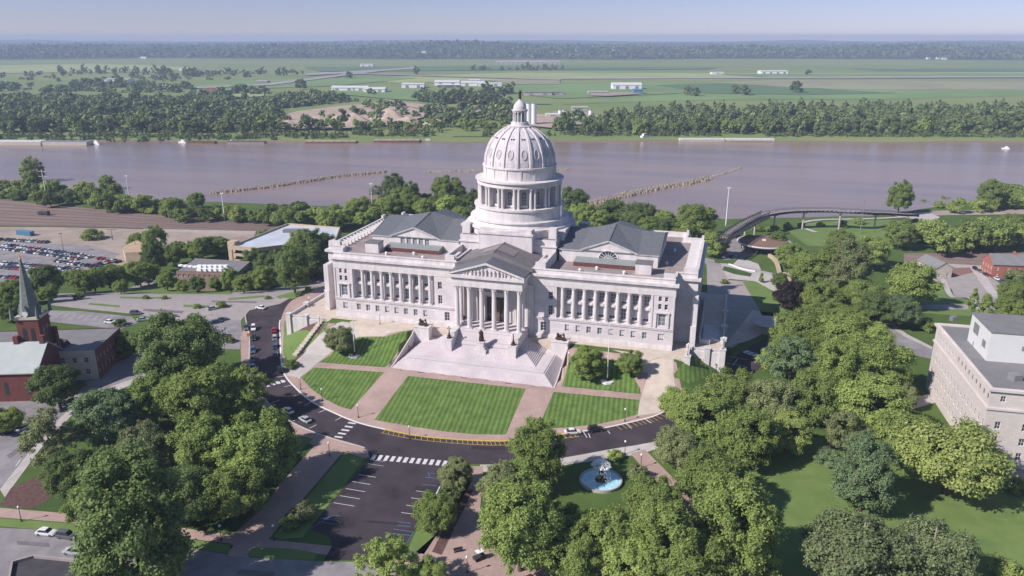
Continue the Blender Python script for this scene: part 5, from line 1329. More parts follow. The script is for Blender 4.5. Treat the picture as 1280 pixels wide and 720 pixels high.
row([(1020,325),(1060,355),(1100,395),(1060,400),(1010,390)], 9, 40, ['round'], ['mid', 'dark'], 'tree filling the wood behind the park', 'wood between the drive and the street bend', 10, 8)
row([(970,440),(1010,450),(1060,440),(1090,420)], 7, 52, ['round'], ['mid', 'light'], 'tree massed beside the street bend', 'trees massed beside the street bend', 12, 10)
row([(1150,256),(1210,254),(1290,255)], 10, 16, ['bush', 'small'], ['mid', 'light'], 'low green bush along the overlook river bank', 'bushes along the overlook river bank', 13, 3)
row([(1250,238),(1285,245)], 3, 22, ['small'], ['mid'], 'tree at the water on the far right bank', 'trees at the water on the right', 14, 3)
row([(930,290),(985,283),(1080,278)], 7, 14, ['bush'], ['mid', 'light'], 'low shrub under the curving footbridge', 'shrubs under the footbridge', 15, 3)
# far bank: individual trees of the front rows, then the wood behind
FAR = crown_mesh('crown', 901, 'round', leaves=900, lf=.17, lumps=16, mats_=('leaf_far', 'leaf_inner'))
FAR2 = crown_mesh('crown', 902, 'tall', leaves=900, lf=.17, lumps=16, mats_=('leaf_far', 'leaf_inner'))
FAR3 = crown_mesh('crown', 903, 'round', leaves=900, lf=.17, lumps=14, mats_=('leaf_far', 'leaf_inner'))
fr = random.Random(21)
def fartree(px, py, rad, hs, label, group, leaf='far', mesh=None):
    x, y = G(px, py, z=-25.4); o = bpy.data.objects.new('riverside_tree', mesh or fr.choice([FAR, FAR2, FAR3])); COL.objects.link(o)
    o.location = (x, y, H(x, y)-.35*rad); o.scale = (rad, rad, rad*hs); o.rotation_euler = (0, 0, fr.uniform(0, 6.28))
    o.material_slots[0].link = 'OBJECT'; o.material_slots[0].material = LEAF[leaf]; return tag(o, label, 'tree', group)
def edge_y(px): return 167.5+ (px > 900)*(0.5)
for k in range(60):
    px = 440*(k+fr.uniform(.2, .8))/60; 
    if 335 < px < 440 and k % 2: continue
    fartree(px, 165.5+fr.uniform(-3, 1.2), fr.uniform(5, 11), fr.uniform(.75, 1.3), ordinal(k+1)+' tree from the west along the front of the western far bank wood', 'far bank trees on the left', fr.choice(['far', 'mid', 'far', 'dark']))
for k in range(46):
    px = 440+260*(k+fr.uniform(.2, .8))/46
    if fr.random() < .12 or 632 < px < 690: continue
    fartree(px, 163+fr.uniform(-5, 2), fr.uniform(4.5, 7.5), fr.uniform(.9, 1.2), ordinal(k+1)+' place from the west among scattered trees below the sand heaps', 'far bank trees by the sand heaps', fr.choice(['far', 'mid', 'light']))
for k in range(72):
    px = 700+620*(k+fr.uniform(.2, .8))/72
    fartree(px, 166.3+fr.uniform(-2.4, 1.6), fr.uniform(4.5, 10.5), fr.uniform(.75, 1.35), ordinal(k+1)+' tree from the west along the front of the eastern far bank wood', 'far bank trees on the right', fr.choice(['far', 'mid', 'far', 'dark']))
for k, (px, py, r_) in enumerate(((994,116,15),(918,117,11),(930,119,12),(860,119,11),(868,120,10),(376,112,14),(233,112,11),(240,115,9),(520,93,12),(436,98,12),(1010,94,10))):
    fartree(px, py, r_, 1.0, ['lone round tree in the eastern crop field, biggest of them all','western tree of the close pair in the crop field','eastern tree of the close pair in the crop field','bigger tree in the crop field beside the apart hangar','smaller tree beside the bigger one in the crop field','lone tree by the western wood nearest the sand yard','western of two trees by the far road bend','eastern of two trees by the far road bend','lone tree behind the airfield hangars','lone tree beside the straight far road','lone tree behind the runway near the farm building'][k], 'lone trees in the fields')
def canopy(name, regions, seed, density, rmin, rmax, leaf, zfun=None, per=190):
    """a wood that reads as one mass: many small crowns joined"""
    r = np.random.RandomState(seed); V = []; 
    base = crown_mesh('tmp', seed, 'round', leaves=per, lf=.26 if per > 100 else .5, lumps=9 if per > 100 else 3, mats_=('leaf_far', 'leaf_inner'))
    nv_ = len(base.vertices); co = np.empty(nv_*3); base.vertices.foreach_get('co', co); co = co.reshape(-1, 3)
    polys = [tuple(p.vertices) for p in base.polygons]; mi = [p.material_index for p in base.polygons]
    pts = []; nz = lambda x, y: float(vnoise(x/90., y/90., 5)*.6+vnoise(x/33., y/33., 6)*.4)
    if len(regions) > 1000: pts = list(regions); regions = []
    for (poly, n, z) in regions:
        P = [G(*p, z=-25.4) for p in poly]; xs = [p[0] for p in P]; ys = [p[1] for p in P]; c = 0
        while c < n:
            x, y = r.uniform(min(xs), max(xs)), r.uniform(min(ys), max(ys)); ins = False
            for i in range(len(P)):
                a, b = P[i], P[i-1]
                if (a[1] > y) != (b[1] > y) and x < (b[0]-a[0])*(y-a[1])/(b[1]-a[1])+a[0]: ins = not ins
            if ins:
                c += 1
                if nz(x, y) > z: pts.append((x, y))
    fs = []; vs = []; ms = []
    for k, (x, y) in enumerate(pts):
        s_ = r.uniform(rmin, rmax); a = r.uniform(0, 6.28); C, S = math.cos(a)*s_, math.sin(a)*s_
        q = np.stack([co[:, 0]*C-co[:, 1]*S+x, co[:, 0]*S+co[:, 1]*C+y, co[:, 2]*s_*r.uniform(.6, 1.35)+H(x, y)-.45*s_], 1); vs.append(q)
    allv = np.concatenate(vs); pl = np.array([p for p in polys if len(p) == 4]); tl = np.array([p for p in polys if len(p) == 3]); K = len(pts)
    off = (np.arange(K)*nv_)[:, None, None]; PQ = (pl[None]+off).reshape(-1, 4); PT = (tl[None]+off).reshape(-1, 3)
    me = bpy.data.meshes.new(name); me.vertices.add(len(allv)); me.vertices.foreach_set('co', allv.ravel())
    idx = np.concatenate([PQ.ravel(), PT.ravel()]); me.loops.add(len(idx)); me.loops.foreach_set('vertex_index', idx)
    tot = np.concatenate([np.full(len(PQ), 4), np.full(len(PT), 3)]); st_ = np.concatenate([[0], np.cumsum(tot)[:-1]])
    me.polygons.add(len(tot)); me.polygons.foreach_set('loop_start', st_); me.polygons.foreach_set('loop_total', tot)
    me.materials.append(LEAF[leaf]); me.materials.append(CORE if leaf != 'hill' else LEAF[leaf]); me.polygons.foreach_set('material_index', np.concatenate([np.zeros(len(PQ), int), np.ones(len(PT), int)])); me.update()
    o = bpy.data.objects.new(name, me); COL.objects.link(o); o['kind'] = 'stuff'; bpy.data.meshes.remove(base); return o
def woods(name, label, regs, *a, **k): o = canopy(name, regs, *a, **k); o['label'] = label; o['category'] = 'wood'; return o
woods('far_wood', 'deep wood covering the far bank of the river on the left', [
    ([(-80,166),(330,164),(345,140),(330,128),(250,127),(140,124),(-80,126)], 1150, .36), ([(0,116),(120,116),(230,116),(230,108),(150,105),(60,106),(0,104)], 330, .5),
    ([(330,140),(370,134),(420,131),(440,126),(400,121),(330,124)], 160, .45), ([(230,118),(330,113),(350,126),(240,126)], 150, .5), ([(0,92),(200,92),(330,98),(330,104),(0,104)], 200, .6), ([(330,128),(440,126),(520,134),(520,152),(430,158),(340,160)], 110, .46), ([(520,134),(640,138),(640,160),(540,160)], 130, .4), ([(450,112),(640,118),(700,130),(560,132),(470,124)], 70, .62)], 31, 0, 5, 11, 'wood')
woods('far_wood', 'long wood along the far bank of the river on the right', [([(745,158),(780,166),(1360,168),(1360,140),(1250,137),(1000,138),(840,140),(760,143)], 1100, .28), ([(700,150),(740,150),(760,162),(705,165)], 25, 0)], 32, 0, 4.5, 10.5, 'wood')
def hill_wood():
    r = np.random.RandomState(77); pts = []
    while len(pts) < 15000:
        v = 4150+r.uniform()**1.5*5200; u = r.uniform(-1, 1)*v*.74; x, y = to_xy(u, v); h = H(x, y)
        if h > -22 and float(vnoise(u/260., v/420., 9)) > .22: pts.append((x, y))
    return pts
HP = hill_wood()
woods('hill_forest', 'endless hazy forest over the low hills on the horizon', HP, 35, 0, 8, 17, 'hill', per=18)
woods('riverside_scrub', 'low scrub and young willows along the water line of the far bank', [([(-80,170),(435,168),(435,173.5),(-80,175.5)], 420, .3), ([(440,166),(740,165),(740,169.5),(440,171)], 260, .4), ([(740,167),(1360,169.5),(1360,172),(740,170.5)], 420, .3)], 34, 0, 1.8, 3.8, 'far')
woods('far_hedge', 'thin tree belts between the flood plain fields', [([(515,129),(600,131),(640,133),(600,126),(540,124)], 70, 0), ([(600,116),(640,114),(640,118),(600,120)], 18, 0), ([(60,92),(200,96),(260,93),(200,88),(80,88)], 60, 0), ([(230,96),(300,95),(300,92),(230,92)], 26, 0), ([(590,88.5),(705,88.5),(705,86.5),(590,86.5)], 30, 0), ([(300,97),(380,93),(380,90),(300,92)], 20, 0)], 33, 0, 7, 12, 'far')
# =================================================================== VEHICLES
for k, c in dict(white=(.72, .72, .72), silver=(.40, .41, .43), black=(.02, .02, .025), grey=(.11, .12, .135), blue=(.05, .09, .20), red=(.36, .03, .04), tan=(.33, .29, .22)).items():
    mat('car_'+k, c, .3, spec=.6)
mat('tyre', (.02, .02, .02), .8); mat('car_glass', (.02, .025, .03), .08, spec=.8); mat('lamp_glass', (.7, .7, .65), .2); mat('tail_red', (.35, .02, .02), .3)
def car_parts(suv=False):
    """car pointing along +x, wheels on z=0"""
    L, W, = 4.6, 1.82; hb = .92 if not suv else 1.05; hr = 1.45 if not suv else 1.75
    root = thing('parked_car', 'x', 'car')
    def loft(mb, secs, m=0):
        vs = []; k = len(secs[0][1])
        for x, s_ in secs: vs += [(x, y, z) for y, z in s_]
        fs = [(i*k+j, (i+1)*k+j, (i+1)*k+(j+1) % k, i*k+(j+1) % k) for i in range(len(secs)-1) for j in range(k)]
        fs += [tuple(range(k)), tuple((len(secs)-1)*k+j for j in range(k-1, -1, -1))]
        mb.add(vs, fs, m)
    def sec(w_, z0, z1): return [(-w_*.94, z0), (w_*.94, z0), (w_, z0+(z1-z0)*.45), (w_*.93, z1), (-w_*.93, z1), (-w_, z0+(z1-z0)*.45)]
    mb = MB(); hw = W/2
    loft(mb, [(-L/2, sec(hw*.80, .38, hb*.80)), (-L/2+.2, sec(hw*.96, .24, hb*.97)), (-1.1, sec(hw, .2, hb)), (.85, sec(hw, .2, hb)), (1.5, sec(hw*.98, .22, hb*.93)), (L/2-.25, sec(hw*.93, .26, hb*.80)), (L/2, sec(hw*.78, .36, hb*.62))])
    x0, x1, x2, x3 = ((-1.75, -1.15, .35, 1.1) if not suv else (-2.15, -1.85, .45, 1.1))
    w1, w2 = hw*.9, hw*.72
    rz = hr
    loft(mb, [(x1-.02, [(-w2*.97, rz-.05), (w2*.97, rz-.05), (w2*.95, rz), (-w2*.95, rz)]), ((x1+x2)/2, [(-w2, rz-.05), (w2, rz-.05), (w2*.97, rz+.03), (-w2*.97, rz+.03)]), (x2+.02, [(-w2*.97, rz-.06), (w2*.97, rz-.06), (w2*.95, rz), (-w2*.95, rz)])])
    mb.build('body', 'car_white', root)
    mg = MB(); b0, b1 = hb-.03, rz-.055
    mg.add([(x0, -w1, b0), (x3, -w1, b0), (x3, w1, b0), (x0, w1, b0), (x1, -w2*.95, b1), (x2, -w2*.95, b1), (x2, w2*.95, b1), (x1, w2*.95, b1)], [(0, 1, 5, 4), (1, 2, 6, 5), (2, 3, 7, 6), (3, 0, 4, 7), (4, 5, 6, 7)])
    mg.build('windows', 'car_glass', root)
    wh = None
    for x in (-1.38, 1.42):
        for s_ in (-1, 1):
            if wh is None:
                m_ = MB(); n = 14
                for r_, t, mm in ((.33, .22, 0), (.19, .235, 1)):
                    vs = [(r_*math.cos(6.283*i/n), yy, r_*math.sin(6.283*i/n)) for yy in (-t/2, t/2) for i in range(n)]
                    m_.add(vs, [(i, (i+1) % n, n+(i+1) % n, n+i) for i in range(n)]+[tuple(range(n)), tuple(range(2*n-1, n-1, -1))], mm)
                wh = o = m_.build('wheel', ['tyre', 'grey_metal'], root)
            else: o = wh.copy(); COL.objects.link(o); o.parent = root
            o.location = (x, s_*(hw-.1), .33)
    for s_ in (-1, 1):
        m_ = MB(); m_.box(L/2-.22, L/2-.02, s_*hw*.62-.17, s_*hw*.62+.17, hb*.58, hb*.74); m_.build('headlight', 'lamp_glass', root)
        m_ = MB(); m_.box(-L/2-.0, -L/2+.12, s_*hw*.70-.14, s_*hw*.70+.14, hb*.66, hb*.84); m_.build('tail_light', 'tail_red', root)
    return root
SED, SUVp = car_parts(False), car_parts(True); USED = {id(SED): False, id(SUVp): False}
def paint(c): 
    def f(o):
        if o.name.startswith('body'): o.material_slots[0].link = 'OBJECT'; o.material_slots[0].material = MATS['car_'+c]
    return f
def car(px, py, heading, colour, label, suv=False, group=None):
    """heading given as a second image point the car's nose points to"""
    x, y = G(px, py); hx, hy = G(*heading); a = math.atan2(hy-y, hx-x); p = SUVp if suv else SED
    if not USED[id(p)]:
        USED[id(p)] = True; o = p; o.location = (x, y, H(x, y)+.07); o.rotation_euler = (0, 0, a); o['label'] = label; o['category'] = 'car'
        if group: o['group'] = group
        for c in o.children: paint(colour)(c)
        return o
    return dup(p, (x, y, H(x, y)+.07), a, label=label, group=group, cat='car', swap=paint(colour))
car(360, 515.5, (345, 506), 'white', 'white car at the outer kerb of the curved drive')
car(381.5, 526.5, (365, 517), 'silver', 'silver car at the outer kerb behind the white one')
car(326, 386, (300, 381), 'white', 'white car turning at the top junction of the drive')
car(342.5, 414.5, (341, 400), 'red', 'small red car first in the right hand queue on the drive')
car(343.5, 424, (342, 410), 'silver', 'pale suv behind the red car on the drive', True)
car(344, 435, (343, 420), 'blue', 'dark blue suv third in the right hand queue on the drive', True)
car(344.5, 445.5, (343, 430), 'grey', 'grey car fourth in the right hand queue on the drive')
car(350.5, 464, (345, 452), 'black', 'black car last in the right hand queue above the crossing', True)
car(317, 412, (316, 430), 'white', 'white suv at the head of the left hand queue', True)
car(308, 411.5, (307, 430), 'grey', 'dark grey suv beside the white suv at the junction', True)
car(317, 424, (317, 440), 'black', 'black car second in the left hand queue')
car(316.5, 440, (316, 455), 'blue', 'blue car in the middle of the left hand queue', True)
car(316, 451, (316, 465), 'grey', 'grey car near the tail of the left hand queue')
car(316, 461, (316, 475), 'silver', 'silver car last in the left hand queue beside the trees')
car(716, 542, (735, 540.5), 'white', 'white car at the inner kerb in front of the striped lawn')
car(744.5, 539, (760, 536.5), 'black', 'black suv at the inner kerb in front of the striped lawn', True)
car(58.5, 668, (75, 669.5), 'white', 'white car parked at the street verge')
car(84, 672, (100, 674), 'grey', 'dark grey suv parked behind the white car at the street verge', True)
car(93, 692, (75, 690), 'silver', 'silver suv travelling along the wide street by the dark roof', True)
car(266, 387, (285, 383), 'silver', 'silver car parked at the junction island')
car(270, 404, (285, 401), 'blue', 'dark blue car in the small lot beside the drive')
car(278, 401, (295, 397), 'grey', 'dark grey car next to the blue one in the small lot')
car(280, 421, (295, 416), 'silver', 'silver car at the planted island beside the orange sign')
car(10, 541, (25, 536), 'black', 'black car parked on the shaded left street')
car(30, 537, (45, 530), 'white', 'white car parked under the thin brownish tree')
car(92, 503, (105, 497), 'grey', 'dark car in the deep shade before the church annex')
car(138, 404, (150, 405), 'white', 'white car in the annex parking lot by the clipped bush')
car(170, 393, (180, 393), 'grey', 'dark grey pickup sized car at the annex lot entrance', True)
car(179, 401, (190, 400), 'silver', 'silver car at the annex lot entrance')
car(152, 355, (170, 350), 'black', 'black car driving up the side road by the car park', True)
car(186, 353, (200, 349), 'blue', 'blue car on the side road beside the low brick house')
car(904, 467, (915, 458), 'silver', 'silver car at the kerb of the right hand drive under the trees')
for i, (p, c) in enumerate((((1219,337.5),'black'),((1224,340),'grey'),((1232,344.5),'black'),((1239,346.5),'red'),((1246,349.5),'white'),((1253,353),'blue'))):
    car(*p, (p[0]+9, p[1]+5.5), c, ['black suv first in the file beside the brick house', 'dark grey car second in the file beside the brick house', 'black car third in the file beside the brick house', 'red car in the file beside the brick house', 'white car in the file beside the brick house', 'dark blue car at the near end of the file by the brick house'][i], i == 0)
for p, c, l in (((914,321),'black','black car parked left of the round canopy roof'), ((921,323),'grey','dark grey car parked beside the black one near the canopy'), ((930,309),'white','white van at the edge of the round canopy'), ((906,317),'blue','dark blue car under the bright round tree by the canopy')):
    car(*p, (p[0]+8, p[1]-6), c, l, True)
car(1143, 376.5+23.5, (1160, 402), 'white', 'white pickup parked at the street behind the stone office', True)
car(382, 288.5, (392, 287), 'black', 'black car on the pale parking deck roof'); car(376, 287, (386, 285.5), 'grey', 'dark grey suv on the pale parking deck roof', True)
# far car park: one mesh per car, parts too small to show
def small_car():
    mb = MB(); mb.box(-2.2, 2.2, -.9, .9, .3, .95); mb.add([(-1.7, -.82, .95), (1.2, -.82, .95), (1.2, .82, .95), (-1.7, .82, .95), (-1.2, -.65, 1.45), (.5, -.65, 1.45), (.5, .65, 1.45), (-1.2, .65, 1.45)], [(0, 1, 5, 4), (1, 2, 6, 5), (2, 3, 7, 6), (3, 0, 4, 7)], 1)
    mb.box(-1.15, .45, -.62, .62, 1.45, 1.5); 
    for x in (-1.4, 1.4):
        for y in (-.85, .85): mb.box(x-.32, x+.32, y-.12, y+.12, 0, .6, 2)
    return mb
sc0 = small_car().build('distant_car', ['car_white', 'car_glass', 'tyre']); SC = [False]; cr_ = random.Random(8)
def lotcar(x, y, a):
    if not SC[0]: o = sc0; SC[0] = True
    else: o = sc0.copy(); COL.objects.link(o)
    c = cr_.choice(['white', 'white', 'silver', 'silver', 'grey', 'black', 'blue', 'red', 'silver']); o.location = (x, y, H(x, y)+.22); o.rotation_euler = (0, 0, a); o.material_slots[0].link = 'OBJECT'; o.material_slots[0].material = MATS['car_'+c]
    nm = {'white': 'white', 'silver': 'silver', 'grey': 'dark grey', 'black': 'black', 'blue': 'dark blue', 'red': 'red'}[c]
    tag(o, f'{nm} car, {lot_pos[0]} from west in the {lot_pos[1]}, rail lot', 'car', 'cars crowded in the rail yard car park')
for (a_, b_, n_, rn) in (((6,307),(108,321),26,'hindmost row'), ((0,311),(100,325),24,'second row'), ((2,330),(98,338),24,'third row'), ((0,335),(90,343),22,'fourth row'), ((-4,347),(60,351),14,'row behind the church'), ((100,320),(150,329),9,'row by the warehouse'), ((118,333),(146,326),6,'slanting row'), ((-6,300),(60,304),15,'row by the blue container'), ((70,327),(128,336),13,'inner row'), ((66,334),(118,344),11,'row next to the trees')):
    A, B = G(*a_), G(*b_); ang = math.atan2(B[1]-A[1], B[0]-A[0])
    for i in range(n_):
        if cr_.random() < .12: continue
        t = (i+.5)/n_; lot_pos = (ordinal(i+1), rn); lotcar(A[0]+(B[0]-A[0])*t+cr_.uniform(-.3, .3), A[1]+(B[1]-A[1])*t+cr_.uniform(-.3, .3), ang+math.pi/2+cr_.choice([0, math.pi]))
# =================================================================== POLES, LAMPS, STATUES
def flagpole(x, y, h_, label, base=True):
    z = H(x, y); t = thing('flagpole', label, 'flagpole', (x, y, z)); mb = MB(); mb.bar((0, 0, .2), (0, 0, h_), .17, .07, 8); mb.lathe(0, 0, [(.02, h_), (.16, h_+.12), (.16, h_+.24), (.02, h_+.36)], 8); mb.build('pole', 'white_paint', t)
    mb = MB(); mb.lathe(0, 0, [(2.1, -.4), (2.1, .16), (1.9, .2)], 8); mb.build('base', 'white_stone', t); mb = MB(); mb.lathe(0, 0, [(.5, .2), (.45, .6), (.2, 1.2)], 8); mb.build('collar', 'dark_metal', t)
flagpole(*G(443.5, 444), 18.5, 'white flagpole on the left upper lawn beside the pale flowering tree'); flagpole(*G(759, 476.5), 18.5, 'white flagpole between the two round trees on the right upper lawn')
def pole(px, py, top, label, name='light_mast', zg=None, r=.3, mtl='grey_metal', arms=0):
    x, y = G(px, py) if zg is None else G(px, py, z=zg); z = H(x, y) if zg is None else zg
    d = ray(px, top[1]); hd = math.hypot(x-CAM[0], y-CAM[1]); zt_ = CAM[2]+d[2]/math.hypot(d[0], d[1])*hd
    t = thing(name, label, 'mast', (x, y, z)); mb = MB(); hh_ = zt_-z; mb.bar((0, 0, 0), (top[0], 0, hh_) if abs(top[0]) < 10 else (0, 0, hh_), r, r*.45, 6); mb.build('pole', mtl, t)
    mb = MB()
    if arms:
        for k in range(arms): mb.box(-3.2, 3.2, -.1, .1, hh_*(.93-.16*k), hh_*(.93-.16*k)+.25, 0, -YAW, (0, 0))
    else:
        for k in range(4): a = k*math.pi/2; mb.box(math.cos(a)*.8-.25, math.cos(a)*.8+.25, math.sin(a)*.8-.25, math.sin(a)*.8+.25, hh_-.5, hh_)
    mb.build('crossarm' if arms else 'lamp_head', mtl, t); return t
pole(59, 250, (0, 211), 'pale transmission mast beside the yellow green river bank tree', r=.45, mtl='white_paint', arms=2)
pole(163, 255, (0, 219), 'tall bare white mast on the river bank beyond the rail yard', r=.45, mtl='white_paint')
pole(281, 275, (0, 241), 'tall grey mast at the right end of the left river bank', r=.45, mtl='white_paint')
pole(906, 295, (0, 234), 'tall silver light mast behind the right corner of the domed building', mtl='white_paint', r=.45)
pole(1075, 292, (0, 250), 'tall silver light mast in the middle of the lawn circle', r=.32)
pole(466, 272, (0, 229), 'pale mast among the trees behind the left wing', r=.3, mtl='white_paint')
pole(80, 316, (0, 291), 'light mast in the middle of the crowded car park', r=.22); pole(95, 345, (0, 318), 'light mast at the front row of the crowded car park', r=.2)
pole(171, 318, (0, 294), 'wooden pole beside the tan warehouse', r=.2, mtl='bark', arms=1); pole(141, 300, (0, 286), 'wooden pole in the gravel yard', r=.2, mtl='bark', arms=1)
def lamp_post():
    t = thing('street_lamp', 'x', 'street lamp'); mb = MB(); mb.lathe(0, 0, [(.22, 0), (.2, .3), (.09, .5), (.07, 3.4), (.12, 3.5)], 8); mb.build('post', 'dark_metal', t)
    mb = MB(); mb.lathe(0, 0, [(.08, 3.5), (.26, 3.65), (.28, 3.9), (.15, 4.1), (.02, 4.2)], 10); mb.build('globe', 'white_paint', t); return t
LP = lamp_post(); lpf = [True]
LAMPS = [(475, 405, 'slim lamp standing before the middle of the left wing'), (744.5, 423, 'slim lamp standing before the left part of the right wing'), (761, 420, 'slim lamp by the wall behind the right flagpole'), (376, 487, 'lamp at the curved pavement beside the striped lawn corner'), (403, 501, 'lamp on the curved pavement halfway round the lawn'), (448, 522, 'lamp at the top of the zebra crossing'), (781, 527, 'lamp at the curved pavement in front of the right striped lawn'), (781, 568, 'lamp at the fountain side of the drive'),
         (801, 585, 'lamp on the pink path by the fountain'), (412, 570, 'lamp at the head of the pink footpath'), (27, 652, 'lamp on the left pavement above the street'), (277, 676, 'lamp at the foot of the pink footpath near the verge'), (497, 700, 'lamp beside the lime green young tree'), (584, 716, 'lamp at the bottom edge of the plaza'), (400, 408, 'lamp at the left retaining wall steps'), (387, 384, 'lamp on the far corner of the left terrace'), (711, 455, 'dark lamp beside the right bronze group'), (343, 676, 'lamp on the kerb of the street by the verge'), (608, 668, 'lamp beside the pink path under the large tree'), (512, 549, 'lamp past the end of the striped hatching'),
         (858, 448, 'lamp on the corner pier of the right terrace'), (887, 433, 'lamp on the second pier of the right terrace')]
for px, py, l in LAMPS:
    x, y = G(px, py); z = H(x, y)+.05
    if (px, py) in ((400, 408), (387, 384)): x, y = G(px, py, z=0); z = 0
    if (px, py) == (858, 448): x, y, z = 65.3, -6.3, 1.5
    if (px, py) == (887, 433): x, y, z = 75.8, 2.2, 1.5
    if (px, py) in ((475, 405), (744.5, 423), (761, 420)): x, y = G(px, py, z=0); z = 0
    if (px, py) == (711, 455): z = H(x, y)
    if lpf[0]: LP.location = (x, y, z); LP['label'] = l; lpf[0] = False
    else: dup(LP, (x, y, z), label=l)
# statue before the stair
t = thing('statue', 'dark bronze standing figure on a pale pedestal in the middle of the grand staircase', 'statue', (0, -14.4, -1.3))
mb = MB(); mb.box(-2.0, 2.0, -1.6, 1.6, -1, .9); mb.box(-1.5, 1.5, -1.2, 1.2, .903, 1.5); mb.box(-1.0, 1.0, -.9, .9, 1.503, 3.2); mb.box(-1.2, 1.2, -1.1, 1.1, 3.203, 3.5); mb.build('pedestal', LIME, t)
def body_skin(name, joints, bones, parent, m, loc=(0, 0, 0), sc=1, rz=0):
    me = bpy.data.meshes.new(name); me.from_pydata([tuple(v[:3]) for v in joints], bones, []); me.materials.append(MATS[m]); o = bpy.data.objects.new(name, me); COL.objects.link(o)
    o.parent = parent; o.location = loc; o.scale = (sc,)*3; o.rotation_euler = (0, 0, rz); md = o.modifiers.new('skin', 'SKIN'); md.use_smooth_shade = True
    for i, v in enumerate(joints): me.skin_vertices[0].data[i].radius = (v[3], v[3])
    me.skin_vertices[0].data[0].use_root = True; s_ = o.modifiers.new('sub', 'SUBSURF'); s_.levels = s_.render_levels = 1; return o
STAND = [(0, 0, .98, .17), (0, 0, 1.22, .18), (0, 0, 1.45, .17), (0, 0, 1.56, .07), (0, -.01, 1.68, .10), (0, 0, 1.78, .08), (.11, 0, .9, .11), (.13, -.02, .5, .085), (.14, .02, .08, .06), (.14, -.14, .04, .05), (-.11, 0, .9, .11), (-.12, .03, .5, .085), (-.13, .04, .08, .06), (-.13, -.12, .04, .05),
         (.22, 0, 1.42, .085), (.30, .0, 1.15, .07), (.27, -.16, .95, .05), (-.22, 0, 1.42, .085), (-.31, .02, 1.15, .07), (-.20, -.18, 1.1, .05)]
SB = [(0, 1), (1, 2), (2, 3), (3, 4), (4, 5), (0, 6), (6, 7), (7, 8), (8, 9), (0, 10), (10, 11), (11, 12), (12, 13), (2, 14), (14, 15), (15, 16), (2, 17), (17, 18), (18, 19)]
f_ = body_skin('figure', STAND, SB, t, 'bronze', (0, 0, 3.5), 2.3)
mb = MB(); mb.lathe(0, .25, [(.95, 3.5), (.85, 4.5), (.62, 6.2), (.5, 6.8)], 10); mb.build('cloak', 'bronze', t)
def bronze_group(px, label, x):
    t = thing('bronze_group', label, 'sculpture', (x, -4.8, 1.6)); SIT = [(v[0], v[1]+(.25 if v[2] < .6 else 0), v[2]*.8, v[3]*1.25) for v in STAND]
    for dx, rz, s_ in ((-.95, .4, 1.45), (.95, -.5, 1.5), (0, 0, 1.2)): body_skin('figure', SIT, SB, t, 'bronze', (dx, 0, .4), s_, rz)
    mb = MB(); rr = random.Random(4)
    for k in range(14): a = rr.uniform(0, 6.28); q = rr.uniform(.2, 1.7); mb.lathe(q*math.cos(a), .6*q*math.sin(a), [(rr.uniform(.5, .8), 0), (rr.uniform(.4, .6), .5), (.15, rr.uniform(.7, 1.4))], 7)
    mb.build('rocky_base', 'bronze', t)
bronze_group(0, 'dark bronze group of figures on the plinth left of the stair', -24.3); bronze_group(0, 'dark bronze group of figures on the plinth right of the stair', 24.3)
for sg, l in ((-1, 'bronze lamp figure on the left cheek wall of the stair'), (1, 'bronze lamp figure on the right cheek wall of the stair')):
    t = thing('lamp_standard', l, 'lamp', (sg*10.95, -14.7, 2.2)); mb = MB(); mb.lathe(0, 0, [(.9, 0), (.85, .3), (.5, .6), (.32, 1.4), (.2, 1.8), (.14, 3.4), (.3, 3.6)], 10)
    for k in range(4): a = k*math.pi/2+.4; mb.bar((.2*math.cos(a), .2*math.sin(a), .6), (.8*math.cos(a), .8*math.sin(a), 1.0), .16, .08)
    mb.build('stem', 'bronze', t); mb = MB()
    for dx, z in ((0, 4.0), (-.55, 3.3), (.55, 3.3)): mb.lathe(dx, 0, [(.02, z-.22), (.24, z), (.02, z+.24)], 8)
    mb.build('globes', 'white_paint' if sg > 0 else 'bronze', t)
t = thing('seated_statue', 'dark seated bronze inside the portico behind the second column', 'statue', (-9.3, -4.5, 3.5)); mb = MB(); mb.box(-.9, .9, -.8, .8, 0, 1.0); mb.build('pedestal', LIME, t); body_skin('figure', [(v[0], v[1], v[2]*.85, v[3]*1.3) for v in STAND], SB, t, 'bronze', (0, 0, 1.0), 1.5)
# fountain
fx, fy = G(751, 602); zf = H(fx, fy); t = thing('fountain', 'round blue water fountain with a tall central spray among the trees', 'fountain', (fx, fy, zf))
rf_ = 25.5/FPX*math.dist((fx, fy, zf), CAM)
mb = MB(); mb.lathe(0, 0, [(rf_, -.3), (rf_, .75), (rf_-.35, .75), (rf_-.35, .45)], 48, cap=False); mb.build('basin', 'concrete_light', t)
mat('fountain_water', (.42, .72, .86), .25, var=.12, scale=.6, bump=.2, bscale=1.5); mb = MB(); mb.lathe(0, 0, [(rf_-.4, .4), (rf_-.4, .55)], 48); mb.build('water', 'fountain_water', t)
mb = MB(); mb.lathe(0, 0, [(1.5, .56), (1.4, .9), (.6, 1.1), (.5, 3.4), (.9, 3.8), (1.1, 4.0), (2.0, 4.4), (2.05, 4.6)], 20); mb.build('pedestal', 'bronze', t)
mat('spray', (.9, .92, .94), .6, var=.1, scale=3); mb = MB(); rr = random.Random(2)
for k in range(900):
    a = rr.uniform(0, 6.283); q = 2.5*rr.random()**.6; z = 4.5+1.5*(1-(q/2.6)**2)*rr.uniform(.3, 1); s_ = rr.uniform(.05, .16); cx, cyy = q*math.cos(a), q*math.sin(a)
    mb.add([(cx-s_, cyy, z), (cx, cyy-s_, z+s_*.4), (cx+s_, cyy, z), (cx, cyy+s_, z+s_*1.2)], [(0, 1, 2), (0, 2, 3), (1, 2, 3), (0, 1, 3)])
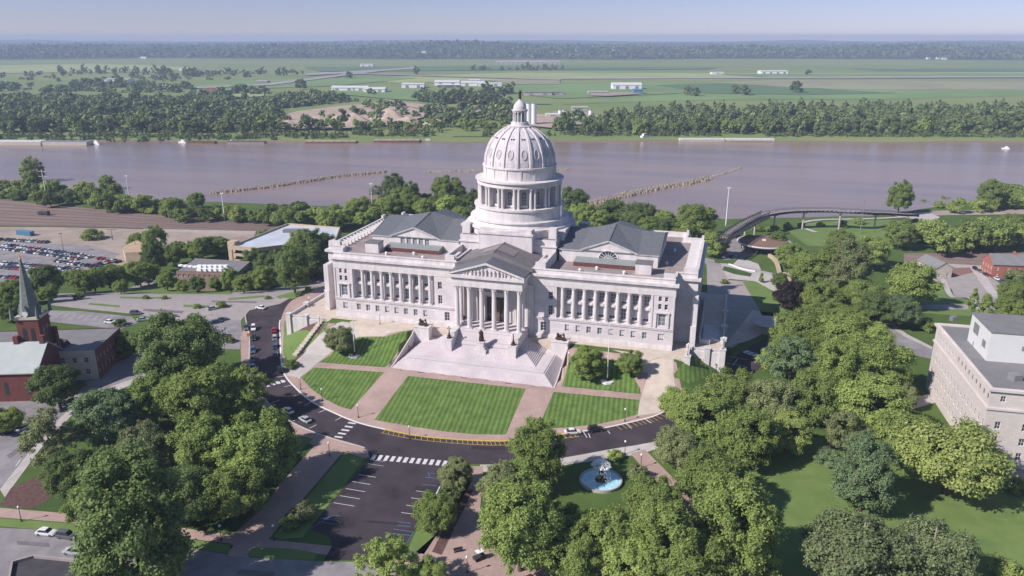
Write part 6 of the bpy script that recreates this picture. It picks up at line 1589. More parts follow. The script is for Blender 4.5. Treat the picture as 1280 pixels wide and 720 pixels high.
for k in range(260):
    a = rr.uniform(0, 6.283); q = 2.1+rr.uniform(-.1, .3); z = rr.uniform(.6, 4.4); s_ = rr.uniform(.03, .08); cx, cyy = q*math.cos(a), q*math.sin(a); mb.add([(cx-s_, cyy, z), (cx+s_, cyy, z), (cx, cyy, z+s_*5)], [(0, 1, 2)])
mb.build('spray', 'spray', t)
# bench and bin on the plaza
t = thing('park_bench', 'small metal bench on the pink plaza under the trees', 'bench', (*G(573, 690), H(*G(573, 690))+.08), .6); mb = MB(); mb.box(-1, 1, -.25, .25, .42, .5); mb.build('seat', 'dark_metal', t); mb = MB(); mb.box(-1, 1, .25, .3, .5, .95); mb.build('backrest', 'dark_metal', t)
for s_ in (-1, 1): mb = MB(); mb.box(s_*.85-.05, s_*.85+.05, -.22, .22, 0, .42); mb.build('leg', 'dark_metal', t)
x, y = G(599, 699); t = thing('utility_cart', 'small dark cart with a white top on the pink plaza', 'cart', (x, y, H(x, y)+.08), .9); mb = MB(); mb.box(-1.3, 1.3, -.65, .65, .35, .8); mb.box(-.1, .6, -.6, .6, .803, 1.1); mb.build('body', 'dark_metal', t); mb = MB(); mb.box(-.7, .9, -.65, .65, 1.9, 1.98); mb.build('canopy', 'white_paint', t)
mb = MB()
for a in (-.65, .85):
    for b in (-.6, .6): mb.bar((a, b, .8), (a, b, 1.9), .03, .03, 4)
mb.build('roof_post', 'dark_metal', t); mb = MB()
for a in (-.9, .9):
    for b in (-.6, .6): mb.box(a-.25, a+.25, b-.1, b+.1, 0, .5)
mb.build('wheel', 'tyre', t)
# orange sign by the drive, small pedestal sign at the parking apron
x, y = G(311.5, 425); t = thing('road_sign', 'orange construction sign at the left kerb of the drive', 'sign', (x, y, H(x, y))); mb = MB(); mb.bar((0, 0, 0), (0, 0, 1.6), .05); mb.build('post', 'grey_metal', t); mb = MB(); mb.box(-.6, .6, -.03, .03, 1.4, 2.6, 0, .5, (0, 0)); mb.build('board', mat('orange', (.8, .22, .03), .5), t)
# =================================================================== OTHER BUILDINGS
def simple_building(name, label, cat, base, z0, z1, wall, roofm, wins=None, parapet=.5, roofname='roof', grp=None):
    """base: plan corners in order; wins: list of (edge, cols, rows, w, h, zfirst, dz, style)"""
    n = len(base)
    if area(base) < 0: base = base[::-1]; wins = [((n-2-w_[0]) % n, *w_[1:]) for w_ in (wins or [])]
    t = thing(name, label, cat, (0, 0, 0), 0, grp); mb = MB(); pend = []
    for i in range(n):
        a, b = base[i], base[(i+1) % n]; l = math.dist(a, b); ud = ((b[0]-a[0])/l, (b[1]-a[1])/l); wn = (ud[1], -ud[0]); P = Panel(mb, (*a, 0), ud, wn, .3); ops = []
        for w_ in (wins or []):
            if w_[0] == i:
                for c in range(w_[1]):
                    for r_ in range(w_[2]):
                        uc = l*(c+.5)/w_[1]; za = w_[5]+w_[6]*r_; ops.append((uc-w_[3]/2, uc+w_[3]/2, za, za+w_[4]))
                        pend.append((P, (uc-w_[3]/2, uc+w_[3]/2, za, za+w_[4]), w_[7]))
        P.wall(0, l, z0, z1, ops)
    mb.build('wall', wall, t)
    for P, o_, st_ in pend[:95]: window(t, P, *o_, st_, 2, 2)
    mb = MB(); mb.prism(list(base), z1-parapet-.2, z1-parapet); mb.build(roofname, roofm, t); return t
def proj_pt(px, py, z): return G(px, py, z=z)
# stone office building right (corner nearest the camera), with white penthouse
zo = 13.0
A0 = G(1240, 484, z=zo); B0 = G(1172, 403.5, z=zo); e1 = (B0[0]-A0[0], B0[1]-A0[1]); l1 = math.hypot(*e1); e1 = (e1[0]/l1, e1[1]/l1); e2 = (e1[1], -e1[0])
C0 = (A0[0]+e2[0]*62, A0[1]+e2[1]*62); D0 = (B0[0]+e2[0]*62, B0[1]+e2[1]*62)
ob = simple_building('office_building', 'pale stone office block with rows of small windows and a flat grey roof', 'office building', [A0, C0, D0, B0], -9.3, zo, 'office_stone', 'roof_grey',
    [(3, 16, 3, 1.3, 2.1, -6.6, 4.1, 'dark'), (3, 16, 1, 1.2, 1.6, 9.2, 4, 'dark'), (0, 10, 3, 1.3, 2.1, -6.6, 4.1, 'dark'), (0, 10, 1, 1.2, 1.6, 9.2, 4, 'dark')], .7)
mb = ring_band([A0, C0, D0, B0], 0, 0, 0, 0, '', inner=.6, extra=[(6.9, 7.5, .35), (zo-1.2, zo-.9, .3), (zo-.897, zo-.3, .65)]); mb.build('cornice', 'office_stone', ob)
mb = MB(); q = lambda a, b: (A0[0]+e1[0]*a+e2[0]*b, A0[1]+e1[1]*a+e2[1]*b)
pz = 7.6; p1_ = G(1233, 448, z=zo); p2_ = G(1207.5, 422, z=zo); dot = lambda p, e: (p[0]-A0[0])*e[0]+(p[1]-A0[1])*e[1]; a1_, b1_, a2_ = dot(p1_, e1), dot(p1_, e2), dot(p2_, e1)
mb.prism([q(a1_, b1_), q(a1_, 60), q(a2_, 60), q(a2_, b1_)], zo-.8, zo+pz); ph = mb.build('penthouse', 'penthouse_panel', ob)
mb = MB(); mb.prism([q(a1_-.3, b1_-.3), q(a1_-.3, 60.3), q(a2_+.3, 60.3), q(a2_+.3, b1_-.3)], zo+pz+.003, zo+pz+.25); mb.build('roof', 'roof_grey', ph)
mb = MB(); aw = a2_-a1_; mb.prism([q(a1_+aw*.55, b1_-.05), q(a1_+aw*.55, b1_-.12), q(a1_+aw*.8, b1_-.12), q(a1_+aw*.8, b1_-.05)], zo+3.2, zo+6.2); mb.prism([q(a1_+aw*.15, b1_-.05), q(a1_+aw*.15, b1_-.12), q(a1_+aw*.3, b1_-.12), q(a1_+aw*.3, b1_-.05)], zo+2, zo+4); mb.prism([q(a1_-.05, b1_+8), q(a1_-.12, b1_+8), q(a1_-.12, b1_+12), q(a1_-.05, b1_+12)], zo+3, zo+4.3); mb.build('vent_grille', 'grey_metal', ph)
mb = MB()
for a_, b_, s_ in ((8, 8, 1.2), (14, 20, .8), (30, 6, .9), (44, 14, 1.5), (52, 6, .8), (10, 40, 1.4)):
    x, y = q(a_, b_); mb.box(x-s_, x+s_, y-s_, y+s_, zo-.8, zo+.3+s_*.5, 0, .4)
mb.build('rooftop_unit', 'grey_metal', ob)
# church on the left
def gable_block(par, name, cx, cy_c, ang, L_, W_, z0, ze, zr, wall, roofm, wins=0):
    C, S = math.cos(ang), math.sin(ang); T = lambda x, y, z: (cx+x*C-y*S, cy_c+x*S+y*C, z); mb = MB(); a, b = L_/2, W_/2
    vs = [T(-a, -b, z0), T(a, -b, z0), T(a, b, z0), T(-a, b, z0), T(-a, -b, ze), T(a, -b, ze), T(a, b, ze), T(-a, b, ze), T(-a, 0, zr), T(a, 0, zr)]
    mb.add(vs, [(0, 1, 5, 4), (2, 3, 7, 6), (1, 2, 6, 9, 5), (3, 0, 4, 8, 7)]); w_ = mb.build('wall' if not name else name, wall, par)
    mb = MB(); e = .5; dz = .25
    s_ = (zr-ze)/b
    for sg in (-1, 1):
        v = [T(-a-e, sg*(b+e), ze-s_*e+dz), T(a+e, sg*(b+e), ze-s_*e+dz), T(a+e, 0, zr+dz), T(-a-e, 0, zr+dz)]; v2 = [(p[0], p[1], p[2]-.3) for p in v]
        mb.add(v+v2, [(0, 1, 2, 3), (7, 6, 5, 4), (0, 4, 5, 1), (1, 5, 6, 2), (3, 2, 6, 7), (0, 3, 7, 4)])
    mb.build('roof', roofm, par)
    if wins:
        mg = MB()
        for sg in (-1, 1):
            for k in range(wins):
                x = -a+L_*(k+.5)/wins
                p = [(x-.6, z0+2.5), (x+.6, z0+2.5), (x+.6, z0+6), (x, z0+7), (x-.6, z0+6)]; mg.add([T(q_[0], sg*(b+.03), q_[1]) for q_ in p], [tuple(range(5)) if sg < 0 else tuple(range(4, -1, -1))])
        mg.build('lancet_window', 'glass_dark', par)
    return T
zt = 16.5
tx, ty = G(44, 425, z=4); tx, ty = -131, -61
ch = thing('church', 'red brick church with a tall pale green spire and grey gabled roofs', 'church')
def tower(par, x, y):
    ang = .35; mb = MB(); h = 3.8
    mb.box(x-h, x+h, y-h, y+h, -9.3, 3, 0, ang); mb.box(x-h-.3, x+h+.3, y-h-.3, y+h+.3, 3.003, 3.8, 1, ang); mb.box(x-h+.5, x+h-.5, y-h+.5, y+h-.5, 3.803, 14, 0, ang); mb.box(x-h+.2, x+h-.2, y-h+.2, y+h-.2, 14.003, 14.8, 1, ang)
    C, S = math.cos(ang), math.sin(ang)
    for sx in (-1, 1):
        for sy2 in (-1, 1):
            px_, py_ = sx*h, sy2*h; X, Y = x+px_*C-py_*S, y+px_*S+py_*C; mb.box(X-.7, X+.7, Y-.7, Y+.7, -9.3, 9, 0, ang); mb.lathe(X, Y, [(.55, 14.5), (.5, 16.5), (.05, 18.5)], 6, 2)
    mb.build('tower', ['brick', 'limestone_old', 'verdigris'], par)
    mb = MB(); a0 = ang+math.pi/4
    mb.lathe(x, y, [(3.2, 14.8), (2.7, 17), (.22, 32.5)], 8, 0, ang+math.pi/8); mb.build('spire', 'verdigris', par)
    mb = MB()
    for k in range(4):
        a = ang+k*math.pi/2; c_, s_ = math.cos(a), math.sin(a); P_ = lambda u, d, z: (x+c_*d-s_*u, y+s_*d+c_*u, z)
        mb.add([P_(-1.4, 3.1, 14.8), P_(1.4, 3.1, 14.8), P_(0, 3.1, 18.2), P_(0, 1.0, 18.2), P_(-1.4, 1.2, 14.8), P_(1.4, 1.2, 14.8)], [(0, 1, 2), (0, 2, 3, 4), (1, 5, 3, 2)])
    mb.build('gablet', 'verdigris', par)
    mb = MB()
    for k in range(4):
        a = ang+k*math.pi/2; c_, s_ = math.cos(a), math.sin(a); P_ = lambda u, d, z: (x+c_*d-s_*u, y+s_*d+c_*u, z)
        for u in (-1.2, 1.2): mb.add([P_(u-.6, 3.36, 5.5), P_(u+.6, 3.36, 5.5), P_(u+.6, 3.36, 10.5), P_(u, 3.36, 11.5), P_(u-.6, 3.36, 10.5)], [(0, 1, 2, 3, 4)])
        n = 14; mb.add([P_(.9*math.cos(6.283*i/n), 3.5, 15.9+.9*math.sin(6.283*i/n)) for i in range(n)], [tuple(range(n))], 1)
    mb.build('louvre_and_clock', ['glass_dark', 'white_stone'], par)
    mb = MB(); mb.lathe(x, y, [(.3, 32), (.45, 32.4), (.1, 32.9)], 8); mb.bar((x, y, 32.8), (x, y, 35), .08); mb.box(x-.7, x+.7, y-.07, y+.07, 34.1, 34.3); mb.build('cross', mat('gilt', (.55, .38, .1), .4), par)
tower(ch, tx, ty)
nx_, ny_ = G(-20, 440, z=4)
gable_block(ch, 'nave_wall', nx_, ny_, .35+math.pi/2-math.pi/2, 38, 17, -9.3, .5, 6.8, 'brick', 'roof_light', 6)
nx2, ny2 = G(70, 468, z=-9); gable_block(ch, 'porch_wall', nx2, ny2, .35, 10, 8, -9.3, -1.5, 3.0, 'brick', 'roof_dark', 0)
# annex
roof_a = [G(*p, z=1.0) for p in ((20, 401), (152, 411.5), (118, 438.5), (60, 432), (60, 437), (0, 430))]
ra = [G(118.5, 438.5, z=1.0), G(150, 410, z=1.0)]; d_ = (ra[1][0]-ra[0][0], ra[1][1]-ra[0][1]); l_ = math.hypot(*d_); d_ = (d_[0]/l_, d_[1]/l_); nrm_ = (-d_[1], d_[0])
an = [ra[0], ra[1], (ra[1][0]+nrm_[0]*62, ra[1][1]+nrm_[1]*62), (ra[0][0]+nrm_[0]*62, ra[0][1]+nrm_[1]*62)]
simple_building('school_building', 'long flat roofed brick annex with a pale front beside the church', 'building', an, -9.3, 1.2, 'brick_dark', 'roof_grey', [(0, 8, 2, 1.2, 1.8, -7, 4, 'dark')], .3)
mb = MB(); q0, q3 = an[0], an[3]; L2, R2_ = strip([q0, q3], .12, .12)
P = Panel(mb, (*q3, 0), (-nrm_[0], -nrm_[1]), (-d_[0], -d_[1]), .25); ops = [(33+k*3.6, 34.4+k*3.6, z, z+1.9) for k in range(8) for z in (-7, -3)]
P = Panel(mb, (q3[0]-d_[0]*.15, q3[1]-d_[1]*.15, 0), (-nrm_[0], -nrm_[1]), (-d_[0], -d_[1]), .25); P.wall(30, 62, -9.3, 1.25, ops); fr_ = mb.build('front_wall', 'limestone_old', bpy.data.objects['school_building'])
for o_ in ops: window(bpy.data.objects['school_building'], P, *o_, 'dark', 2, 2)
mb = MB()
for u, v_ in ((12, 6), (14.5, 8), (17, 11)): x, y = an[0][0]+nrm_[0]*u+d_[0]*v_, an[0][1]+nrm_[1]*u+d_[1]*v_; mb.box(x-.7, x+.7, y-.7, y+.7, .9, 1.9)
mb.build('roof_unit', 'white_paint', bpy.data.objects['school_building'])
# dark roofed building at the lower left corner
zb0 = -2.5; p = [G(*q_, z=zb0) for q_ in ((15, 705), (43, 697), (150, 708), (155, 760), (5, 760))]
bl = thing('corner_building', 'low building with a dark roof behind a pale parapet at the lower left', 'building'); mb = MB(); mb.prism(p, -9.3, zb0); mb.build('wall', 'limestone_old', bl); mb = MB(); mb.prism([(a+(sum(x[0] for x in p)/5-a)*.04, b+(sum(x[1] for x in p)/5-b)*.04) for a, b in p], zb0+.003, zb0+.1); mb.build('roof', 'roof_dark', bl)
mb = ring_band(p, 0, 0, 0, 0, '', inner=.3, extra=[(zb0+.0, zb0+.7, .05)]); mb.build('parapet', 'concrete', bl)
# parking deck
zg = -9.5; pr = [G(*q_, z=zg) for q_ in ((289, 309), (360, 281), (425, 286), (420, 300), (322, 312))]
pd = thing('parking_deck', 'tan multi storey parking deck with a pale blue grey top floor', 'parking garage'); mb = MB()
mb.prism(pr, zg-.5, zg)
dk = mb.build('top_deck', 'roof_bluegrey', pd)
mb = ring_band(pr, 0, 0, 0, 0, '', inner=.35, extra=[(zg-1.3, zg+1.0, .1), (zg-4.6, zg-3.2, .1), (zg-7.9, zg-6.5, .1), (zg-12, zg-9.8, .1)]); mb.build('spandrel', mat('tan_concrete', (.48, .38, .28), .9, var=.06, scale=.3), pd)
mb = MB(); mb.prism([(a*.97+.03*pr[2][0], b*.97+.03*pr[2][1]) for a, b in pr], zg-14, zg-.7); mb.build('interior', 'dark_metal', pd)
mb = MB()
for i in range(5):
    a, b = pr[i], pr[(i+1) % 5]; n_ = max(2, int(math.dist(a, b)/8))
    for k in range(n_): x, y = a[0]+(b[0]-a[0])*k/n_, a[1]+(b[1]-a[1])*k/n_; mb.box(x-.4, x+.4, y-.4, y+.4, zg-14, zg-1.31)
x, y = G(292, 306, z=zg); mb.box(x-2.2, x+2.2, y-2.2, y+2.2, zg-14, zg+2.2)
mb.build('pillar', 'tan_concrete', pd)
mb = MB(); x, y = G(370, 290, z=zg); mb.box(x-7, x+7, y-2, y+2, zg+.01, zg+1.6, 0, .3); mb.build('stair_hut', 'roof_grey', pd)
# low brick house with roof machines, next to the deck
u0_, v0_ = to_uv(*G(246, 345, z=-9.5)); u1_, _v = to_uv(*G(292, 345, z=-9.5)); p = [to_xy(u0_-13, v0_+8), to_xy(u1_, v0_+6), to_xy(u1_, v0_+24), to_xy(u0_-13, v0_+30)]
lb = simple_building('low_brick_building', 'low brick building with rows of white machines on its grey roof', 'building', p, -20, -9.4, mat('brick_tan', (.30, .20, .165), .9, var=.12, scale=.5), 'roof_grey', [(0, 12, 1, 1.4, 1.4, -12.4, 3, 'dark')], .3)
mb = MB(); rr = random.Random(3)
for k in range(12):
    x, y = G(250+3.2*(k % 6)*2, 334+4*(k//6), z=-9.4); mb.box(x-1.2, x+1.2, y-.9, y+.9, -9.6, -8.3)
mb.build('rooftop_unit', 'white_paint', lb)
mb = MB()
for k in range(5): x, y = G(226+6*k, 332+.6*k, z=-9.4); mb.box(x-1, x+1, y-.8, y+.8, -9.6, -8.9)
mb.build('skylight', 'white_paint', lb)
# tan warehouse, blue container, white van
p = [G(*q_, z=-19) for q_ in ((153, 308), (171, 299.5), (184, 308), (181, 315), (156, 316))]
simple_building('warehouse', 'small tan warehouse at the end of the gravel yard', 'warehouse', p, -26, -19, 'tan_concrete', mat('tan_roof', (.46, .33, .22), .9, var=.06, scale=.3), None, .1)
x, y = G(32, 294); mb = MB(); mb.box(-6, 6, -1.6, 1.6, 0, 2.8)
for k in range(16): mb.box(-5.8+.75*k, -5.5+.75*k, -1.68, -1.603, .1, 2.7)
tag(mb.build('shipping_container', mat('container_blue', (.08, .22, .34), .6, var=.1, scale=1), None, (x, y, H(x, y)+.2), rz=-.05), 'long blue container standing in the gravel yard', 'container')
x, y = G(55, 269); mb = MB(); mb.box(-4.5, 3, -1.3, 1.3, .8, 1.5); mb.box(3.05, 4.8, -1.2, 1.2, .8, 2.9); mb.box(-4.4, 2.8, -1.2, 1.2, 1.503, 2.3)
for a in (-3.5, -2, 3.8):
    for b in (-1.1, 1.1): mb.box(a-.5, a+.5, b-.2, b+.2, 0, 1)
tag(mb.build('truck', 'dark_metal', None, (x, y, H(x, y)+.3), rz=-.05), 'dark flatbed truck standing alone in the rail yard', 'truck')
# brick house and stone hut at the right
def hip_house(name, label, cx, cy_c, ang, L_, W_, z0, ze, zr, wall, roofm, wins, chim=()):
    t = thing(name, label, 'house'); C, S = math.cos(ang), math.sin(ang); T = lambda x, y: (cx+x*C-y*S, cy_c+x*S+y*C); a, b = L_/2, W_/2
    base_ = [T(-a, -b), T(a, -b), T(a, b), T(-a, b)]; mb = MB(); pend = []
    for i in range(4):
        p, q_ = base_[i], base_[(i+1) % 4]; l = math.dist(p, q_); ud = ((q_[0]-p[0])/l, (q_[1]-p[1])/l); P = Panel(mb, (*p, 0), ud, (ud[1], -ud[0]), .25); nc = wins if i % 2 == 0 else max(2, wins//2); ops = [(l*(c+.5)/nc-.6, l*(c+.5)/nc+.6, z, z+1.9) for c in range(nc) for z in ((z0+1.2, z0+4.6) if ze-z0 > 6 else (z0+1.2,))]; P.wall(0, l, z0, ze, ops); pend += [(P, o_) for o_ in ops]
    for s_ in (-1, 1): vs = [(*T(s_*a, -b), ze), (*T(s_*a, b), ze), (*T(s_*a, 0), zr)]; mb.add(vs, [(0, 1, 2) if s_ > 0 else (2, 1, 0)])
    mb.build('wall', wall, t)
    for P, o_ in pend: window(t, P, *o_, 'mid', 2, 2)
    mb = MB(); s_l = (zr-ze)/b
    for sg in (-1, 1): v = [(*T(-a-.3, sg*(b+.5)), ze-s_l*.5+.15), (*T(a+.3, sg*(b+.5)), ze-s_l*.5+.15), (*T(a+.3, 0), zr+.15), (*T(-a-.3, 0), zr+.15)]; mb.add(v+[(p[0], p[1], p[2]-.25) for p in v], [(0, 1, 2, 3), (7, 6, 5, 4), (0, 4, 5, 1), (1, 5, 6, 2), (3, 2, 6, 7), (0, 3, 7, 4)])
    rf = mb.build('roof', roofm, t)
    for x in chim: mb = MB(); p = T(x, 0); mb.box(p[0]-.6, p[0]+.6, p[1]-.6, p[1]+.6, zr-1, zr+1.6); mb.build('chimney', wall, rf)
x, y = G(1284, 338, z=-22); hip_house('brick_house', 'two storey red brick house with a grey gabled roof beside the railway', x, y, .12, 40, 13, -25.5, -17.5, -13.5, mat('brick_red', (.36, .13, .10), .9, var=.1, scale=.5), 'roof_grey', 8, (-8, 6))
x, y = G(1168, 333, z=-21); hip_house('stone_house', 'small pale stone house with a slate roof at the end of the parking lot', x, y, -1.2, 17, 9, -25.5, -19.5, -16.5, 'limestone_old', 'roof_grey', 4)
# low wall by the railway right, diagonal wall by the canopy
def wall_thing(name, label, pts, t_, h_, m, z=None):
    mb = MB(); W_ = [G(*p) if z is None else G(*p, z=z) for p in pts]
    for a, b in zip(W_[:-1], W_[1:]): L_, R_ = strip([a, b], t_/2, t_/2); zz = min(H(*a), H(*b)); mb.prism([L_[0], L_[1], R_[1], R_[0]], zz-.5, max(H(*a), H(*b))+h_)
    return tag(mb.build(name, m), label, 'wall')
wall_thing('boundary_wall', 'low pale wall between the railway and the parking lot', [(1176,332.5),(1228,335)], .8, 1.3, 'concrete_light')
def wall_ribbon(name, label, pts, t_, h_, m): a_ = [G(*p) for p in pts]; tag(ribbon(name, spline(a_, 8), t_/2, t_/2, m, .0, h_, None), label, 'wall')
wall_ribbon('retaining_wall', 'diagonal tan wall rising beside the purple leaved tree', [(961.5,321),(972,334),(986,354)], 1.8, 1.8, 'tan_concrete')
wall_thing('boundary_wall', 'long low pale wall at the foot of the rail yard', [(180,289),(320,292)], 1, 1.5, 'concrete_light')
wall_ribbon('planter_wall', 'curved low planter wall left of the diagonal tan wall', [(911,331),(925,336),(944,340)], .5, .7, 'white_stone')
# round canopy
zc_ = H(*G(955, 312))+5.2; cx_, cyy_ = G(955, 302, z=zc_); rc = 31/FPX*math.dist((cx_, cyy_, zc_), CAM)
t = thing('round_canopy', 'large round canopy roof with a brown top and a white rim', 'canopy', (cx_, cyy_, 0)); mb = MB(); mb.lathe(0, 0, [(rc-.6, zc_-.9), (rc, zc_-.3), (rc, zc_+.15), (rc-.5, zc_+.2)], 48); mb.build('rim', 'white_stone', t)
mb = MB(); mb.lathe(0, 0, [(rc-.7, zc_+.2), (.3, zc_+.75)], 48, cap=False); mb.build('roof', mat('brown_roof', (.22, .135, .10), .9, var=.12, scale=.4), t); mb = MB()
for k in range(10): a = k*.628; mb.lathe((rc-3)*math.cos(a), (rc-3)*math.sin(a), [(.35, H(cx_, cyy_)-4), (.35, zc_-.9)], 8)
mb.lathe(0, 0, [(rc*.45, H(cx_, cyy_)-4), (rc*.45, zc_-.9)], 24, cap=False); mb.build('support', 'dark_metal', t); mb = MB(); mb.box(-1, 1, -.8, .8, zc_+.6, zc_+1.3); mb.build('roof_unit', 'white_paint', t)
# pale disc shelter above the drive on the right of the building
zc_ = -5.5; cx_, cyy_ = G(962, 402, z=zc_); rc = 21/FPX*math.dist((cx_, cyy_, zc_), CAM)
t = thing('entrance_canopy', 'pale rounded canopy over the side entrance beside the beige paving', 'canopy', (cx_, cyy_, 0)); mb = MB(); mb.lathe(0, 0, [(rc, zc_-.4), (rc, zc_), (rc-.3, zc_+.1)], 32); mb.build('roof', 'concrete_light', t); mb = MB(); mb.lathe(0, 0, [(rc*.8, -9.4), (rc*.8, zc_-.4)], 24, cap=False); mb.build('support_wall', 'limestone_old', t)
# curving footbridge on piers
deck = [(905,296),(915,288),(930,278.5),(945,271.5),(962,266.5),(985,263.5),(1010,262.5),(1040,262.5),(1075,264),(1105,265.5),(1130,267),(1145,268)]
fb = thing('footbridge', 'long curving concrete footbridge on piers above the river bank', 'bridge')
DW = []
for i, p in enumerate(deck):
    z = -12 if i < 9 else -12-(i-8)*3.0
    x, y = G(*p, z=z); DW.append((x, y, z))
cl = spline([(x, y) for x, y, z in DW], 6); zs_ = []
for i in range(len(cl)): k = i/6; j = min(int(k), len(DW)-2); zs_.append(DW[j][2]+(DW[j+1][2]-DW[j][2])*(k-j))
Lb, Rb = strip(cl, 2.3, 2.3); mb = MB()
for i in range(len(cl)-1):
    v = [(*Lb[i], zs_[i]), (*Rb[i], zs_[i]), (*Rb[i+1], zs_[i+1]), (*Lb[i+1], zs_[i+1])]; mb.add(v+[(a, b, c-1.5) for a, b, c in v], [(0, 1, 2, 3), (7, 6, 5, 4), (0, 4, 5, 1), (2, 6, 7, 3)])
mb.build('deck', 'concrete', fb); mb = MB()
for S_ in (Lb, Rb):
    for i in range(len(cl)-1):
        mb.bar((*S_[i], zs_[i]+1.2), (*S_[i+1], zs_[i+1]+1.2), .09, .09, 4); mb.bar((*S_[i], zs_[i]+.6), (*S_[i+1], zs_[i+1]+.6), .06, .06, 4); mb.bar((*S_[i], zs_[i]), (*S_[i], zs_[i]+1.2), .07, .07, 4)
mb.build('railing', 'dark_metal', fb)
for px, py in ((932,283),(946,275),(968,270.5),(1006,268),(1049,267.5),(1098,270)):
    j = min(range(len(cl)), key=lambda i: abs(cl[i][0]-G(px, py-6, z=-12)[0])); x, y = cl[j]; mb = MB(); mb.bar((x, y, H(x, y)-1), (x, y, zs_[j]-1.5), .5, .6, 8); mb.box(x-1.8, x+1.8, y-.8, y+.8, zs_[j]-2.2, zs_[j]-1.5); mb.build('pier', 'concrete_light', fb)
r_ = [(901,303),(912,296),(928,286),(945,277),(957,271)]; cl2 = [G(*p, z=-13) for p in r_]; L_, R_ = strip(cl2, 2.8, 2.8); mb = MB()
for i in range(len(cl2)-1):
    for S_ in (L_, R_):
        n_ = 5
        for k in range(n_):
            a = [S_[i][j]+(S_[i+1][j]-S_[i][j])*k/n_ for j in (0, 1)]; b = [S_[i][j]+(S_[i+1][j]-S_[i][j])*(k+1)/n_ for j in (0, 1)]
            mb.bar((*a, -13), (*b, -9.5), .16, .16, 4); mb.bar((*a, -9.5), (*b, -13), .12, .12, 4); mb.bar((*a, -13), (*a, -9.5), .14, .14, 4)
        mb.bar((*S_[i], -9.5), (*S_[i+1], -9.5), .22, .22, 4); mb.bar((*S_[i], -13), (*S_[i+1], -13), .3, .3, 4)
    mb.add([(*L_[i], -13), (*R_[i], -13), (*R_[i+1], -13), (*L_[i+1], -13)], [(0, 1, 2, 3)])
mb.build('truss', 'dark_metal', fb)
# =================================================================== RIVER CRAFT
def barge(p0, p1, W_, h_, m, label, name='barge', cov=0):
    a, b = G(*p0, z=-28), G(*p1, z=-28); l = math.dist(a, b); t = thing(name, label, 'barge', ((a[0]+b[0])/2, (a[1]+b[1])/2, -28), math.atan2(b[1]-a[1], b[0]-a[0])); mb = MB()
    mb.add([(-l/2, -W_/2, .4), (-l/2+3, -W_/2, -.6), (l/2-3, -W_/2, -.6), (l/2, -W_/2, .4), (l/2, -W_/2, h_), (-l/2, -W_/2, h_)]+[(-l/2, W_/2, .4), (-l/2+3, W_/2, -.6), (l/2-3, W_/2, -.6), (l/2, W_/2, .4), (l/2, W_/2, h_), (-l/2, W_/2, h_)], [(0, 1, 2, 3, 4, 5), (11, 10, 9, 8, 7, 6), (5, 4, 10, 11), (3, 9, 10, 4), (0, 5, 11, 6)]); mb.build('hull', m, t)
    mb = MB(); n_ = max(3, int(l/8))
    for k in range(n_): x = -l/2+l*(k+.5)/n_; mb.box(x-l/n_*.46, x+l/n_*.46, -W_*.38, W_*.38, h_+.003, h_+1.0)
    mb.build('cover', cov or 'penthouse_panel', t); return t
mat('rust', (.16, .09, .065), .9, var=.2, scale=.3); mat('barge_side', (.5, .45, .38), .8, var=.08, scale=.2)
barge((-12,180), (56,180.5), 15, 3.6, 'barge_side', 'pale covered barge moored at the left edge of the river'); barge((58,180.5), (113,181), 15, 3.6, 'barge_side', 'second pale barge with a dark pusher at its end', cov='grey_metal')
barge((849,176.5), (905,176.5), 11, 2.6, 'barge_side', 'left barge of the white pair along the far bank'); barge((907,176.5), (967,176.8), 11, 2.6, 'barge_side', 'right barge of the white pair along the far bank')
barge((383,178.5), (446,178.5), 10, 1.5, 'rust', 'low empty barge below the sand heaps', cov='sand'); barge((468,177.5), (525,177.5), 11, 2.0, 'rust', 'work barge loaded with sand at the sand heaps', cov='sand'); barge((566,173.5), (616,173.5), 9, 1.6, 'rust', 'brown barge just left of the dome', cov='rust')
barge((236,178.5), (270,179), 8, 1.5, 'rust', 'rusty work barge beside the small white boat', cov='rust'); barge((285,178.5), (332,179), 8, 1.6, 'grey_metal', 'grey dredge barge with a small crane', cov='rust')
def boat(p, l, label, hd=0):
    x, y = G(*p, z=-28); t = thing('boat', label, 'boat', (x, y, -28), hd); mb = MB(); W_ = l*.26
    mb.add([(-l/2, -W_/2, -.3), (l*.25, -W_/2, -.3), (l/2, 0, -.2), (l*.25, W_/2, -.3), (-l/2, W_/2, -.3), (-l/2, -W_/2, l*.09), (l*.25, -W_/2, l*.1), (l*.55, 0, l*.14), (l*.25, W_/2, l*.1), (-l/2, W_/2, l*.09)], [(0, 1, 6, 5), (1, 2, 7, 6), (2, 3, 8, 7), (3, 4, 9, 8), (4, 0, 5, 9), (5, 6, 7, 8, 9)]); mb.build('hull', 'white_paint', t)
    mb = MB(); mb.box(-l*.35, l*.18, -W_*.36, W_*.36, l*.1, l*.24); mb.box(-l*.22, l*.08, -W_*.3, W_*.3, l*.243, l*.36); mb.build('cabin', 'white_paint', t); mb = MB(); mb.box(-l*.2, l*.06, -W_*.31, -W_*.305, l*.27, l*.33); mb.bar((-l*.1, 0, l*.36), (-l*.1, 0, l*.55), .12); mb.build('mast_and_windows', 'dark_metal', t)
boat((536, 177), 12, 'small white boat beside the sand work barge', .3); boat((806, 174), 20, 'white towboat at the far bank right of the dome', 1.0); boat((228, 178.5), 11, 'small white boat at the rusty work barge', 3.2); boat((289, 178), 9, 'tiny white workboat beside the grey dredge barge', 2.9); boat((120, 180.5), 13, 'dark ended pusher boat at the left barges', 3.1); boat((1257, 186), 8, 'speedboat crossing the open river at the right', 3.0)
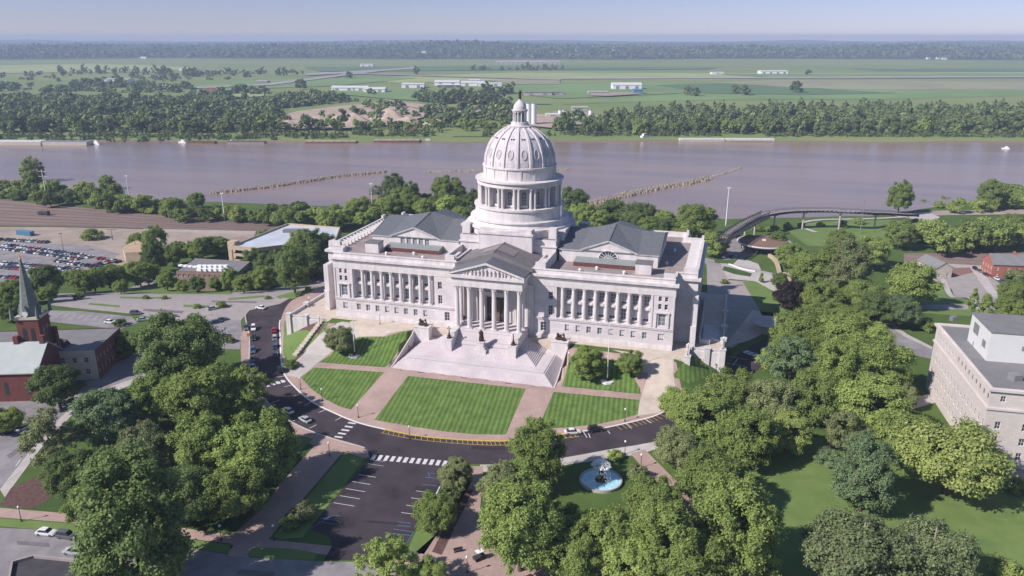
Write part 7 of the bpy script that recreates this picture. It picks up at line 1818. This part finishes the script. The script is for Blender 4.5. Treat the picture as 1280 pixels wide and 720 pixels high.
# =================================================================== FAR BANK BUILDINGS
def shed(px0, px1, py, h_, dep, label, m='white_paint', roofm='penthouse_panel', name='hangar', cat='hangar', arch=False, zz=-25.4):
    a, b = G(px0, py, z=zz), G(px1, py, z=zz); l = math.dist(a, b); t = thing(name, label, cat, ((a[0]+b[0])/2, (a[1]+b[1])/2, zz), math.atan2(b[1]-a[1], b[0]-a[0])); mb = MB(); mb.box(-l/2, l/2, 0, dep, -1, h_); mb.build('wall', m, t)
    mb = MB(); n_ = 8
    pr_ = [((dep+2)*i/n_-1, h_+.02+(h_*.45*math.sin(math.pi*i/n_) if arch else h_*.28*(1-abs(2*i/n_-1)))) for i in range(n_+1)]
    vs = [(s_*(l/2+.6), y, z) for s_ in (-1, 1) for y, z in pr_]; mb.add(vs, [(i, n_+1+i, n_+2+i, i+1) for i in range(n_)]+[tuple(range(n_, -1, -1)), tuple(range(n_+1, 2*n_+2))]); mb.build('roof', roofm, t)
    mb = MB(); k_ = max(1, int(l/22))
    for k in range(k_): x = -l/2+l*(k+.5)/k_; mb.box(x-4, x+4, -.12, -.003, 0, h_*.75)
    mb.build('door', 'grey_metal', t)
S_ = [(414,444,114,8,40,'long white arched hangar, westernmost of the airfield row',True),(441,460,114,8,34,'white arched hangar between the long one and the wide one',True),(455,481,116,8,44,'wide white arched hangar nearest the sand heaps',True),(502,530,110,9,45,'white flat hangar left of the tree clump on the airfield',False),(543,574,107,9,60,'large white hangar in the middle of the airfield row',True),
      (547,576,109.5,6,18,'low brown fronted terminal before the large white hangar',False),(576,606,107.5,8,50,'white hangar right of the large one',True),(598,627,108,7,40,'low white hangar at the east end of the row',False),(586,600,103,6,34,'small white shed behind the hangar row',False),
      (766,802,112,11,40,'long white hangar standing apart near the blue shed',True)]
for a, b, y, h_, dp, l, ar in S_: shed(a, b, y, h_, dp, l, arch=ar, m='rust' if 'brown' in l else 'white_paint')
shed(792, 804, 118, 9, 26, 'bright blue shed at the end of the apart hangar', 'container_blue', 'container_blue', 'shed', 'shed'); shed(620, 700, 80.5, 12, 60, 'very long pinkish building at the foot of the wooded hills', 'concrete_light', 'concrete_light', 'long_building', 'building')
shed(951, 985, 92.5, 9, 40, 'white farm building far out on the plain', name='farm_building', cat='building'); shed(450, 466, 83, 8, 30, 'small white building below the western hills', name='farm_building', cat='building'); shed(890, 905, 93, 6, 30, 'tiny pale shed on the plain west of the farm building', name='farm_building', cat='building')
shed(655, 690, 119.5, 7, 24, 'tan apartment row in front of the crop fields', 'concrete_light', 'roof_grey', 'apartment_row', 'building'); shed(690, 704, 118.5, 6, 20, 'short tan block at the end of the apartment row', 'concrete_light', 'roof_grey', 'apartment_row', 'building')
shed(735, 760, 117.5, 5, 20, 'low grey shed group between apartments and apart hangar', 'concrete_light', 'roof_light', 'shed', 'shed')
shed(130, 160, 103, 8, 40, 'white house roofs among the trees in the western wood', name='farm_house', cat='house', roofm='roof_light'); shed(258, 270, 115, 8, 26, 'red roofed house at the edge of the western wood', 'brick_red', 'brick_red', 'farm_house', 'house'); shed(198, 212, 112, 8, 24, 'pale house in a gap of the western wood', name='farm_house', cat='house'); shed(224, 236, 88.5, 8, 26, 'white house far beyond the western wood', name='farm_house', cat='house'); shed(320, 334, 104, 5, 26, 'pale yard shed near the bend of the far road', 'dirt', 'concrete_light', 'shed', 'shed')
shed(682, 700, 147, 5, 12, 'low white office beside the silos', name='shed', cat='shed'); shed(715, 735, 138, 5, 14, 'tan shed in the yard right of the silos', 'concrete_light', 'concrete_light', 'shed', 'shed')
# silos
for i, (px, l) in enumerate(((654, 'left white silo behind the lantern of the dome'), (660.5, 'middle white silo of the tight group'), (667, 'right white silo of the tight group'))):
    x, y = G(px, 157, z=-25.4); r_ = 3.6/FPX*math.dist((x, y, 0), CAM); t = thing('silo', l, 'silo', (x, y, -25.4)); hs_ = 31; mb = MB(); mb.lathe(0, 0, [(r_, -1), (r_, hs_)], 20); mb.build('cylinder', 'white_paint', t); mb = MB(); mb.lathe(0, 0, [(r_+.1, hs_), (r_*.5, hs_+1), (.2, hs_+1.2)], 20); mb.build('cap', 'grey_metal', t)
for px, l in ((700, 'small white tank, left of the pair in the river yard'), (704.5, 'small white tank, right of the pair in the river yard'), (738, 'blue white tank at the edge of the riverside wood')):
    x, y = G(px, 146, z=-25.4); t = thing('tank', l, 'tank', (x, y, -25.4)); mb = MB(); mb.lathe(0, 0, [(3, -1), (3, 10)], 14); mb.build('cylinder', 'white_paint', t); mb = MB(); mb.lathe(0, 0, [(3.1, 10), (1, 12)], 14); mb.build('cap', 'grey_metal', t)
# sand heaps
hr_ = random.Random(6)
for i, (px, py, r_, h_, l) in enumerate(((362,158,17,9,'low sand heap at the left of the sand yard'),(398,156,26,14,'broad sand heap in the left part of the sand yard'),(442,154,22,16,'steep sand heap beside the bank trees'),(487,150,24,19,'tall sand heap in the middle of the yard'),(510,154,20,10,'low sand heap below the tall one'),(545,156,18,9,'flat sand heap near the white boat'),(424,152,18,10,'small heap between the broad and the steep one'))):
    x, y = G(px, py, z=-25.4); n_, m_ = 26, 7; vs = [(0, 0, h_)]; 
    for j in range(1, m_+1):
        for k in range(n_):
            a = 6.283*k/n_; rr_ = r_*j/m_*(1+.16*math.sin(3*a+i)+.08*math.sin(7*a+2*i)); vs.append((rr_*1.35*math.cos(a), rr_*math.sin(a), max(-1, h_*(1-(j/m_)**1.15)+hr_.uniform(-.4, .4)*(j < m_)-(1.5 if j == m_ else 0))))
    fs = [(0, 1+k, 1+(k+1) % n_) for k in range(n_)]+[(1+(j-1)*n_+k, 1+j*n_+k, 1+j*n_+(k+1) % n_, 1+(j-1)*n_+(k+1) % n_) for j in range(1, m_) for k in range(n_)]
    tag(MB().add(vs, fs).build('sand_heap', 'sand', None, (x, y, -25.4), smooth=True), l, 'sand heap')
x, y = G(520, 172, z=-25.4); t = thing('conveyor_tower', 'dark conveyor tower on the bank beside the white boat', 'conveyor', (x, y, -26)); mb = MB()
for a in (-2.5, 2.5):
    for b in (-2.5, 2.5): mb.bar((a, b, -2), (a*.6, b*.6, 13), .3, .2, 4)
mb.build('frame', 'dark_metal', t); mb = MB(); mb.bar((0, 0, 13), (-18, 14, 4), .9, .9, 4); mb.box(-2.5, 2.5, -2.5, 2.5, 12, 14.5); mb.build('conveyor', 'rust', t)
for px, l in ((303, 'dark dock crane by the grey dredge barge'), (357, 'dark loading ramp frame right of the dredge barge')):
    x, y = G(px, 172, z=-27); t = thing('dock_crane', l, 'crane', (x, y, -27)); mb = MB(); mb.bar((0, 0, -2), (0, 0, 9), .5, .4, 5); mb.build('mast', 'dark_metal', t); mb = MB(); mb.bar((0, 0, 6), (9, -3, 11), .3, .2, 4); mb.box(-1.5, 1.5, -1.5, 1.5, 1, 4); mb.build('jib', 'rust', t)
# houses and clearings on the wooded hills
hr_ = random.Random(12)
for k, (px, py) in enumerate(((232,72),(238,70),(576,63),(584,64),(700,66),(722,64),(870,64),(884,66),(1160,74),(1172,74),(1180,74.5),(180,73),(640,62),(530,66),(770,64),(920,68))):
    d = ray(px, py); x, y = G(px, py); s_ = hr_.uniform(8, 20); mb = MB(); mb.box(-s_, s_, -7, 7, -4, 9); mb.box(-s_-1, s_+1, -8, 8, 9.01, 11, 1)
    tag(mb.build('hill_house', ['white_paint', 'roof_light'], None, (x, y, H(x, y)), rz=-YAW+hr_.uniform(-.2, .2)), ordinal(k+1)+' of the pale specks of houses dotted over the wooded hills', 'house', 'houses on the wooded hills')
# =================================================================== HAZE
mb = MB(); hw_ = 13200
c0 = to_xy(0, 6500); mb.box(-9000, 9000, -7200, 7000, -40, 118)
hz = mb.build('haze', MATS['white_paint'], None, (c0[0], c0[1], 0), rz=-YAW); hz['kind'] = 'stuff'
hm = bpy.data.materials.new('haze'); hm.use_nodes = True; n = hm.node_tree; n.nodes.remove(n.nodes['Principled BSDF']); v = n.nodes.new('ShaderNodeVolumePrincipled'); v.inputs['Color'].default_value = (.62, .74, .98, 1); v.inputs['Density'].default_value = 1.25e-4; v.inputs['Anisotropy'].default_value = 0.0
n.links.new(v.outputs[0], n.nodes['Material Output'].inputs['Volume']); hz.data.materials.clear(); hz.data.materials.append(hm)

# =================================================================== one object per separate piece
def split_pieces(names, tol=.06, most=60):
    for o in [o for o in scene.objects if o.type == 'MESH' and o.name.split('.')[0] in names and o.data.users == 1 and o.parent]:
        me = o.data; n = len(me.vertices); co = np.empty(n*3); me.vertices.foreach_get('co', co); co = co.reshape(-1, 3); par = list(range(n))
        def find(a):
            while par[a] != a: par[a] = par[par[a]]; a = par[a]
            return a
        for p in me.polygons:
            r0 = find(p.vertices[0])
            for v in p.vertices[1:]: par[find(v)] = r0
        isl = {}
        for v in range(n): isl.setdefault(find(v), []).append(v)
        ks = list(isl); bb = [(co[isl[k]].min(0)-tol, co[isl[k]].max(0)+tol) for k in ks]; gp = list(range(len(ks)))
        def gf(a):
            while gp[a] != a: a = gp[a]
            return a
        for i in range(len(ks)):
            for j in range(i): 
                if (bb[i][0] <= bb[j][1]).all() and (bb[j][0] <= bb[i][1]).all(): gp[gf(i)] = gf(j)
        groups = {}
        for i in range(len(ks)): groups.setdefault(gf(i), set()).update(isl[ks[i]])
        if not 1 < len(groups) <= most: continue
        G_ = list(groups.values()); mats_ = list(me.materials); polys = [(tuple(p.vertices), p.material_index) for p in me.polygons]; base = o.name.split('.')[0]
        for gi, g_ in enumerate(G_):
            idx = sorted(g_); mp_ = {v: i for i, v in enumerate(idx)}; pf = [(tuple(mp_[v] for v in f), m) for f, m in polys if f[0] in mp_]
            m2 = bpy.data.meshes.new(base); m2.from_pydata([tuple(co[v]) for v in idx], [], [f for f, m in pf])
            for m in mats_: m2.materials.append(m)
            m2.polygons.foreach_set('material_index', [m for f, m in pf]); m2.update()
            if gi == 0: o.data = m2
            else: c = bpy.data.objects.new(base, m2); COL.objects.link(c); c.parent = o.parent; c.location = o.location; c.rotation_euler = o.rotation_euler
split_pieces({'window_surround', 'parapet_brace', 'plinth', 'cheek_wall', 'roof_vent', 'attic_parapet', 'return_wall', 'parapet_block', 'pier', 'panel', 'pilaster', 'lantern_columns', 'rooftop_unit', 'skylight', 'roof_unit', 'retaining_wall', 'edge_wall', 'terrace_roof', 'recess_reveal', 'wheel', 'roof_post', 'door', 'lancet_window', 'gablet', 'vent_grille', 'globes', 'lamp_head', 'window', 'support', 'crossarm', 'end_steps', 'louvre_and_clock'})
for o in scene.objects:
    if o.name.startswith('lantern_columns'): o.name = o.name.replace('lantern_columns', 'lantern_column')
